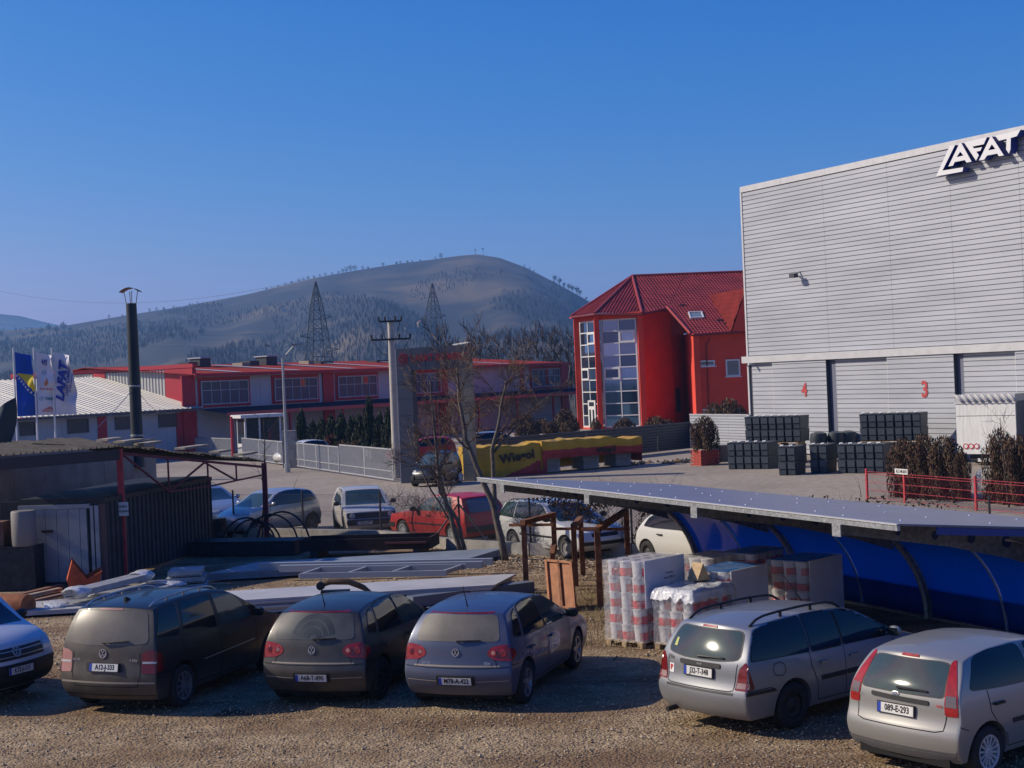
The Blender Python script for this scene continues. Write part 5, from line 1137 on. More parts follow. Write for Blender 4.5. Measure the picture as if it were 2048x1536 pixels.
# black two-seater by the gate pier
root, bv, hw = simple_car('two_seater_car', 'tiny black two-seater with white door lettering parked beside the gate pier', at_tyre(918, 966, 206, SP_SMA, left=True), 206, SP_SMA, P_SMA,
    [[(.35, .98), (1.2, .96), (1.05, 1.25), (.85, 1.42), (.35, 1.45)], [(-.1, 1.05), (.28, .99), (.28, 1.45), (.0, 1.42)]], WS(1.06, 1.58, .5, .6), [(-.5, 1.0), (.5, 1.0), (.46, 1.4), (-.46, 1.4)], '7', mat('white_wheel', (.6, .6, .58), .4), None, mat('blue_grey_glass', (.05, .09, .12), .07, coat=.5), [(.45, .55), (.68, .6), (.64, .76), (.5, .74)], None, (1.15, .98)); label_on(root, bv, 'L', 'LAFAT', .75, .62, .26, M_WHT, .01, bold=.008)
# cars inside the works yard
root, bv, hw = simple_car('hatchback_car', 'white hatchback inside the gate with only its roof showing', G(640, 924), 235, SP_LUP, P_WE, [[(-.2, 1.02), (.55, .985), (1.75, .96), (1.4, 1.3), (1.1, 1.38), (.2, 1.39), (-.02, 1.3)]], WS(1.44, 2.1, .54, .64), [(-.55, 1.0), (.55, 1.0), (.48, 1.3), (-.48, 1.3)])
root, bv, hw = simple_car('hatchback_car', 'red hatchback parked in the yard behind the bare trees', D(885, 905, 88).xy.to_3d(), 250, SP_GOLF, P_RED, [[(1.02, .975), (2.12, .94), (1.5, 1.345), (1.02, 1.41)], [(-.3, 1.03), (.94, .975), (.94, 1.41), (.1, 1.37)]], WS(1.6, 2.36, .56, .66), [(-.6, 1.0), (.6, 1.0), (.5, 1.34), (-.5, 1.34)])
root, bv, hw = simple_car('estate_car', 'silver-white estate car parked beyond the dark ribbed fence', D(955, 895, 92).xy.to_3d(), 75, SP_FOC, P_LUP, [[(-.7, 1.0), (1.05, .96), (1.05, 1.41), (-.4, 1.36)], [(1.12, .96), (2.2, .95), (1.45, 1.36), (1.12, 1.4)]], WS(1.64, 2.36, .56, .64), [(-.6, 1.0), (.6, 1.0), (.5, 1.3), (-.5, 1.3)])
# vans
VW_SIDE = [[(2.0, 1.2), (3.1, 1.15), (2.55, 1.65), (2.3, 1.76), (2.0, 1.78)]]
h = R(117); f = Vector((math.sin(h), math.cos(h), 0)); fc = G(38, 1338, .56); fc.z = 0
root, bv, hw = simple_car('panel_van', 'white van with black grille, only its front corner in frame beside people carrier', fc - f * 3.9, 117, SP_VAN, P_VAN, VW_SIDE, WS(2.5, 3.2, .7, .8), [(-.7, 1.2), (.7, 1.2), (.66, 1.75), (-.66, 1.75)], 'steel', M_STL, None, None, [(.62, .78), (.88, .8), (.86, .98), (.66, .94)], None, (2.95, 1.2, M_BLK), 'van')
decal(bv, [('F', [(-.62, .72), (.62, .72), (.62, .90), (-.62, .90)])], 'grille', M_BLK, root, .006, rad=.03); decal(bv, [('F', [(-.88, .30), (.88, .30), (.9, .66), (-.9, .66)])], 'bumper', M_BLK, root, .012, rad=.05)
ribbon(bv, [('F', [(-.6, .77), (.6, .77)])], 'grille_bar', M_CHR, root, .014, .012); ribbon(bv, [('F', [(-.6, .85), (.6, .85)])], 'grille_bar', M_CHR, root, .014, .012)
vw_badge(root, bv, 'F', 0, .83, .085); plate(root, bv, 'F', 'K72-J-111', .0, .56, .5, .11, .03)
vp = D(1962, 1018, 50); vp.z = 0
root, bv, hw = simple_car('panel_van', 'white van with dark sill lettering parked behind the red mesh fence', vp + Vector((3.3, -1.8, 0)), 300, SP_VAN, P_WE, VW_SIDE, WS(2.5, 3.2, .7, .8), [(-.7, 1.2), (.7, 1.2), (.66, 1.75), (-.66, 1.75)], 'steel', M_STL, None, M_GLG, None, None, None, 'van')
decal(bv, [('L', [(.5, .40), (2.5, .40), (2.5, .56), (.5, .56)])], 'sill_band', mat('navy_band', (.03, .03, .07), .5), root, .006, rad=0); label_on(root, bv, 'L', 'KOTLOVI', 2.0, .48, .13, M_WHT, .01, bold=.002); label_on(root, bv, 'L', 'LAFAT', 1.2, .48, .13, M_WHT, .01, bold=.002)
# ================================================================ site furniture
M_RUST = mat('rusty_steel', (.16, .06, .03), .85, var=.35, vs=6, col2=(.26, .11, .05), bump=.3, bs=40)
M_RUSTL = mat('light_rust_plate', (.34, .15, .07), .8, var=.2, vs=5)
M_REDST = mat('red_painted_steel', (.38, .035, .045), .6, var=.2, vs=5)
M_DKST = mat('dark_steel', (.028, .03, .035), .6, .3, var=.3, vs=6)
M_WOOD = mat('pale_pallet_wood', (.42, .3, .17), .85, var=.25, vs=10, stretch=(1, 1, 6))
M_OLDW = mat('grey_board', (.3, .26, .2), .9, var=.3, vs=6)
M_FILM = mat('clear_stretch_film', (.8, .82, .86), .08, alpha=.2, bump=1, bs=16, coat=1.0)
M_FILMW = mat('crumpled_white_film', (.72, .73, .74), .2, alpha=.72, bump=1, bs=14, coat=.4)
# ---------------------------------------------------------------- works gate and bar fences
GA = G(797, 966); GB = G(470, 917); gdir = (GB - GA).normalized(); gate_M = wallM(GA, gdir)
gx = lambda px: plane_hit(px, 930, GA, gdir)[0]
ring = MB(); ring.path([(.075 * math.cos(a * math.pi / 6), 0, .095 * math.sin(a * math.pi / 6)) for a in range(13)], .012, 5, cap=False); ring_me = ring.mesh('ring', M_GRYP)
def bar_panel(root, x0, x1, h, z0=.1):
    for nm, a, c, z, t in (('top_rail', x0, x1, h - .04, .06), ('mid_rail', x0 + .06, x1 - .06, z0 + .42, .04), ('bottom_rail', x0, x1, z0 + .03, .06)): local_box(nm, gate_M, M_GRYP, root, a, c, -.03, .03, z - t / 2, z + t / 2)
    for x in (x0, x1 - .06): local_box('upright', gate_M, M_GRYP, root, x, x + .06, -.028, .028, z0 + .061, h - .071)
    b = MB(); n = max(2, int((x1 - x0) / .115))
    for i in range(1, n): x = lerp(x0 + .03, x1 - .03, i / n); b.box(x - .016, x + .016, -.012, .012, z0 + .06, h - .07, 0, gate_M)
    b.build('bars', M_GRYP, root)['kind'] = 'stuff'
    m = max(1, int((x1 - x0) / .8))
    for i in range(m):
        o = obj('ring', ring_me, root); o.matrix_world = gate_M @ Matrix.Translation((lerp(x0, x1, (i + .5) / m), -.03, z0 + .22))
PX = [787, 730, 681]; PX2 = [679, 659, 634, 610, 598, 558, 520, 486]
gt = thing('sliding_gate', 'pale grey sliding bar gate with ring ornaments next to the clad pier', 'gate', GA)
gt.location = (0, 0, 0)
for a, c in zip(PX, PX[1:]): bar_panel(gt, gx(a) + .02, gx(c) - .01, 1.62)
for px, w, h in ((732, .26, .34), (740, .14, .3)): a = gx(px); local_box('notice', gate_M, M_WHT, gt, a - w, a, -.06, -.035, 1.1 - (.1 if w < .2 else 0), 1.1 + h)
fe = thing('bar_fence', 'pale grey bar fence in bays running left from the gate to the booth', 'fence')
for a, c in zip(PX2, PX2[1:]): bar_panel(fe, gx(a) + .02, gx(c) - .03, 1.5)
a = gx(556); local_box('notice', gate_M, M_WHT, fe, a - .3, a, -.06, -.035, 1.0, 1.4)
fe = thing('bar_fence', 'short grey bar fence left of the guard booth', 'fence'); gate_M2 = gate_M; q0, q1 = G(392, 912), G(468, 917); gate_M = wallM(q0, q1 - q0)
bar_panel(fe, 0, (q1 - q0).length / 2 - .02, 1.4); bar_panel(fe, (q1 - q0).length / 2, (q1 - q0).length, 1.4)
b = MB(); p = G(583, 936); b.box(p.x - .5, p.x + .3, p.y, p.y + .6, 0, 2.2); one(b, 'fence_pier', M_CON, 'square concrete pier behind the lamp post', 'pier')
# ---------------------------------------------------------------- clad portal
PB = G(803, 967); PT = D(803, 697, PB.y).z; pt = thing('entrance_portal', 'grey panel-clad entrance portal with faded red lettering', 'portal')
m_cl = mat('shaded_clad_panel', (.10, .105, .12), .45, .2, var=.08, vs=1.5); m_cll = mat('sunlit_clad_panel', (.42, .41, .385), .5, .1, var=.06, vs=1.5)  # one cladding: front colour darkened for shade, left side lightened for sun
PW, PDp = .72, .5; px_d = Vector((.985, -.17, 0)); PM = wallM(PB, px_d); nC = 8; ph = PT / nC
for i in range(nC):
    local_box('cladding_panel', PM, m_cl, pt, 0, PW, .0, .04, i * ph + .008, (i + 1) * ph - .008); local_box('cladding_panel', PM, m_cll, pt, -.04, 0, .0, .95, i * ph + .008, (i + 1) * ph - .008)
local_box('core', PM, M_DKSL, pt, .005, PW, .045, .9, 0, PT - .02)
bl = plane_hit(938, 720, PB, px_d)[0]; bz = plane_hit(870, 738, PB, px_d)[1]; nb = 4
for i in range(nb): local_box('cladding_panel', PM, m_cl, pt, lerp(PW, bl, i / nb) + .008, lerp(PW, bl, (i + 1) / nb) - .008, 0, .04, bz, PT)
local_box('core', PM, M_DKSL, pt, PW + .01, bl - .005, .045, .9, bz + .01, PT - .02)
for i in range(nC - 1): local_box('cladding_panel', PM, mat('tan_clad_panel', (.24, .21, .15), .6), pt, bl - .5, bl, .05, .9, i * ph + .008, (i + 1) * ph - .008)
m_rl = mat('faded_red_letters', (.36, .02, .035), .6)
zl = lerp(bz, PT, .52); obj('lettering', text_mesh('LAFAT KOMERC', .46, .02, m_rl, bold=.012, sx=.82, align='LEFT'), pt).matrix_world = PM @ frame((.72, -.03, zl), (1, 0, 0), (0, 0, 1))
b = MB(); b.path([(.2 * math.cos(a * math.pi / 10), 0, .25 * math.sin(a * math.pi / 10)) for a in range(21)], .025, 5, cap=False); 
for x in (-.08, 0, .08): b.bar((x, 0, -.16), (x, 0, .16), .04)
o = b.build('logo', m_rl, pt); o.matrix_world = PM @ Matrix.Translation((.36, -.03, zl)); o['kind'] = 'stuff'
b = MB(); b.bar((bl - .6, -.4, PT + .05), (bl + .25, -.9, PT + .12), .2, .06); o = b.build('flood_lamp', mat('pale_metal_trim', (.5, .5, .5), .45), pt); o.matrix_world = PM
b = MB(); b.bar((bl - .3, 0, PT - .6), (bl - .05, -.6, PT + .05), .04); o = b.build('lamp_arm', M_GALV, pt); o.matrix_world = PM
# ---------------------------------------------------------------- street lamp, power pole, pylons
p = G(575, 945); z = D(553, 716, p.y).z; la = thing('street_lamp', 'twin-arm galvanised street lamp behind the bar fence', 'street lamp', p)
b = MB(); b.tube((0, 0, 0), (0, 0, z), .11, .06, 10); b.build('pole', M_GALV, la, 40); b = MB(); b.tube((0, 0, 0), (0, 0, .5), .17, n=10); b.build('base', M_GALV, la)
for s_ in (-1, 1):
    b = MB(); b.tube((0, 0, z - .05), (s_ * .75, 0, z + .75), .04, n=6); a = b.build('arm', M_GALV, la); b = MB(); b.box(s_ * .62 - .08, s_ * .62 + .42 * s_ + .08, -.12, .12, z + .66, z + .76); b.build('lamp_head', mat('lamp_grey', (.2, .21, .23), .4), a)
pp = D(788, 812, 74); pp.z = 0; zt = D(776, 641, 74).z; up = thing('power_pole', 'round concrete power pole with two crossarms behind the portal', 'power pole', pp)
b = MB(); b.tube((0, 0, 0), (0, 0, zt), .22, .15, 10); b.build('pole', mat('pale_concrete_pole', (.42, .39, .34), .85, var=.1, vs=3), up, 40)
for zz, L in ((zt - .05, .55), (zt - .95, .95)):
    b = MB(); b.bar((-L, -.16, zz), (L, -.16, zz), .09); a = b.build('crossarm', M_DKST, up)
    for x in (-L, -L * .45, L * .45, L):
        b = MB(); b.path([(x, -.16, zz), (x * 1.03, -.16, zz + .25)], .05, 6); b.build('insulator', M_DKST, a)
for s_ in (-1, 1): b = MB(); b.path(wire_sag((s_ * .5, -.2, zt), (s_ * .2, -.2, zt - 1.0), .15), .015, 4); b.path(wire_sag((s_ * .9, -.2, zt - 1), (s_ * .2, -.2, zt - 1.7), .2), .015, 4); b.build('jumper_wire', M_DKST, up)['kind'] = 'stuff'
def pylon(label, px, yt, Y, seed, wbase):
    p = D(px, 770, Y); p.z = 0; ztop = D(px, yt, Y).z; t = thing('lattice_pylon', label, 'pylon', p, .5, 'lattice pylons')
    m_py = mat('weathered_lattice', (.03, .034, .04), .8)
    prof = lambda z: lerp(wbase, wbase * .34, min(1, z / (ztop * .78))) if z < ztop * .78 else lerp(wbase * .34, .12, (z - ztop * .78) / (ztop * .22))
    levs = [ztop * k for k in (0, .2, .36, .5, .6, .68, .76, .84, .92, 1)]
    for sx in (-1, 1):
        for sy in (-1, 1):
            b = MB(); b.path([(sx * prof(z), sy * prof(z), z) for z in levs], .2, 4); b.build('leg', m_py, t)
    b = MB()
    for z0_, z1_ in zip(levs[1:], levs[2:]):
        for (ax, ay), (bx, by) in (((-1, -1), (1, -1)), ((1, -1), (1, 1)), ((1, 1), (-1, 1)), ((-1, 1), (-1, -1))):
            a, c, d, e = Vector((ax * prof(z0_), ay * prof(z0_), z0_)), Vector((bx * prof(z0_), by * prof(z0_), z0_)), Vector((ax * prof(z1_), ay * prof(z1_), z1_)), Vector((bx * prof(z1_), by * prof(z1_), z1_))
            b.bar(a, e, .14); b.bar(c, d, .14); b.bar(a, c, .14)
    b.build('bracing', m_py, t)['kind'] = 'stuff'
    tips = []
    for k, (z, L, sd) in enumerate(((ztop * .7, 4.2, 1), (ztop * .54, 4.6, -1), (ztop * .42, 5.2, 1))):
        b = MB(); b.path([(sd * prof(z), 0, z - .8), (sd * (prof(z) + L * .8), 0, z)], .16, 4); b.path([(sd * prof(z), 0, z + .8), (sd * (prof(z) + L * .8), 0, z)], .12, 4); b.build('crossarm', m_py, t)
    return t, ztop
pylon('left steel lattice pylon in front of the hill', 640, 563, 520, 1, 5.2); pylon('right steel lattice pylon above the entrance portal', 873, 566, 640, 2, 6.0)
for i, (p, q) in enumerate((((-20, 578), (620, 556)), ((-20, 645), (640, 660)), ((-20, 655), (640, 690)), ((640, 585), (873, 590)))):
    b = MB(); b.path(wire_sag(D(p[0], p[1], 700), D(q[0], q[1], 560), 4 if i else 8, 14), .045, 4); one(b, 'power_line', M_DKST, ['high faint wire crossing the left sky', 'upper wire in front of the left foothill', 'lower wire in front of the left foothill', 'wire slung between the two pylons'][i], 'wire')
# ---------------------------------------------------------------- banner flags
def flag(label, px, Y, yt, yb, w, cols, paint_fn, seed):
    p = D(px, 895, Y); p.z = 0; zt, zb = D(px, yt, Y).z, D(px, yb, Y).z; f = thing('banner_flag', label, 'flag', p, 0, 'tall banner flags')
    b = MB(); b.tube((0, 0, 0), (0, 0, zt + .25), .06, .045, 8); b.build('pole', mat('white_pole', (.6, .6, .6), .4), f)
    def S(u, v):                       # u across, v down
        L = w * (.84 + .26 * math.sin(min(1, v) * 1.5)); return Vector((.08 + u * L, -.22 * math.sin(u * 5 + v * 7 + seed) * u - .1 * u * math.sin(v * 17), zt - v * (zt - zb) - .22 * u * (1 - v)))
    b = MB(); b.grid(lambda u, v: S(u, v), 12, 40)
    me = b.mesh('cloth', cols, True, fix=False); me.polygons.foreach_set('material_index', [paint_fn((i // 40 + .5) / 12, (i % 40 + .5) / 40) for i in range(480)]); cl = obj('cloth', me, f)
    def mark(me_, u, v, ang=0, off=.03):
        c = S(u, v); dx = (S(min(1, u + .05), v) - S(u, v)).normalized(); dz = (S(u, max(0, v - .02)) - S(u, v)).normalized(); n = dx.cross(dz)
        if n.y > 0: n = -n
        M = frame(c + n * off, dx, dz) @ Matrix.Rotation(ang, 4, 'Z') @ Matrix.Scale(.71, 4); obj('mark', me_, cl, M=M)
    return f, mark
m_fb, m_fy, m_fw = mat('flag_blue', (.0, .055, .36), .8), mat('flag_yellow', (.62, .47, .03), .8), mat('flag_white', (.58, .57, .62), .8)
m_lb, m_lr, m_lg = mat('logo_blue', (.01, .03, .26), .7), mat('logo_red', (.5, .04, .05), .7), mat('logo_teal', (.05, .22, .25), .7)
yel = lambda u, v: 1 if (.32 < v < .62 and (v - .32) / .3 < u * 1.02) else 0
st5 = MB(); st5.add([(.13 * (1 if i % 2 == 0 else .42) * math.sin(i * math.pi / 5), .13 * (1 if i % 2 == 0 else .42) * math.cos(i * math.pi / 5), 0) for i in range(10)], [tuple(range(10))]); st5 = st5.mesh('star', m_fw, fix=False)
_, mk = flag('tall blue and yellow flag with white stars, leftmost banner', 35, 80, 704, 833, 1.03, [m_fb, m_fy], yel, .3)
for i in range(8): mk(st5, .06 + .115 * i, .365 + .042 * i)
_, mk = flag('middle white banner flag with column of small logos', 76, 80, 704, 831, 1.03, [m_fw], lambda u, v: 0, 1.2)
mk(text_mesh('LAFAT', .42, .002, m_lb, bold=.02, shear=.35), .5, .13); mk(text_mesh('Lafat komerc', .15, .002, m_lb, bold=.004), .5, .175); mk(text_mesh('ALFA PLAM', .2, .002, m_lr, bold=.004), .5, .575); mk(text_mesh('TERMO', .26, .002, m_lg, bold=.01), .62, .735); mk(text_mesh('RADIJATORI', .19, .002, m_lr, bold=.004), .5, .93)
for (u, v, rr, m_) in ((.4, .31, .16, m_lg), (.2, .735, .15, m_lg)): b = MB(); b.lathe([(rr, 0), (rr * .75, 0)], 18); mk(b.mesh('ring_mark', m_), u, v)
b = MB(); b.add([(0, .42, 0), (.2, 0, 0), (.08, -.25, 0), (-.12, -.22, 0), (-.2, .05, 0), (-.05, .05, 0)], [(0, 1, 2, 3, 4, 5)]); mk(b.mesh('flame_mark', mat('logo_orange', (.55, .14, .03), .7)), .55, .47)
b = MB(); b.add([(-.4, -.1, 0), (.1, .12, 0), (.45, -.06, 0), (.1, -.02, 0)], [(0, 1, 2, 3)]); mk(b.mesh('swoosh_mark', m_lr), .5, .89)
_, mk = flag('right white banner flag with large upright blue company name', 112, 80, 704, 830, 1.06, [m_fw], lambda u, v: 0, 2.1)
mk(text_mesh('LAFAT', 1.0, .002, m_lb, bold=.06, shear=.3), .42, .47, R(90)); mk(text_mesh('LAFAT KOMERC', .3, .002, m_lb, bold=.01), .72, .45, R(90)); mk(text_mesh('SISTEMI GRIJANJA', .19, .002, m_lb, bold=.004), .84, .47, R(90))
b = MB(); b.grid(lambda u, v: Vector((lerp(D(-40, 800, 60).x, D(lerp(33, 12, v ** 2), 800, 60).x, u), 60 + .25 * math.sin(u * 6 + v * 3), lerp(D(20, lerp(835, 795, u), 60).z, D(20, 893, 60).z, v))), 10, 8)
one(b, 'dark_banner', mat('dark_teal_cloth', (.012, .03, .045), .8), 'dark teal cloth hanging at the left edge above the shed roof', 'cloth', smooth=True)
# ---------------------------------------------------------------- chimney
p = D(275, 893, 48); p.z = 2.4; zt = D(262, 607, 48).z; ch = thing('flue_chimney', 'tall dark steel flue with curved rain cap above the shed', 'chimney', p)
b = MB(); b.tube((0, 0, 0), (0, 0, zt - 2.4), .2, .17, 16); b.build('flue', mat('dark_flue', (.035, .045, .05), .5, .4, var=.3, vs=2, stretch=(1, 1, .2)), ch, 40)
for z in (1.0, 2.6): b = MB(); b.lathe([(.205, z), (.21, z + .05), (.2, z + .06)], 16); b.build('clamp_band', M_GALV, ch)
for a in range(4): b = MB(); b.tube((.15 * math.cos(a * 1.57 + .4), .15 * math.sin(a * 1.57 + .4), zt - 2.42), (.22 * math.cos(a * 1.57 + .4), .22 * math.sin(a * 1.57 + .4), zt - 2.0), .012, n=5); b.build('cap_stay', M_RUST, ch)
b = MB(); b.grid(lambda u, v: Vector((-.32 + .64 * u, -.25 + .5 * v, zt - 2.02 + .13 * math.sin(math.pi * u))), 12, 2); b.grid(lambda u, v: Vector((-.32 + .64 * u, -.25 + .5 * v, zt - 2.04 + .13 * math.sin(math.pi * u))), 12, 2); b.build('rain_cap', mat('rusty_red_cap', (.22, .07, .05), .6), ch, True)
for q in (D(150, 893, 46), D(318, 825, 60)): b = MB(); b.path(wire_sag((0, 0, 2.6), q - p, .1), .012, 4); b.build('guy_wire', M_GALV, ch)
# ---------------------------------------------------------------- lean-to shed on the left
sh = thing('lean_to_shed', 'shabby lean-to with beige wall, red posts and trusses along the left', 'shed')
A = G(250, 1155); A.z = 0; Bp = G(535, 1090); Bp.z = 0; zA = D(248, 897, A.y).z; zB_ = D(532, 926, Bp.y).z
for q, z in ((A, zA), (Bp, zB_)): b = MB(); b.box(q.x - .07, q.x + .07, q.y - .07, q.y + .07, 0, z); b.build('post', M_REDST if q is A else mat('dull_red_truss', (.16, .03, .04), .7), sh)
dv = (Bp - A); T = lambda t, dz: A + dv * t + Vector((0, 0, lerp(zA, zB_, t) + dz))
b = MB(); M_TRS = mat('dull_red_truss', (.16, .03, .04), .7); b.bar(T(0, -.12), T(1, -.12), .07); b.build('truss_chord', M_TRS, sh); b = MB(); b.bar(T(.3, -1.05), T(.6, -.8), .045); b.bar(T(.6, -.8), T(1, -.35), .045); b.build('truss_chord', M_TRS, sh)
for a, c in (((.02, -.15), (.3, -1.05)), ((.3, -1.05), (.55, -.15)), ((.55, -.15), (.78, -.6)), ((.3, -.15), (.3, -1.05)), ((.57, -.15), (.57, -.83)), ((.78, -.15), (.78, -.6))): b = MB(); b.bar(T(*a), T(*c), .045); b.build('truss_strut', M_TRS, sh)
m_dr = mat('dark_old_roof', (.05, .045, .045), .85, var=.4, vs=3); E0_ = D(-30, 917, 35.5); E0_.z = zA + .05
bk_d = Vector((-.93, .36, 0))
for i in range(7):
    t0, t1 = i / 7, (i + 1) / 7; a, c = E0_.lerp(A + Vector((0, 0, zA + .05)), t0), E0_.lerp(A + Vector((0, 0, zA + .05)), t1)
    roof_sheet('roof_sheet', [a, c, c + Vector((-2.4, 4.5, .12 + .03 * (i % 2))), a + Vector((-2.4, 4.5, .12 + .03 * (i % 2)))], m_dr, sh, c - a, 'rib', .2, dep=.05)
for i in range(9):
    t0, t1 = i / 9 - .01, (i + 1) / 9 + .01; a, c = T(t0, .04 + .03 * (i % 3)), T(t1, .04); roof_sheet('roof_sheet', [a, c, c + Vector((-2.6, 1.1, .12)), a + Vector((-2.6, 1.1, .12))], m_dr, sh, c - a, 'rib', .2, dep=.04)
b = MB(); b.bar(E0_ - Vector((0, 0, .2)), A + Vector((0, 0, zA - .15)), .12, .28); b.build('eave_beam', mat('dark_timber', (.06, .05, .05), .9), sh)
for t, w in ((.12, .5), (.0, .55), (.38, .75), (.62, .4), (.8, .5), (-.1, .4)): q = T(t, .17); b = MB(); b.bar(q, q + dv.normalized() * w * 1.6 + Vector((0, 0, .02)), .35, .06); b.build('weight_board', M_OLDW, sh)
W0, W1 = D(-40, 960, 41), D(313, 940, 49); W0.z = W1.z = 0; MW = wallM(W0, W1 - W0); LW = (W1 - W0).length
for i in range(6): local_box('wall_panel', MW, mat('stained_beige_wall', (.3, .25, .2), .9, var=.2, vs=1.5, bump=.2, bs=6), sh, LW * i / 6 + .006, LW * (i + 1) / 6 - .006, 0, .15, 0, zA - .1)
b = MB(); b.box(A.x - .22, A.x + .2, A.y - .13, A.y - .115, 1.62, 1.98); sgn = tag(b.build('notice_sign', M_WHT), 'small white notice with two lines of print on the red shed post', 'sign')
for s_, z in (('SKLADIŠTE', 1.86), ('TERMOGENA', 1.74)): obj('lettering', text_mesh(s_, .075, .001, M_TXT, bold=.002), sgn, M=frame((A.x - .01, A.y - .134, z), (1, 0, 0), (0, 0, 1)))
# ---------------------------------------------------------------- container store
ct = thing('storage_container', 'dark ribbed container store with pale double-leaf metal doors', 'container'); C0 = G(212, 1168); C0.z = 0; C1 = G(428, 1096); C1.z = 0; CL = (C1 - C0).length
MS = wallM(C0, C1 - C0); chh = 2.15
b = MB(); ribs_v(b, .12, CL, 0, .05, chh - .1, .28, .06); b.build('side_wall', mat('dark_container_side', (.03, .034, .04), .65, .1, var=.25, vs=2), ct).matrix_world = MS
local_box('top_rail', MS, M_DKST, ct, 0, CL, -.03, .08, chh - .1, chh + .02); local_box('corner_post', MS, mat('rust_brown_post', (.12, .07, .06), .8), ct, -.02, .12, -.03, .1, 0, chh - .11)
ME = wallM(C0 + Vector((-2.35, .35, 0)), Vector((2.3, -.35, 0))); m_pd = mat('pale_grey_door', (.27, .29, .31), .55, .1, var=.12, vs=2)
local_box('end_frame', ME, M_DKST, ct, -.4, 2.33, .02, .12, 0, chh)
for i in range(6): local_box('door_plank', ME, m_pd, ct, .22 + i * .31 + .006, .22 + (i + 1) * .31 - .006 - (.12 if i == 5 else 0), -.05, .015, .08, chh - .22)
for q in ((.12, .21, .05, chh - .1), (2.06, 2.14, .05, chh - .15), (2.18, 2.28, .05, chh - .15)): local_box('door_frame', ME, m_pd, ct, q[0], q[1], -.06, .015, q[2], q[3])
local_box('door_frame', ME, m_pd, ct, .22, 2.05, -.06, .015, chh - .21, chh - .1); local_box('door_latch', ME, M_DKST, ct, .75, 1.05, -.1, -.051, 1.35, 1.42)
local_box('roof', MS, M_DKST, ct, .02, CL - .02, .1, 2.3, chh - .04, chh + .05)
# things heaped beside the container
b = MB(); q = D(60, 1100, 37.2); b.box(-1.2, .2, -.3, .5, 0, 1.1); one(b, 'dark_locker', M_DKST, 'dark low locker against the beige wall left of the pale doors', 'locker', loc=(q.x, q.y, 0))
b = MB(); b.lathe([(.28, 0), (.3, .03), (.3, .84), (.28, .88), (.001, .88)], 16); one(b, 'pale_drum', mat('dirty_white_plastic', (.2, .19, .18), .6), 'pale plastic drum standing on the dark locker', 'drum', loc=(q.x - .1, q.y - .1, 1.1), smooth=40)
b = MB(); b.box(-.55, .35, -.25, .3, 0, .62); one(b, 'brown_crate', mat('brown_crate', (.14, .07, .05), .85, var=.3, vs=5), 'brown crate beside the pale drum on the dark locker', 'crate', loc=(q.x - .95, q.y + .1, 1.1))
p = G(170, 1180); sco = thing('loader_bucket', 'orange-red steel loader bucket lying in front of the pale container doors', 'bucket', p, .3); m_or = mat('orange_red_steel', (.42, .07, .02), .6, var=.25, vs=4)
for s_ in (-.5, .5): b = MB(); b.prism([(-.32, 0), (.3, .02), (.42, .5), (.05, .32), (-.28, .78), (-.42, .3)], s_ * .9 - .02, s_ * .9 + .02); b.build('side_plate', m_or, sco)
b = MB(); pts = [(-.28, .76), (-.42, .3), (-.32, .02), (.3, .04)]
for (x0, z0_), (x1, z1_) in zip(pts, pts[1:]): b.quad((x0, -.44, z0_), (x1, -.44, z1_), (x1, .44, z1_), (x0, .44, z0_))
b.build('shell', m_or, sco)
p = G(28, 1232); b = MB(); Mx = Matrix.Translation((0, 0, .24)) @ Matrix.Rotation(R(90), 4, 'Y') @ Matrix.Rotation(.25, 4, 'X'); b.lathe([(.001, .42), (.24, .42), (.25, .4), (.25, -.6), (.24, -.6)], 20, Mx); one(b, 'rusty_drum', mat('orange_rust', (.26, .09, .035), .85, var=.35, vs=5), 'rusty steel drum lying on its side behind the white van', 'drum', smooth=40, loc=p, rz=-.15)
# wrapped profile bundles
def bundle(label, px0, py0, px1, py1, w, h, z, seed, n=5):
    a, c = G(px0, py0, z), G(px1, py1, z); t = thing('profile_bundle', label, 'bundle', (0, 0, 0), 0, 'film-wrapped bundles left of the black people carrier'); d = (c - a); sd = Vector((d.y, -d.x, 0)).normalized(); r = random.Random(seed)
    for i in range(n): q = sd * lerp(-w / 2, w / 2, (i + .5) / n); b = MB(); b.bar(a + q, c + q + d.normalized() * r.uniform(-.1, .1), w / n * .9, h); b.build('profile', mat('grey_profile', (.33, .34, .36), .5, .2, var=.15, vs=5), t)
    for e, k in ((a, -1), (c, 1)):
        b = MB()
        def fl(u, v):
            an = u * 2 * math.pi; rr = 1 + .22 * noise.noise(Vector((math.cos(an) * 2, math.sin(an) * 2, v * 4 + seed))); s_ = 1 - (abs(v - .5) * 1.6) ** 3 * .5
            return e + d.normalized() * k * (v * .5 - .3) + sd * math.cos(an) * w * .56 * rr * s_ + Vector((0, 0, math.sin(an) * (h * .75 + .05) * rr * s_))
        b.grid(fl, 24, 8); b.build('film_end', M_FILMW, t, True)
    return t
bundle('lower film-wrapped bundle of grey profiles, nearest the black people carrier', 105, 1212, 255, 1198, .9, .1, .14, 1); bundle('upper film-wrapped bundle slanting up beside the orange bucket', 150, 1186, 285, 1152, .5, .13, .42, 2, 3)
bundle('flat pale bundle of sheets lying right of the wrapped profiles', 200, 1196, 330, 1168, 1.1, .06, .18, 3, 3)
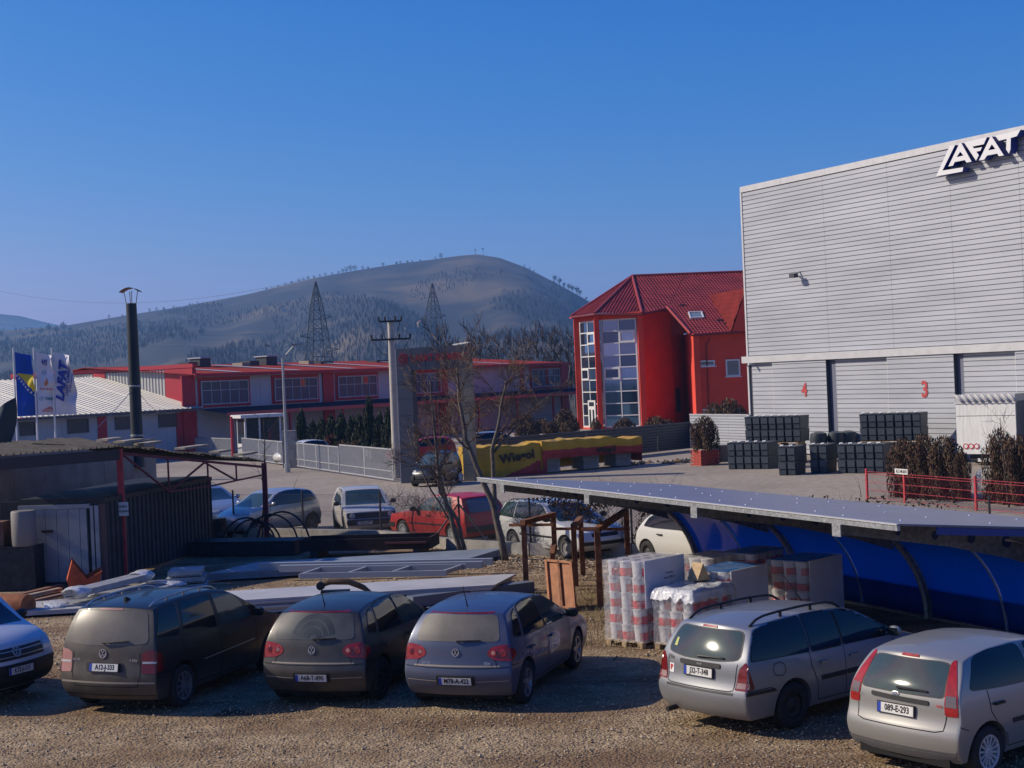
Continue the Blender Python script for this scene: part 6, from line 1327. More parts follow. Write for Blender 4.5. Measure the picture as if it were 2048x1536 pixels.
for i, (x0, y0, x1, y1) in enumerate(((40, 1190, 125, 1170), (20, 1200, 120, 1178), (60, 1204, 140, 1186), (90, 1208, 180, 1192))):
    b = MB(); b.bar(G(x0, y0, .06), G(x1, y1, .06), .16, .07); one(b, 'loose_plank', M_OLDW if i % 2 else mat('reddish_plank', (.22, .12, .08), .9), ['topmost plank in front of the dark locker', 'reddish plank in the pile behind the rusty drum', 'grey plank in the middle of the pile behind the rusty drum', 'lowest plank in the pile beside the wrapped bundles'][[0, 2, 1, 3][i]] if i != 1 else 'grey plank nearest the rusty drum', 'plank', 'loose planks')
# stack of gratings
p = G(375, 1176); gs = thing('grating_stack', 'short stack of pale ribbed gratings on the ground behind the black people carrier', 'gratings', p, .12); m_gr = mat('pale_grating', (.28, .31, .32), .6, var=.15, vs=5)
for i, (w, z) in enumerate(((.98, 0), (.9, .17), (.8, .33))):
    b = MB(); b.box(-w / 2, w / 2, -.45, .45, z + .1, z + .14); o = b.build('grating', m_gr, gs); b = MB()
    for j in range(12): x = lerp(-w / 2, w / 2, (j + .5) / 12); b.box(x - .02, x + .02, -.45, .45, z, z + .1)
    b.build('ribs', m_gr, o)['kind'] = 'stuff'; b = MB(); b.box(-w / 2 - .01, w / 2 + .01, -.47, -.45, z + .04, z + .14); b.build('rim', m_gr, o)
# long panel stacks
def panel_stack(label, quad, n, th, m, group=None, name='panel_stack', gap=.004, jit=.05, seed=1):
    t = thing(name, label, 'panels', (0, 0, 0), 0, group); r = random.Random(seed)
    for i in range(n):
        j = Vector((r.uniform(-jit, jit), r.uniform(-jit, jit), 0)); q = [Vector((v.x, v.y, 0)) + j for v in quad]; z0_, z1_ = .05 + i * th, .05 + (i + 1) * th - gap
        b = MB(); b.add([v + Vector((0, 0, z)) for z in (z0_, z1_) for v in q], [(3, 2, 1, 0), (4, 5, 6, 7), (0, 1, 5, 4), (1, 2, 6, 5), (2, 3, 7, 6), (3, 0, 4, 7)]); b.build('panel', m, t)
    return t
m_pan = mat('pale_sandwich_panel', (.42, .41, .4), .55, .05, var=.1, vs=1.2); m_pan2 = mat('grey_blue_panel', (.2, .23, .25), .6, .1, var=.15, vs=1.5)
zz = .34; q = [G(560, 1196, zz), G(985, 1170, zz), G(1028, 1148, zz), G(640, 1163, zz)]; ed = (q[1] - q[0]).normalized(); q = [q[1] - ed * 7.8, q[1], q[2], q[2] - ed * 7.8]
panel_stack('long stack of pale sandwich panels lying behind the two hatchbacks', q, 6, .05, m_pan, seed=3)
q2 = [v + Vector((-6.6, .9, 0)) for v in q]; q2[1] = q2[0] + ed * 6.2; q2[2] = q2[3] + ed * 6.2
panel_stack('pale panel sheets lying left of the long stack, behind the black people carrier', q2, 2, .05, m_pan, seed=4)
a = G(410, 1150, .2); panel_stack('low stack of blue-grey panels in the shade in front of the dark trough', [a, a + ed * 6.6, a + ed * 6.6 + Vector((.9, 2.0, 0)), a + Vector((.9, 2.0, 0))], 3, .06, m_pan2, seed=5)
sf = thing('ladder_frame', 'grey welded ladder frame lying on the shaded panels', 'frame'); m_fr = mat('grey_primer_steel', (.3, .33, .36), .55, .2)
c0, c1, c2, c3 = G(600, 1152, .35), G(893, 1146, .35), G(932, 1133, .35), G(640, 1139, .35)
for a, c in ((c0, c1), (c3, c2)): b = MB(); b.bar(a, c, .07, .13); b.build('rail', m_fr, sf)
for t in (.0, .32, .62, .97): b = MB(); b.bar(c0.lerp(c1, t), c3.lerp(c2, t), .07, .1); b.build('rung', m_fr, sf)
for i, (x0, y0, x1, y1) in enumerate(((520, 1132, 985, 1123), (560, 1137, 965, 1129))): b = MB(); b.bar(G(x0, y0, .3), G(x1, y1, .3), .16, .16); one(b, 'steel_beam', m_fr, ['grey beam farthest back behind the ladder frame', 'grey beam just behind the ladder frame'][i], 'beam')
b = MB(); b.bar(G(820, 1203, .15), G(1062, 1172, .15), .3, .22); one(b, 'steel_beam', mat('blue_grey_beam', (.14, .16, .2), .55, .2), 'blue-grey beam lying between the long panels and slate blue hatchback', 'beam')
p = G(690, 1190, .35); b = MB(); gr = thing('grab_tool', 'brown curved hydraulic grab lying on the long panel stack', 'tool', p); b.path([(-.55, 0, .22), (-.3, 0, .3), (.1, 0, .28), (.4, 0, .14), (.6, 0, -.02)], [.05, .07, .07, .06, .03], 8); b.build('arm', mat('brown_tool', (.12, .075, .035), .7, var=.3, vs=8), gr, 40); b = MB(); b.bar((-.5, 0, .05), (.1, 0, .05), .25, .12); b.build('body', M_DKST, gr); b = MB(); b.tube((-.5, -.1, .22), (-.5, .1, .22), .09, n=10); b.build('pivot', M_DKST, gr)
# dark trough/trailer, drum, cycle hoops
tr = thing('steel_trough', 'long dark rusty steel trough in front of the wire fence', 'trough'); a, c = G(600, 1118), G(862, 1112); MT = wallM(a, c - a); LT = (c - a).length; m_tr = mat('dark_maroon_steel', (.022, .012, .012), .85, var=.3, vs=3)
local_box('front_wall', MT, m_tr, tr, 0, LT, 0, .05, .2, .52); local_box('back_wall', MT, m_tr, tr, 0, LT, 1.1, 1.15, .2, .52); local_box('floor', MT, m_tr, tr, 0, LT, .05, 1.1, .2, .25)
for x in (0, LT - .05): local_box('end_wall', MT, m_tr, tr, x, x + .05, .051, 1.099, .251, .52)
local_box('rim', MT, mat('maroon_rim', (.1, .035, .035), .7), tr, LT * .66, LT - .1, -.07, -.001, .36, .41)
for x in (.3, LT - .5): local_box('skid', MT, M_DKST, tr, x, x + .2, 0, 1.1, 0, .199)
b = MB(); b.box(-2.0, 1.6, -.5, .5, .02, .42); p = G(500, 1108); one(b, 'dark_bin_crate', M_DKST, 'low dark steel crate under the cycle hoops', 'crate', loc=p, rz=-.25)
p = G(437, 1092); b = MB(); b.lathe([(.27, 0), (.28, .02), (.27, .3), (.28, .32), (.27, .34), (.27, .6), (.28, .62), (.27, .86), (.001, .86)], 18); one(b, 'black_drum', M_DKST, 'upright black drum beside the ribbed container', 'drum', loc=p, smooth=40)
cr = thing('cycle_hoops', 'set of dark arched cycle hoops in front of pale silver hatchback', 'cycle rack', G(530, 1096), .1)
for i, (x, rr, an) in enumerate(((-.55, .75, .2), (-.35, .7, -.1), (-.1, .62, .35), (.2, .8, .0), (.55, .85, -.3))):
    b = MB(); b.path([(x + rr * math.cos(t * math.pi / 12) * math.cos(an), rr * math.cos(t * math.pi / 12) * math.sin(an), rr * 1.25 * math.sin(t * math.pi / 12)) for t in range(13)], .03, 6); b.build('hoop', M_DKST, cr, True)
# ---------------------------------------------------------------- wire fence
wf = thing('wire_fence', 'chain-link fence on a low concrete kerb between yard and parked cars', 'fence'); wfp = [p.copy() for p in FENCE[1:]]
for i, (a, c) in enumerate(zip(wfp, wfp[1:])):
    L = (c - a).length; M = wallM(a, c - a); b = MB(); h0, h1 = .36, 1.42; n = int((L + 1.1) / .085)
    for k in range(n):
        for sg in (1, -1):
            x = -1.06 + k * .085 if sg > 0 else k * .085; x2 = x + 1.06 * sg; z0_, z1_ = h0, h1
            p0, p1 = [x, z0_], [x2, z1_]
            for lim, s2 in ((0, -1), (L, 1)):
                for (u, w) in ((p0, p1), (p1, p0)):
                    if (u[0] - lim) * s2 > 0 and (w[0] - lim) * s2 <= 0: f = (lim - w[0]) / (u[0] - w[0]); u[1] = w[1] + (u[1] - w[1]) * f; u[0] = lim
            if p0[0] < -1e-6 or p0[0] > L + 1e-6 or p1[0] < -1e-6 or p1[0] > L + 1e-6: continue
            b.tube(M @ Vector((p0[0], 0, p0[1])), M @ Vector((p1[0], 0, p1[1])), .0028, n=3, cap=False)
    for z in (h0 + .02, .9, h1): b.tube(M @ Vector((0, 0, z)), M @ Vector((L, 0, z)), .004, n=3, cap=False)
    o = b.build('mesh', mat('fence_wire', (.09, .085, .08), .6, .4), wf, fix=False); o['kind'] = 'stuff'
    b = MB(); b.box(.01, L - .01, -.1, .1, -.05, .34, 0, M); b.build('kerb', M_CON, wf)
for a in wfp: b = MB(); b.tube(a, a + Vector((0, 0, 1.55)), .03, n=8); b.build('post', mat('dark_fence_post', (.05, .05, .05), .6, .3), wf)
a = wfp[3]
for s_ in (-1, 1): b = MB(); b.tube(a + Vector((0, -.05, 1.35)), a + Vector((s_ * .75, -.05 - s_ * .5, .34)), .022, n=6); b.build('brace', mat('dark_fence_post', (.05, .05, .05), .6, .3), wf)
# ---------------------------------------------------------------- rusty frames
def portal(label, b0, b1, h, crank, seed):
    a, c = G(*b0), G(*b1); t = thing('rusty_portal', label, 'frame', (0, 0, 0), 0, 'rusty steel portal frames'); k = .12
    b = MB(); b.bar(a, a + Vector((0, 0, h)), k); b.build('leg', M_RUST, t)
    b = MB(); tp = c + Vector((0, 0, h)); o_ = (a - c).normalized() * crank
    if crank: b.bar(tp, c + Vector((0, 0, h * .55)), k); b.bar(c + Vector((0, 0, h * .56)), c + o_ + Vector((0, 0, h * .42)), k); b.bar(c + o_ + Vector((0, 0, h * .43)), c + o_, k)
    else: b.bar(c, tp, k)
    b.build('leg', M_RUST, t); b = MB(); b.bar(a + Vector((0, 0, h + .055)) - (c - a).normalized() * .06, tp + Vector((0, 0, .055)) + (c - a).normalized() * .06, k, .11); b.build('top_beam', M_RUST, t)
    b = MB(); b.bar(a.lerp(c, .25) + Vector((-.5, .1, h - .04)), a.lerp(c, .25) + Vector((.5, -.2, h - .04)), .06); b.build('cross_bar', M_RUST, t); return t
portal('left rusty portal frame with cranked right leg beside the pine-coloured panel', (1053, 1182), (1112, 1160), 1.48, .14, 1); portal('slim rusty portal frame between the two wider ones', (1152, 1172), (1166, 1150), 1.3, 0, 2); portal('right rusty portal frame next to the wrapped pallets', (1201, 1216), (1258, 1160), 1.55, 0, 3)
p0, p1 = G(1105, 1216), G(1152, 1222); ln = thing('leaning_panel', 'rust-coloured ribbed steel panel leaning against the rusty frames', 'panel'); dr_ = (p1 - p0).normalized(); upv = Vector((-.03, .35, .93)).normalized(); M = Matrix(((dr_.x, upv.cross(dr_).x, upv.x, p0.x), (dr_.y, upv.cross(dr_).y, upv.y, p0.y), (dr_.z, upv.cross(dr_).z, upv.z, .02), (0, 0, 0, 1)))
b = MB(); b.box(-.06, .68, 0, .02, 0, .98, 0, M); b.build('plate', M_RUSTL, ln)
for x in (-.08, .3, .67): b = MB(); b.box(x, x + .06, -.05, -.001, 0, 1.0, 0, M); b.build('rib', M_RUST if x == .3 else M_RUSTL, ln)
for z in (0, .96): b = MB(); b.box(-.019, .669, -.045, -.001, z, z + .05, 0, M); b.build('rail', M_RUSTL, ln)
# ---------------------------------------------------------------- wrapped pallets of pails
PU, PV = Vector((.68, .733, 0)), Vector((.733, -.68, 0)); pang = math.atan2(PU.y, PU.x)
bk = MB(); bk.lathe([(.001, 0), (.115, 0), (.13, .27), (.136, .27), (.138, .30), (.001, .302)], 14); m_pail = mat('white_pail', (.52, .5, .5), .35, coat=.2); bk_me = bk.mesh('pail', m_pail, 40)
lb = MB(); lb.add([(r_ * math.cos(t * .26), r_ * math.sin(t * .26), z_) for r_, z_ in ((.122, .02), (.130, .17)) for t in range(-14, 4)], [(t, t + 1, t + 19, t + 18) for t in range(17)]); lb_me = lb.mesh('label', mat('red_pail_label', (.5, .012, .018), .45), True)
hl_ = MB(); hl_.path([(.14 * math.cos(t * math.pi / 6), -.14, .25 - .12 * math.sin(t * math.pi / 6)) for t in range(7)], .006, 4); hl_me = hl_.mesh('handle', m_pail)
def pal_board(b, x0, x1, y0, y1, z0_, z1_): b.box(x0, x1, y0, y1, z0_, z1_)
_pb = []
for x in (0, .35, .70): m_ = MB(); m_.box(0, 1.2, x, x + .1, 0, .02); _pb.append(m_.mesh('board', M_WOOD))
for x in (0, .55, 1.1):
    for y in (0, .35, .7): m_ = MB(); m_.box(x, x + .1, y, y + .1, .02, .1); _pb.append(m_.mesh('block', M_WOOD))
for y in (0, .17, .34, .51, .68): m_ = MB(); m_.box(0, 1.2, y, y + .12, .1, .122); _pb.append(m_.mesh('board', M_WOOD))
def pallet_load(label, P, layers, sheet=None, z0_=.0, film=M_FILM, pal=True, top_reflection=False, txt=False, seed=0):
    t = thing('wrapped_pallet', label, 'pallet', Vector((P[0], P[1], z0_)), pang, 'film-wrapped pallets of pails'); t.scale = (1, 1, .91)       # local x along PU, local -y along PV
    bz = .125 if pal else .0
    if pal:
        for me in _pb: obj(me.name.split('.')[0], me, t, M=Matrix.Translation((0, -.8, 0)))
    r = random.Random(seed)
    for k in range(layers):
        for i in range(4):
            for j in range(3):
                if k < layers - 1 and i > 0 and j < 2: continue
                o = obj('pail', bk_me, t, M=Matrix.Translation((.16 + i * .293 + r.uniform(-.01, .01), -.145 - j * .265, bz + k * .305)) @ Matrix.Rotation(r.uniform(-1.6, 1.6), 4, 'Z') @ Matrix.Rotation(r.uniform(-.03, .03), 4, 'X')); obj('label', lb_me, o)
                if (i + j + k) % 2 == 0: obj('handle', hl_me, o)
    H = bz + layers * .305
    if sheet: b = MB(); b.box(.05, 1.2, -.882, -.872, bz + sheet[0] * layers * .305, H + .02); o = b.build('card_sheet', mat('white_card', (.72, .73, .77), .6, var=.05, vs=3), t)
    if txt:
        for q, s_ in enumerate(('Fasadna', 'boja BIJELA')): obj('print', text_mesh(s_, .07, .0005, M_TXT), o, M=frame((.75, -.885, H - .28 - q * .09), (1, 0, 0), (0, 0, 1)))
    if top_reflection: b = MB(); b.box(.02, 1.2, -.8, -.02, H + .005, H + .012); b.build('top_reflection', mat('blue_reflection_film', (.05, .2, .55), .15, coat=.6, bump=.8, bs=9), t)  # added blue sheet paints the reflection on the clear film top
    b = MB(); 
    def wrap(u, v):
        per = [(0, 0), (1.24, 0), (1.24, -.85), (0, -.85), (0, 0)]; d = u * 4; k = min(3, int(d)); f = d - k; x, y = lerp(per[k][0], per[k + 1][0], f), lerp(per[k][1], per[k + 1][1], f)
        w = .035 * noise.noise(Vector((x * 5, y * 5, v * 9 + seed))) + .022 * noise.noise(Vector((x * 14, y * 14, v * 21)))
        c = Vector((.62, -.425)); s_ = 1 + w / .6 + .015
        return Vector((c.x + (x - c.x) * s_, c.y + (y - c.y) * s_, bz - .02 + v * (H - bz + .03)))
    b.grid(wrap, 48, 16); b.grid(lambda u, v: Vector((-.015 + 1.27 * u, .01 - .87 * v, H + .015 + .025 * noise.noise(Vector((u * 7, v * 7, seed + 3))) - .03 * (max(abs(u - .5), abs(v - .5)) * 2) ** 8)), 14, 10)
    b.build('film', film, t, True, fix=False); return t
p = G(1213, 1290); P1_ = p + PV * 0
pallet_load('tall wrapped pallet of red-banded pails with white card, nearest the rusty frames', P1_, 5, (.42,), txt=True, seed=1)
P2_ = P1_ + PV * .98 + PU * .12; pallet_load('half-height wrapped pallet under crumpled white film behind silver estate', P2_, 3, None, film=M_FILM, seed=2)
b = MB(); b.grid(lambda u, v: Vector((P2_.x, P2_.y, 0)) + PU * (-.05 + 1.3 * u) + PV * (-.06 + .95 * v) + Vector((0, 0, 1.07 + .04 * noise.noise(Vector((u * 6, v * 6, 1))) - .32 * max(0, max(abs(u - .5), abs(v - .5)) * 2 - .9) * 10 * (.6 + .4 * noise.noise(Vector((u * 9, v * 9, 5)))))), 30, 24)
one(b, 'crumpled_sheet', M_FILMW, 'crumpled white plastic sheet thrown over the half-height pallet', 'sheet', smooth=True, fix=False)
pallet_load('wrapped pallet with white card front, directly behind the silver estate roof', (3.0, 26.4), 4, (.0,), z0_=0, seed=3, top_reflection=True); pallet_load('rightmost white-fronted wrapped pallet beside the curved carport post', (4.55, 27.3), 4, (.0,), seed=4, top_reflection=True)
pallet_load('rear wrapped pallet showing one dark red pail under its film', (2.95, 28.3), 4, None, seed=5); pallet_load('rear wrapped pallet with film top painted with blue reflection near the carport end', (3.85, 28.7), 4, None, seed=6, top_reflection=True)
wd_ = P2_ + PU * .95 + PV * .3; b = MB(); b.prism([(-.14, 0), (.14, 0), (0, .3)], -.15, .15); one(b, 'wood_wedge', M_WOOD, 'small pale wooden wedge standing on the half-height pallet', 'wedge', loc=(wd_.x, wd_.y, 1.1), rz=.5)
# ---------------------------------------------------------------- carport
cp = thing('carport', 'cantilevered galvanised carport with blue polycarbonate curved back', 'carport')
CF = G(1803, 1052, 2.5); CA = G(960, 957, 2.5); fd = (CA - CF); fd.z = 0; CLn = fd.length; fd.normalize(); bd_ = Vector((fd.y, -fd.x, 0))          # fd: along the front to the far end, bd_: towards the back
m_cr = mat('grey_carport_sheet', (.20, .20, .23), .4, .1, var=.05, vs=1); DPT, SL = 5.0, -.1
cpp = lambda s_, y, dz=0: CF + fd * s_ + bd_ * y + Vector((0, 0, SL * y + dz))
for i in range(6):
    s0, s1 = CLn * i / 6, CLn * (i + 1) / 6 - .012; b = MB(); b.add([cpp(s0, -.03, .03), cpp(s1, -.03, .03), cpp(s1, DPT, .03), cpp(s0, DPT, .03), cpp(s0, -.03, 0), cpp(s1, -.03, 0), cpp(s1, DPT, 0), cpp(s0, DPT, 0)], [(0, 1, 2, 3), (7, 6, 5, 4), (0, 4, 5, 1), (1, 5, 6, 2), (2, 6, 7, 3), (3, 7, 4, 0)]); rs = b.build('roof_sheet', m_cr, cp)
    r = random.Random(i); sm = MB()
    for y in (.5, 2.2, 4.0):
        for k in range(2):
            q = cpp(lerp(s0, s1, (k + .5) / 2 + r.uniform(-.1, .1)), y + r.uniform(-.25, .25), .032); sm.lathe([(.022, 0), (.018, .014), (.001, .018)], 7, Matrix.Translation(q))
    sm.build('fixing_screws', mat('bright_screw', (.7, .7, .7), .3, .5), rs)['kind'] = 'stuff'
b = MB(); b.bar(cpp(.0, -.05, -.035), cpp(CLn, -.05, -.035), .05, .07); b.build('front_rail', M_GALV, cp); b = MB(); b.bar(cpp(0, -.06, .018), cpp(CLn, -.06, .018), .05, .02); b.build('drip_edge', mat('pale_metal_trim', (.5, .5, .5), .45), cp)
b = MB(); b.bar(cpp(-.02, .6, -.06), cpp(-.02, 5, -.06), .04, .1); b.build('end_rail', mat('blue_plastic_edge', (.01, .05, .22), .4), cp)
m_poly = mat('blue_polycarbonate', (.004, .09, .34), .12, coat=.5, var=.2, vs=2, stretch=(1, 1, .2)); _n = m_poly.node_tree; _tr = _n.nodes.new('ShaderNodeBsdfTranslucent'); _tr.inputs[0].default_value = (.008, .4, .85, 1); _mx = _n.nodes.new('ShaderNodeMixShader'); _mx.inputs[0].default_value = .6
_o = [x for x in _n.nodes if x.type == 'OUTPUT_MATERIAL'][0]; _n.links.new(_n.nodes['Principled BSDF'].outputs[0], _mx.inputs[1]); _n.links.new(_tr.outputs[0], _mx.inputs[2]); _n.links.new(_mx.outputs[0], _o.inputs[0])
m_dg = mat('dull_galvanised', (.2, .215, .215), .5, .5, var=.3, vs=12)
cs = []
for px in (1683, 1397, 1182, 1012):
    x, y, k = ray(px, 1045 - (1683 - px) * .11); s_ = plane_hit(px, 1045 - (1683 - px) * .11, CF, fd)[0]; cs.append(max(.25, min(CLn - .2, s_)))
def curve(t):                          # back wall profile: (y, dz from roof, ground height handled below)
    a = t * math.pi / 2; return 3.1 + 1.75 * math.sin(a), -.25 - 1.75 * (1 - math.cos(a))
for s_ in cs:
    fr = MB(); y0 = -.04; pts = [(y0, -.075), (y0, -.22), (2.0, -.38), (3.2, -.55), (4.1, -.75), (3.9, -.05), (2, -.02)]
    fr.add([cpp(s_ + d, y, z) for d in (-.03, .03) for y, z in pts], [(0, 1, 2, 3, 4, 5, 6), (13, 12, 11, 10, 9, 8, 7)] + [(i, i + 7, (i + 1) % 7 + 7, (i + 1) % 7) for i in range(7)]); arm = fr.build('arm', m_dg, cp)
    b = MB(); b.box(-.1, .1, -.012, .012, -.09, .09, 0, Matrix.Translation(cpp(s_, -.09, -.165)) @ Matrix.Rotation(math.atan2(fd.y, fd.x), 4, 'Z')); b.build('end_plate', M_GALV, arm)
    for k, (y, rr) in enumerate(((1.0, .05), (1.7, .065), (2.4, .08), (3.1, .1))):
        for sd in (-1, 1):
            b = MB(); b.lathe([(.001, 0), (rr, 0)], 16, Matrix.Translation(cpp(s_ + sd * .033, y, -.17 - .035 * k)) @ Matrix.Rotation(math.atan2(fd.y, fd.x), 4, 'Z') @ Matrix.Rotation(R(90), 4, 'Y')); b.build('web_hole', mat('blue_shadow_hole', (.008, .03, .12), .6), arm)
    # curved post
    N = 12; ins, outs = [], []
    for i in range(N + 1):
        t = i / N; y, z = curve(t); q = cpp(s_, y, 0); zb = 2.5 + SL * y + z
        ins.append((y - .0, zb)); outs.append((y + .42 * (.4 + .6 * t), zb + .12 * (1 - t)))
    ins.append((4.85, 0)); outs.append((5.35, 0)); b = MB(); n = len(ins)
    V_ = [CF + fd * (s_ + d) + bd_ * y + Vector((0, 0, z - 2.5)) for d in (-.04, .04) for y, z in ins + outs]; K_ = 2 * n
    Fq = []
    for i in range(n - 1): Fq += [(i, i + 1, n + i + 1, n + i), (K_ + i, K_ + n + i, K_ + n + i + 1, K_ + i + 1), (i, K_ + i, K_ + i + 1, i + 1), (n + i, n + i + 1, K_ + n + i + 1, K_ + n + i)]
    b.add(V_, Fq); po = b.build('curved_post', m_dg, cp)
    b = MB(); b.path([CF + fd * s_ + bd_ * (y - .03) + Vector((0, 0, z - 2.5)) for y, z in ins], .045, 6); b.build('post_flange', M_GALV, po, True)
    for t in (.45, .75):
        y, z = curve(t)
        for sd in (-1, 1):
            b = MB(); b.lathe([(.001, 0), (.13, 0)], 18, Matrix.Translation(CF + fd * (s_ + sd * .043) + bd_ * (y + .2) + Vector((0, 0, SL * y + z))) @ Matrix.Rotation(math.atan2(fd.y, fd.x), 4, 'Z') @ Matrix.Rotation(R(90), 4, 'Y')); b.build('web_hole', mat('blue_hole', (.006, .07, .3), .4), po)
cs2 = sorted(cs + [-3.2]); 
for s0, s1 in zip(cs2, cs2[1:]):
    mid = (s0 + s1) / 2
    for a, c in ((s0 + .05, mid - .01), (mid + .01, s1 - .05)):
        b = MB(); N = 14
        prof = [curve(i / N) for i in range(N + 1)]; P_ = [(y + .06, 2.5 + SL * y + z) for y, z in prof] + [(4.92, .55)]
        for off in (0, .012): b.add([CF + fd * s_ + bd_ * (y + off) + Vector((0, 0, z - 2.5)) for s_ in (a, c) for y, z in P_], [(i, i + 1, len(P_) + i + 1, len(P_) + i) for i in range(len(P_) - 1)])
        b.build('back_panel', m_poly, cp, True, fix=False)
    for t in (.25, 1.0):
        y, z = curve(t); b = MB(); q = lambda s_: CF + fd * s_ + bd_ * (y + .0) + Vector((0, 0, SL * y + z)); b.bar(q(s0 + .05), q(s1 - .05), .06, .06); b.build('purlin', m_dg, cp)
    b = MB(); b.bar(CF + fd * (s0 + .05) + bd_ * 4.9 + Vector((0, 0, -1.97)), CF + fd * (s1 - .05) + bd_ * 4.9 + Vector((0, 0, -1.97)), .06, .1); b.build('bottom_rail', m_dg, cp)
    b = MB(); b.path([CF + fd * mid + bd_ * (y + .03) + Vector((0, 0, SL * y + z)) for y, z in prof] + [CF + fd * mid + bd_ * 4.9 + Vector((0, 0, -1.95))], .018, 5); b.build('glazing_bar', mat('pale_blue_bar', (.2, .28, .36), .4), cp)
# ---------------------------------------------------------------- stacks by the warehouse: grey lidded bins
bm_ = MB(); bm_.add([(-.16, -.28, 0), (.16, -.28, 0), (.165, 1.0, 0), (-.165, 1.0, 0), (-.18, -.32, .605), (.18, -.32, .605), (.18, 1.05, .605), (-.18, 1.05, .605)], [(3, 2, 1, 0), (4, 5, 6, 7), (0, 1, 5, 4), (1, 2, 6, 5), (2, 3, 7, 6), (3, 0, 4, 7)]); m_bin = mat('dark_grey_plastic', (.032, .042, .052), .5, var=.15, vs=4); bin_me = bm_.mesh('body', m_bin)
b = MB(); b.box(-.15, .15, -.37, -.32, .29, .57); pan_me = b.mesh('front_panel', mat('grey_plastic_panel', (.05, .062, .075), .45)); b = MB(); b.box(-.14, .14, -.335, -.29, .03, .25); pan2_me = b.mesh('lower_panel', m_bin)
b = MB(); b.box(-.18, .18, -.34, 1.06, .606, .64); lid_me = b.mesh('lid', m_bin); b = MB(); b.path([(-.05, -.3, .64), (-.06, -.32, .69), (.06, -.32, .70), (.05, -.3, .66)], .036, 5); b.box(-.035, .035, -.3, -.22, .64, .69); han_me = b.mesh('handle', M_WHT)
def bins(px, py, n, tiers, z0_, dirv, Y=None, tag_=None, handle_top=True):
    p = G(px, py) if Y is None else D(px, py, Y); d = Vector(dirv).normalized(); a = math.atan2(d.y, d.x); k = 0
    for t in range(tiers):
        for i in range(n):
            q = Vector((p.x, p.y, 0)) + d * (i * .41 + .2); o = thing('stacked_bin', f"{tag_}, {['bottom', 'top'][t]} row, {ORD[i]} from left", 'bin', (q.x, q.y, z0_ + t * .62), a, 'dark grey bins stacked by the warehouse')
            o.scale = (1.07, 1, 1); obj('body', bin_me, o); obj('front_panel', pan_me, o); obj('lower_panel', pan2_me, o)
            if t == tiers - 1: obj('lid', lid_me, o); obj('handle', han_me, o)
ORD = ['first', 'second', 'third', 'fourth', 'fifth', 'sixth', 'seventh', 'eighth']
bdv = (.87, -.49, 0)
bins(1461, 938, 5, 2, 0, bdv, tag_='dark grey bin, leftmost five-wide stack'); bins(1562, 950, 2, 2, 0, bdv, tag_='dark grey bin, foremost narrow stack'); bins(1625, 946, 2, 2, 0, bdv, tag_='dark grey bin, second narrow stack'); bins(1680, 946, 5, 2, 0, bdv, tag_='dark grey bin, five-wide stack beside brown shrubs')
bins(1497, 925, 7, 2, 1.06, bdv, Y=73.5, tag_='dark grey bin, raised left stack'); bins(1726, 925, 7, 2, 1.1, bdv, Y=69.5, tag_='dark grey bin, raised right stack')
def plinth(label, px, Y, w, d, h, m=m_bin):
    p = D(px, 930, Y); t = thing('bin_platform', label, 'stack', (p.x, p.y, 0), math.atan2(bdv[1], bdv[0])); nb = 4
    for i in range(nb): b = MB(); b.box(i * w / nb + .01, (i + 1) * w / nb - .01, -.3, d, 0, h); b.build('stacked_crate', m, t)
    for i in range(8): b = MB(); b.box(w * i / 8 + .02, w * (i + 1) / 8 - .03, -.36, d, h + .1, h + .125); b.build('pallet_board', M_WOOD, t)
    for i in range(4): b = MB(); b.box(w * i / 3.2, w * i / 3.2 + .12, -.34, d, h + .005, h + .099); b.build('pallet_block', M_WOOD, t)
    return t
plinth('dark crates under wooden pallet carrying the raised left bin stack', 1497, 73.5, 2.75, .8, .92); plinth('dark crates under wooden pallet carrying the raised right bin stack', 1726, 69.5, 2.75, .8, .96)
for lab, px, Y, n in (('dark bagged goods heaped right of the raised left bin stack', 1640, 75, 3), ('dark bagged goods heaped right of the raised right bin stack', 1882, 71, 3)):
    p = D(px, 930, Y); t = thing('bagged_goods', lab, 'sacks', (p.x, p.y, 0))
    for i in range(n):
        for k in range(2): b = MB(); b.lathe([(.001, 0), (.4, .03), (.46, .3), (.4, .62), (.15, .7), (.001, .7)], 10, Matrix.Translation((i * .8 + rnd.uniform(-.1, .1), rnd.uniform(-.1, .1), k * .66)) @ Matrix.Rotation(rnd.uniform(0, 3), 4, 'Z')); b.build('sack', m_bin, t, 50)
# ---------------------------------------------------------------- lorry box
lp = D(1915, 910, 66); ld = Vector((.74, -.67, 0)) * 2.75; LWd = ld.length; LM = wallM((lp.x, lp.y), ld); zt = D(1916, 790, 66).z; zb = D(1960, 906, 66).z
lo = thing('box_trailer', 'white box trailer with gathered canvas top edge and three round signs', 'trailer'); m_lw = mat('dirty_white_door', (.68, .68, .64), .5, var=.1, vs=2, stretch=(6, 6, .6))
local_box('rear_door', LM, m_lw, lo, 0, LWd, 0, .08, zb, zt - .38); local_box('rear_beam', LM, M_PVC, lo, -.03, LWd + .03, -.04, .06, zt - .39, zt - .33)
for i in range(9): b = MB(); a = LWd * i / 9; b.path([LM @ Vector((a + .02, -.02, zt)), LM @ Vector((a + LWd / 9 * 1.3, -.05, zt - .33))], [.05, .07], 6); b.build('canvas_fold', mat('grey_canvas', (.45, .45, .45), .7), lo, True)
local_box('canvas_top', LM, mat('grey_canvas', (.45, .45, .45), .7), lo, 0, LWd, .01, 9, zt - .32, zt); local_box('side_wall', LM, mat('grey_curtain_side', (.15, .155, .17), .7), lo, .02, LWd, .1, 9, zb, zt - .33)
local_box('door_seam', LM, M_DKST, lo, .02, LWd - .02, -.006, -.001, zt - .95, zt - .93)
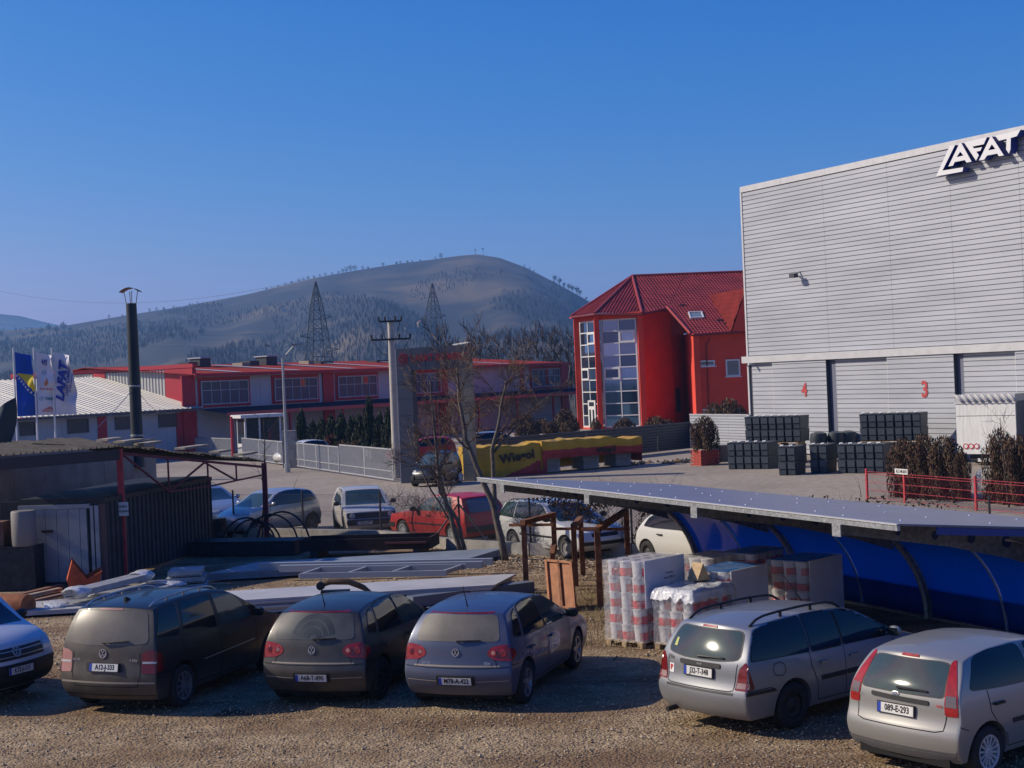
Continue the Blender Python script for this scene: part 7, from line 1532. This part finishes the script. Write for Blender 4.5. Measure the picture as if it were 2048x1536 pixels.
for i in range(3): b = MB(); b.lathe([(.001, 0), (.13, 0), (.13, .012), (.001, .012)], 18, LM @ Matrix.Translation((.42 + i * .25, -.015, zb + .35)) @ Matrix.Rotation(R(90), 4, 'X')); b.build('round_sign', M_WHT, lo); b = MB(); b.lathe([(.085, 0), (.125, 0)], 18, LM @ Matrix.Translation((.42 + i * .25, -.032, zb + .35)) @ Matrix.Rotation(R(90), 4, 'X')); b.build('sign_ring', M_STR, lo)
local_box('bumper', LM, M_PVC, lo, .9, LWd - .05, .1, .2, zb - .35, zb - .2); local_box('chassis', LM, M_DKST, lo, .5, LWd - .4, .2, 8.5, zb - .3, zb - .01)
for x in (.15, LWd - .45):
    for y in (1.5, 2.7): b = MB(); b.lathe([(.001, 0), (.2, 0), (.46, .02), (.5, .06), (.5, .24), (.46, .28), (.001, .28)], 18, LM @ Matrix.Translation((x, y, .5)) @ Matrix.Rotation(R(90), 4, 'Y')); b.build('wheel', M_RUB, lo)
# ---------------------------------------------------------------- red mesh fence
rf = thing('red_mesh_fence', 'red welded mesh fence panels behind the carport roof', 'fence'); R0, R1_ = G(1735, 999), G(2090, 1036); rdv = (R1_ - R0); RL = rdv.length; RM = wallM(R0, rdv); ph_ = 1.0
pxs = [plane_hit(px, 1000, R0, rdv.normalized())[0] for px in (1735, 1810, 1952)] + [RL]
for x in pxs: local_box('post', RM, M_REDST, rf, x - .04, x + .04, -.03, .03, 0, ph_ + .08)
for a, c in zip(pxs, pxs[1:]):
    b = MB()
    n = int((c - a) / .06)
    for i in range(n): x = lerp(a + .05, c - .05, (i + .5) / n); b.tube(RM @ Vector((x, 0, .06)), RM @ Vector((x, 0, ph_)), .004, n=3, cap=False)
    for z in (.08, .35, .62, .9, .98): b.tube(RM @ Vector((a + .04, -.01, z)), RM @ Vector((c - .04, -.01, z)), .009, n=4)
    b.build('mesh', M_REDST, rf, fix=False)['kind'] = 'stuff'
x = pxs[1]; b = MB(); b.box(x - .42, x + .28, -.06, -.05, .98, 1.16, 0, RM); o = tag(b.build('spare_plate', M_PLT), 'white number plate fixed on top of the red mesh fence', 'number plate'); obj('lettering', text_mesh('A21-M-654', .16, .001, M_TXT, bold=.003, sx=.8), o, M=RM @ frame((x - .06, -.065, 1.07), (1, 0, 0), (0, 0, 1)))
# ---------------------------------------------------------------- dark ribbed fence, planters, tarpaulined stacks
F0_, F1_, F2_ = G(930, 948), G(1382, 900), K - Vector((-WD.y, WD.x, 0)) * .2; F0_.z = F1_.z = 0; m_df = mat('shaded_ribbed_sheet', (.06, .065, .085), .5, .15, var=.1, vs=1)  # sheet darkened for shade on this run; the sunlit run stays silver
df = thing('ribbed_fence', 'horizontally ribbed metal fence, coloured dark for shade, in front of the red office', 'fence'); MF = wallM(F0_, F1_ - F0_); LF = (F1_ - F0_).length; hF = 1.62
for i in range(6): b = MB(); ribs_h(b, LF * i / 6 + .005, LF * (i + 1) / 6 - .005, 0, .1, hF, .16, .05); b.build('fence_sheet', m_df, df).matrix_world = MF
local_box('cap_rail', MF, m_df, df, 0, LF, -.03, .12, hF, hF + .05)
df = thing('ribbed_fence', 'sunlit silver ribbed fence between planter and warehouse corner', 'fence'); MF2 = wallM(F1_, F2_ - F1_); LF2 = (F2_ - F1_).length
for i in range(3): b = MB(); ribs_h(b, LF2 * i / 3 + .005, LF2 * (i + 1) / 3 - .005, 0, .1, 2.1, .16, .05); b.build('fence_sheet', M_SHEET, df).matrix_world = MF2
local_box('cap_rail', MF2, M_TRIMW, df, 0, LF2, -.03, .12, 2.1, 2.15)
def planter(label, px, py, w, d, h, rz):
    p = G(px, py); t = thing('brick_planter', label, 'planter', p, rz); m_bk = mat('red_brick', (.36, .06, .04), .85, var=.25, vs=9); m_jt = mat('pale_mortar', (.5, .47, .42), .9)
    b = MB(); b.box(-w / 2 + .02, w / 2 - .02, -d / 2 + .02, d / 2 - .02, 0, h); b.build('core', m_jt, t); b = MB(); b.box(-.12, .12, -.06, .06, 0, .075); me = b.mesh('brick', m_bk)
    for k in range(int(h / .088)):
        off = .13 if k % 2 else 0
        for i in range(int(w / .26) + 1):
            x = -w / 2 + i * .26 + off
            if x > w / 2 - .1: continue
            for sy in (-1, 1): obj('brick', me, t, M=Matrix.Translation((x + .05, sy * (d / 2 - .02), k * .088)))
        for i in range(int(d / .26)):
            y = -d / 2 + i * .26 + .13 + (0 if k % 2 else .1)
            for sx in (-1, 1): obj('brick', me, t, M=Matrix.Translation((sx * (w / 2 - .02), min(y, d / 2 - .1), k * .088)) @ Matrix.Rotation(R(90), 4, 'Z'))
    return p
pl1 = planter('red brick planter with tall dry shrub beside the ribbed fence corner', 1412, 930, 1.05, .9, .8, .45)
pl2 = planter('low red brick planter left of the glazed tower door', 1140, 890, 1.4, .8, .75, .3); pl3 = planter('red brick planter farther left beyond the ribbed fence', 1100, 889, 1.2, .8, .75, .3)
b = MB(); b.box(-.45, .45, -.05, .05, .1, .95); p = G(1452, 928); one(b, 'brown_board', mat('cardboard_brown', (.3, .2, .12), .9), 'brown upright board between brick planter and grey bins', 'board', loc=p, rz=-.2)
m_ty, m_tr_ = mat('yellow_tarpaulin', (.42, .25, .015), .55, var=.12, vs=1.5, bump=.5, bs=2.5), mat('red_tarpaulin', (.3, .03, .04), .55, var=.15, vs=1.5, bump=.5, bs=2.5)
def tarp(label, b0, b1, h0, h1, d, seed, red_from, text=None, tsz=.8, droop=(.0, .0)):
    a, c = G(*b0), G(*b1); a.z = c.z = 0; M = wallM(a, c - a); L = (c - a).length; t = thing('tarpaulin_stack', label, 'tarpaulin', (0, 0, 0), 0, 'tarpaulined slab stacks')
    def S(u, v):                       # v: 0 front hem .. .45 front top edge .. .8 back top .. 1 back hem
        H = lerp(h0, h1, u) + .16 * noise.noise(Vector((u * 4, 1, seed))) + .06 * noise.noise(Vector((u * 13, 1, seed))); hem = lerp(droop[0], droop[1], u) + .05 * noise.noise(Vector((u * 12, 4, seed)))
        if v < .45: k = v / .45; y, z = -.06 * math.sin(k * 3) + .03 * noise.noise(Vector((u * 14, k * 5, seed))), lerp(hem, H, k)
        elif v < .8: k = (v - .45) / .35; y, z = d * k, H + .08 * noise.noise(Vector((u * 7, k * 3, seed + 2)))
        else: k = (v - .8) / .2; y, z = d + .02, lerp(H, .2, k)
        return M @ Vector((u * L, y, z))
    b = MB(); nu, nv = 48, 36; b.grid(S, nu, nv); me = b.mesh('cloth', [m_ty, m_tr_], True, fix=False)
    me.polygons.foreach_set('material_index', [1 if ((j + .5) / nv < .45 and lerp(0, 1, ((j + .5) / nv) / .45) < red_from((i + .5) / nu)) else 0 for i in range(nu) for j in range(nv)]); cl = obj('cloth', me, t)
    for e in (0, 1):
        b = MB(); b.grid(lambda u, v: M @ Vector((e * L + (-1, 1)[e] * .12 * math.sin(u * 3) * v, d * u, lerp(lerp(h0, h1, e), .25, v))), 6, 8); b.build('end_flap', m_ty if e == 0 else m_tr_, t, True, fix=False)
    if text: obj('lettering', text_mesh(text, tsz, .004, mat('black_print', (.02, .015, .015), .6), bold=.02), cl).matrix_world = M @ frame((L * .62, -.14, lerp(h0, h1, .6) * .62), (1, 0, .12 if seed == 1 else .05), (0, 0, 1))
    return t, M, L
tarp('yellow tarpaulin with black lettering draped to the ground, left of the two', (935, 958), (1095, 948), 1.5, 1.5, 1.6, 1, lambda u: max(0, u - .45) * 1.0, 'Wiegol', .6)
t2, M2, L2 = tarp('yellow and red tarpaulin over slab stacks, nearer the ribbed fence', (1086, 949), (1285, 931), 1.62, 1.5, 1.6, 2, lambda u: .5, 'Wiegol', .4, (.75, .7))
m_sl = mat('grey_stone_slab', (.3, .3, .29), .85, var=.15, vs=4)
for k, u in enumerate((.06, .45, .78)):
    p = M2 @ Vector((L2 * u, .35, 0)); t = thing('slab_stack', ['left', 'middle', 'right'][k] + ' stack of grey slabs under the yellow and red tarpaulin', 'slabs', p, math.atan2((M2.col[0]).y, (M2.col[0]).x))
    for i in range(12): b = MB(); b.box(-.05 + rnd.uniform(-.02, .02), .95 + rnd.uniform(-.02, .02), 0, 1.0, .06 + i * .075, .06 + i * .075 + .06); b.build('slab', m_sl, t)
p = M2 @ Vector((L2 * 1.25, .3, 0)); hp = stones('dark_rubble', 260, lambda r: (p.x + r.gauss(0, 1.1), p.y + r.gauss(0, .5)), (.06, .16), [M_DKST, sc_[2]], 9); tag(hp, 'dark rubble heap at the foot of the ribbed fence', 'rubble')
# ================================================================ vegetation
def twigs(mb, p, d, L, r0, depth, r, up=.12, spread=.75, kids=(5, 5, 4), seg=4, n=4):
    d = d.normalized(); pts = [p]; q = p.copy(); dd = d.copy()
    for i in range(seg):
        dd = (dd + Vector((r.uniform(-1, 1), r.uniform(-1, 1), r.uniform(-1, 1))) * .24 + Vector((0, 0, up))).normalized(); q = q + dd * (L / seg); pts.append(q.copy())
    mb.path(pts, [lerp(r0, r0 * .35, i / seg) for i in range(seg + 1)], n, cap=False)
    if depth > 0:
        for k in range(kids[0]):
            t = r.uniform(.25, 1.0); i = min(seg - 1, int(t * seg)); b = pts[i].lerp(pts[i + 1], t * seg - i); ax = (pts[i + 1] - pts[i]).normalized()
            s_ = ax.cross(Vector((r.uniform(-1, 1), r.uniform(-1, 1), r.uniform(-1, 1)))).normalized()
            twigs(mb, b, ax + s_ * spread * r.uniform(.6, 1.4), L * r.uniform(.38, .62), max(r0 * .42, .0058), depth - 1, r, up, spread, kids[1:] or (3,), 3, 3)
M_BARK = mat('grey_bark', (.11, .09, .07), .9, var=.3, vs=8, bump=.4, bs=25); M_TWIG = mat('brown_twig', (.13, .085, .055), .9, var=.2, vs=6); M_BIRCH = mat('pale_birch_bark', (.34, .31, .27), .9, var=.4, vs=5, stretch=(1, 1, .4)); M_DTW = mat('dark_twig', (.05, .035, .03), .9)
def guided_tree(label, stems, seed, kids=(8, 7, 5), depth=2, L=1.4, barks=(M_BARK, M_TWIG), up=.05):
    t = thing('bare_tree', label, 'tree'); r = random.Random(seed); tw = MB()
    for pts, r0, r1, nb, t0 in stems:
        pts = [Vector(p) for p in pts]; k = len(pts); b = MB(); fine = []
        for a, c in zip(pts, pts[1:]):
            for i in range(4): fine.append(a.lerp(c, i / 4) + Vector((r.uniform(-.02, .02), r.uniform(-.02, .02), 0)))
        fine.append(pts[-1]); m = len(fine) - 1
        b.path(fine, [lerp(r0, r1, i / m) for i in range(m + 1)], 7); b.build('trunk', barks[0], t, True)
        for i in range(nb):
            f = lerp(t0, 1, (i + r.random()) / nb) * m; j = min(m - 1, int(f)); p = fine[j].lerp(fine[j + 1], f - j); ax = (fine[j + 1] - fine[j]).normalized(); a = r.uniform(0, 6.28)
            d = ax * .6 + Vector((math.cos(a), math.sin(a) * .8, r.uniform(.1, .6)))
            twigs(tw, p, d, L * r.uniform(.55, 1.15), lerp(r0, r1, f / m) * .45, depth, r, up, .8, kids)
    tw.build('crown', barks[1], t, fix=False); return t
c40 = lambda px, py, Y: D(px, py, Y)
b = G(1012, 1123)
guided_tree('bare tree leaning left over the red hatchback, trunk rising from the gravel', [([b, c40(990, 1020, b.y), c40(960, 950, b.y), c40(932, 880, b.y), c40(918, 800, b.y), c40(915, 735, b.y)], .1, .025, 14, .5)], 3, L=1.1)
b = G(1000, 1100)
guided_tree('bare tree with straight trunk and wide crown reaching right of the tarpaulins', [([b, c40(988, 1000, b.y), c40(985, 900, b.y), c40(1000, 830, b.y), c40(1012, 760, b.y)], .085, .025, 10, .5), ([c40(986, 905, b.y), c40(1030, 855, b.y), c40(1070, 815, b.y + .5), c40(1105, 785, b.y + .8)], .045, .014, 8, .3)], 5, L=1.05)
b = G(925, 1112)
guided_tree('many-stemmed bare tree left of the entrance portal opening', [([b, c40(893, 1010, b.y), c40(876, 930, b.y), c40(868, 840, b.y), c40(860, 760, b.y)], .075, .02, 12, .35), ([b + Vector((.1, .1, 0)), c40(915, 1040, b.y), c40(880, 985, b.y), c40(872, 900, b.y), c40(900, 800, b.y)], .06, .015, 10, .4), ([b + Vector((-.05, .1, 0)), c40(905, 1050, b.y), c40(850, 960, b.y), c40(815, 860, b.y)], .045, .012, 7, .45)], 8, L=1.05, kids=(8, 8, 5))
b = G(534, 1086); b.x -= .15
guided_tree('slim young bare tree beside the right shed post', [([b, c40(527, 990, b.y - .3), c40(530, 900, b.y - .3), c40(527, 840, b.y - .3)], .035, .01, 9, .4)], 9, L=.75, kids=(4, 3), depth=1, barks=(M_DTW, M_DTW))
b = G(2018, 1015); guided_tree('thin bare sapling in front of the white trailer', [([b, D(2005, 900, b.y), D(2000, 835, b.y)], .03, .008, 9, .45)], 19, L=.7, kids=(4, 3), depth=1, barks=(M_DTW, M_DTW))
# birches and poplars beyond the hall
r = random.Random(21); var = []
for k in range(4):
    tb, cb = MB(), MB(); h = 1.0
    pts = [Vector((r.uniform(-.012, .012) * i, r.uniform(-.012, .012) * i, i / 8)) for i in range(9)]; tb.path(pts, [lerp(.011, .003, i / 8) for i in range(9)], 5)
    for i in range(26): f = r.uniform(.3, 1) * 8; j = min(7, int(f)); p = pts[j].lerp(pts[j + 1], f - j); a = r.uniform(0, 6.28); twigs(cb, p, Vector((math.cos(a), math.sin(a), 1.1)), .2 * r.uniform(.5, 1.2), .0034, 1, r, .2, .6, (4,), 3, 3)
    var.append((tb.mesh('trunk', M_BIRCH, True), cb.mesh('crown', M_DTW, fix=False)))
spots = [(884, 205), (902, 190), (925, 215), (948, 200), (967, 185), (985, 215), (1003, 195), (1022, 210), (1040, 188), (1052, 220), (1060, 196), (1068, 205), (1083, 190), (1094, 215), (1105, 198), (1117, 186), (1128, 208), (1139, 195), (1150, 215)]; spots.sort()
for i, (px, Y) in enumerate(spots):
    p = D(px, 800, Y); p.z = 0; h = (D(px, 674 + r.uniform(-8, 22) + (14 if px < 800 else 0), Y).z); t = thing('pale_birch', f'pale bare birch rising behind the hall roof, {nth(i)} from the left', 'tree', p, r.uniform(0, 6), 'birches behind the hall'); t.scale = (h, h, h); a, c = var[i % 4]; obj('trunk', a, t); obj('crown', c, t)
# leafy things
def leaf_mass(name, m, seed, n, shape, s, squash=.6, core=.35):
    rr = random.Random(seed); mb = MB()
    for i in range(n):
        for _ in range(40):
            x, y, z = rr.uniform(-1, 1), rr.uniform(-1, 1), rr.random(); R_ = shape(z, math.atan2(y, x)); q = math.hypot(x, y)
            if R_ * core < q < R_: break
        else: continue
        c = Vector((x, y, z)); d = Vector((rr.uniform(-1, 1), rr.uniform(-1, 1), rr.uniform(-.4, 1.2))).normalized() * s * rr.uniform(.5, 1.3); e = d.cross(Vector((rr.uniform(-1, 1), rr.uniform(-1, 1), rr.uniform(-1, 1)))).normalized() * s * squash * rr.uniform(.5, 1)
        mb.add([c - d, c + e, c + d, c - e], [(0, 1, 2, 3)], rr.randrange(len(m)))
    return mb.mesh(name, m, fix=False)
G1 = [mat('conifer_green', (.03, .05, .025), .9), mat('conifer_green_dark', (.016, .028, .018), .9), mat('conifer_olive', (.055, .06, .025), .9)]
B1 = [mat('dry_brown_leaf', (.14, .075, .04), .9), mat('dry_dark_leaf', (.07, .04, .028), .9), mat('dry_olive_leaf', (.085, .07, .035), .9)]
R1s = [mat('russet_leaf', (.16, .035, .03), .9), mat('russet_dark_leaf', (.08, .025, .025), .9)]
W1 = [mat('winter_thuja', (.10, .065, .035), .9), mat('winter_thuja_dark', (.045, .038, .025), .9), mat('winter_thuja_brown', (.14, .07, .04), .9)]
cone = lambda z, a: (1.0 if z < .12 else 1.08 * (1 - z) ** .55) * (.8 + .2 * math.sin(a * 3 + z * 9) * math.cos(a * 2 - z * 5))
blob = lambda z, a: math.sin(math.pi * min(1, .12 + z * .86)) ** .55 * (.78 + .22 * math.sin(a * 4 + z * 7))
lump = lambda z, a: (.75 + .25 * math.sin(a * 5 + z * 4)) * (1 if z < .7 else max(.05, (1 - z) / .3) ** .5)
cm = [leaf_mass('crown', G1, 50 + k, 3600, cone, .075, .6, .2) for k in range(2)]; bmz = [leaf_mass('crown', B1, 60 + k, 2200, blob, .07) for k in range(2)]; rm_ = leaf_mass('crown', R1s, 70, 1500, blob, .08); tm_ = [leaf_mass('crown', W1, 80 + k, 6500, lump, .045) for k in range(3)]; pm_ = leaf_mass('crown', B1, 90, 4200, lump, .06)
stem = MB(); stem.tube((0, 0, -.02), (0, 0, .7), .09, .03, 6); 
for a in range(5): stem.tube((0, 0, .02), (.5 * math.cos(a * 1.3), .5 * math.sin(a * 1.3), .55), .035, .012, 5)
stem = stem.mesh('trunk', M_BARK)
def shrub(name, label, p, w, h, me, cat='shrub', group=None, rz=None, d=None):
    t = thing(name, label, cat, p, rnd.uniform(0, 6) if rz is None else rz, group); t.scale = (w, d or w, h); obj('crown', me, t); obj('trunk', stem, t); return t
hedge = [(600, 815, 1.0), (622, 838, 1.0), (640, 832, 1.05), (660, 826, 1.1), (680, 822, 1.1), (700, 828, 1.1), (716, 824, 1.1), (736, 790, 1.0), (756, 822, 1.0), (774, 815, 1.0), (790, 826, 1.0)]
for i, (px, yt, w) in enumerate(hedge):
    Y = 99 - (px - 600) * .06; p = D(px + 5, 900, Y); p.z = 0; shrub('hedge_conifer', f'dark green hedge conifer behind the gate, {nth(i)} from the left', p, w * .72, D(px, yt, Y).z, cm[i % 2], 'conifer', 'hedge conifers behind the gate')
for i, (px, yt, lab) in enumerate(((635, 872, 'left russet bush'), (663, 867, 'right russet bush'), (690, 878, 'low brown bush beside the russet bushes'), (708, 880, 'smallest brown bush'))):
    Y = 97 - i * 2; p = D(px, 900, Y); p.z = 0; shrub('low_bush', lab + ' behind the sliding gate', p, .75, max(.9, D(px, yt, Y).z), rm_ if i < 2 else bmz[0])
for i, (px, py, w, h, lab) in enumerate(((1052, 884, 1.0, 2.0, 'brown round bush near the silver-white estate car'), (1085, 882, .8, 1.7, 'brown round bush at the end of the hall'), (1132, 880, 1.1, 2.3, 'largest brown bush on the planter left of the tower'), (1250, 872, .9, 1.4, 'low dry bush before the wide tower glazing'), (1192, 866, .5, 1.2, 'small dry bush beside the white tower door'), (1312, 872, 1.0, 1.5, 'dry reddish bush before the shaded red wall'), (1335, 870, .7, 1.2, 'smaller dry bush right of the reddish bush'), (1462, 868, 1.3, 2.6, 'wide dry bush before the lower office window'), (1430, 872, .9, 2.4, 'narrow dry bush beside the wide one'))):
    shrub('dry_bush', lab, G(px, py), w, h, bmz[i % 2])
shrub('planter_shrub', 'tall dry brown shrub growing from the brick planter', pl1 + Vector((0, 0, .7)), .75, 1.75, pm_); shrub('planter_shrub', 'dry shrub on the planter beside the tower door', pl2 + Vector((0, 0, .6)), .7, 1.1, bmz[0]); shrub('planter_shrub', 'dry shrub on the farther left planter', pl3 + Vector((0, 0, .6)), .6, 1.0, bmz[1])
for i, (px, py, w, h, lab) in enumerate(((1812, 1000, .66, 2.1, 'brown thuja behind the spare number plate'), (1852, 1002, .68, 2.25, 'second brown thuja, right of the spare number plate'), (1893, 1005, .72, 2.2, 'third brown thuja, before the trailer edge'), (1925, 1008, .35, 1.7, 'thin ragged thuja left of the white van'), (2004, 1012, .62, 2.45, 'dark green thuja right of the white van window'), (2040, 1015, .7, 2.3, 'dark thuja at the right picture edge'))):
    shrub('thuja', lab, G(px, py - 6), w, h, tm_[i % 3], 'thuja', 'thujas behind the red mesh fence')
# dry creeper on the wire fence
cv = MB(); r = random.Random(31); wf_pts = FENCE[5:10]
for i in range(5200):
    u = r.random() ** .9 * 3.9; k = int(u); a = wf_pts[min(k, 3)].lerp(wf_pts[min(k, 3) + 1], min(1, u - k)); z = .3 + 1.25 * r.random() ** .8
    if noise.noise(Vector((a.x * 1.3, z * 1.5, 2))) < -.12 + .25 * (a.x < 1.2): continue
    c = a + Vector((r.uniform(-.05, .05), r.uniform(-.12, .08), z)); d = Vector((r.uniform(-1, 1), r.uniform(-1, 1), r.uniform(-1, 1))).normalized() * .045; e = d.cross(Vector((0, 1, .3))).normalized() * .022; cv.add([c - d, c + e, c + d, c - e], [(0, 1, 2, 3)], r.randrange(3))
dcr = thing('dry_creeper', 'dry brown creeper tangled in the wire fence before the white cars', 'creeper'); cv.build('leaves', B1, dcr, fix=False)['kind'] = 'stuff'
cv = MB()
for i in range(80):
    u = r.random() * 3.9; k = int(u); a = wf_pts[min(k, 3)].lerp(wf_pts[min(k, 3) + 1], min(1, u - k)); twigs(cv, a + Vector((0, -.05, .3)), Vector((r.uniform(-1, 1), 0, 1.2)), r.uniform(.7, 1.5), .006, 1, r, .1, .8, (4,), 5, 3)
cv.build('stems', M_DTW, dcr, fix=False)['kind'] = 'stuff'
cv = MB()
for i in range(60):
    a = FENCE[3].lerp(FENCE[4], r.random()); twigs(cv, a + Vector((0, -.03, .9)), Vector((r.uniform(-1, 1), 0, .9)), r.uniform(.4, .9), .004, 1, r, .0, .9, (4,), 4, 3)
one(cv, 'dry_vine', M_DTW, 'leafless vine curling along the fence between the off-white and red hatchbacks', 'vine', fix=False)
# fallen leaves and dead grass
def litter(name, label, n, area, m, s, seed, tall=0):
    rr = random.Random(seed); mb = MB()
    for i in range(n):
        x, y = area(rr); a = rr.uniform(0, 6.28); c = Vector((x, y, .01 + rr.random() * .03)); d = Vector((math.cos(a), math.sin(a), rr.uniform(-.3, .5))) * s * rr.uniform(.5, 1.3); e = Vector((-math.sin(a), math.cos(a), rr.uniform(-.3, .5))) * s * .5
        if tall: d = Vector((rr.uniform(-.5, .5), rr.uniform(-.5, .5), 1)) * s * rr.uniform(.5, 1.2); mb.add([c - e * .12, c + e * .12, c + d], [(0, 1, 2)], rr.randrange(len(m)))
        else: mb.add([c - d, c + e, c + d, c - e], [(0, 1, 2, 3)], rr.randrange(len(m)))
    one(mb, name, m, label, 'litter', kind='stuff', fix=False)
LV = [mat('fallen_leaf_tan', (.34, .25, .15), .9), mat('fallen_leaf_brown', (.2, .13, .075), .9), mat('fallen_leaf_pale', (.45, .36, .24), .9)]
litter('fallen_leaves', 'fallen tan leaves around the tree feet and kerb', 5200, lambda q: ((t := q.uniform(-2.6, 2.4)), fl(t) - .15 - abs(q.gauss(0, 1.8))), LV, .05, 1)
litter('fallen_leaves', 'fallen leaves between the pale panels and the parked hatchbacks', 3200, lambda q: (q.uniform(-8, .5), q.uniform(25.5, 31)), LV, .045, 2)
litter('dead_grass', 'short dead grass beside the wrapped pallets and rusty frames', 5000, lambda q: (q.uniform(.3, 3.2), q.uniform(25.5, 33)), [mat('dead_grass', (.26, .2, .1), .9), mat('dead_grass_olive', (.13, .12, .05), .9)], .09, 3, 1)
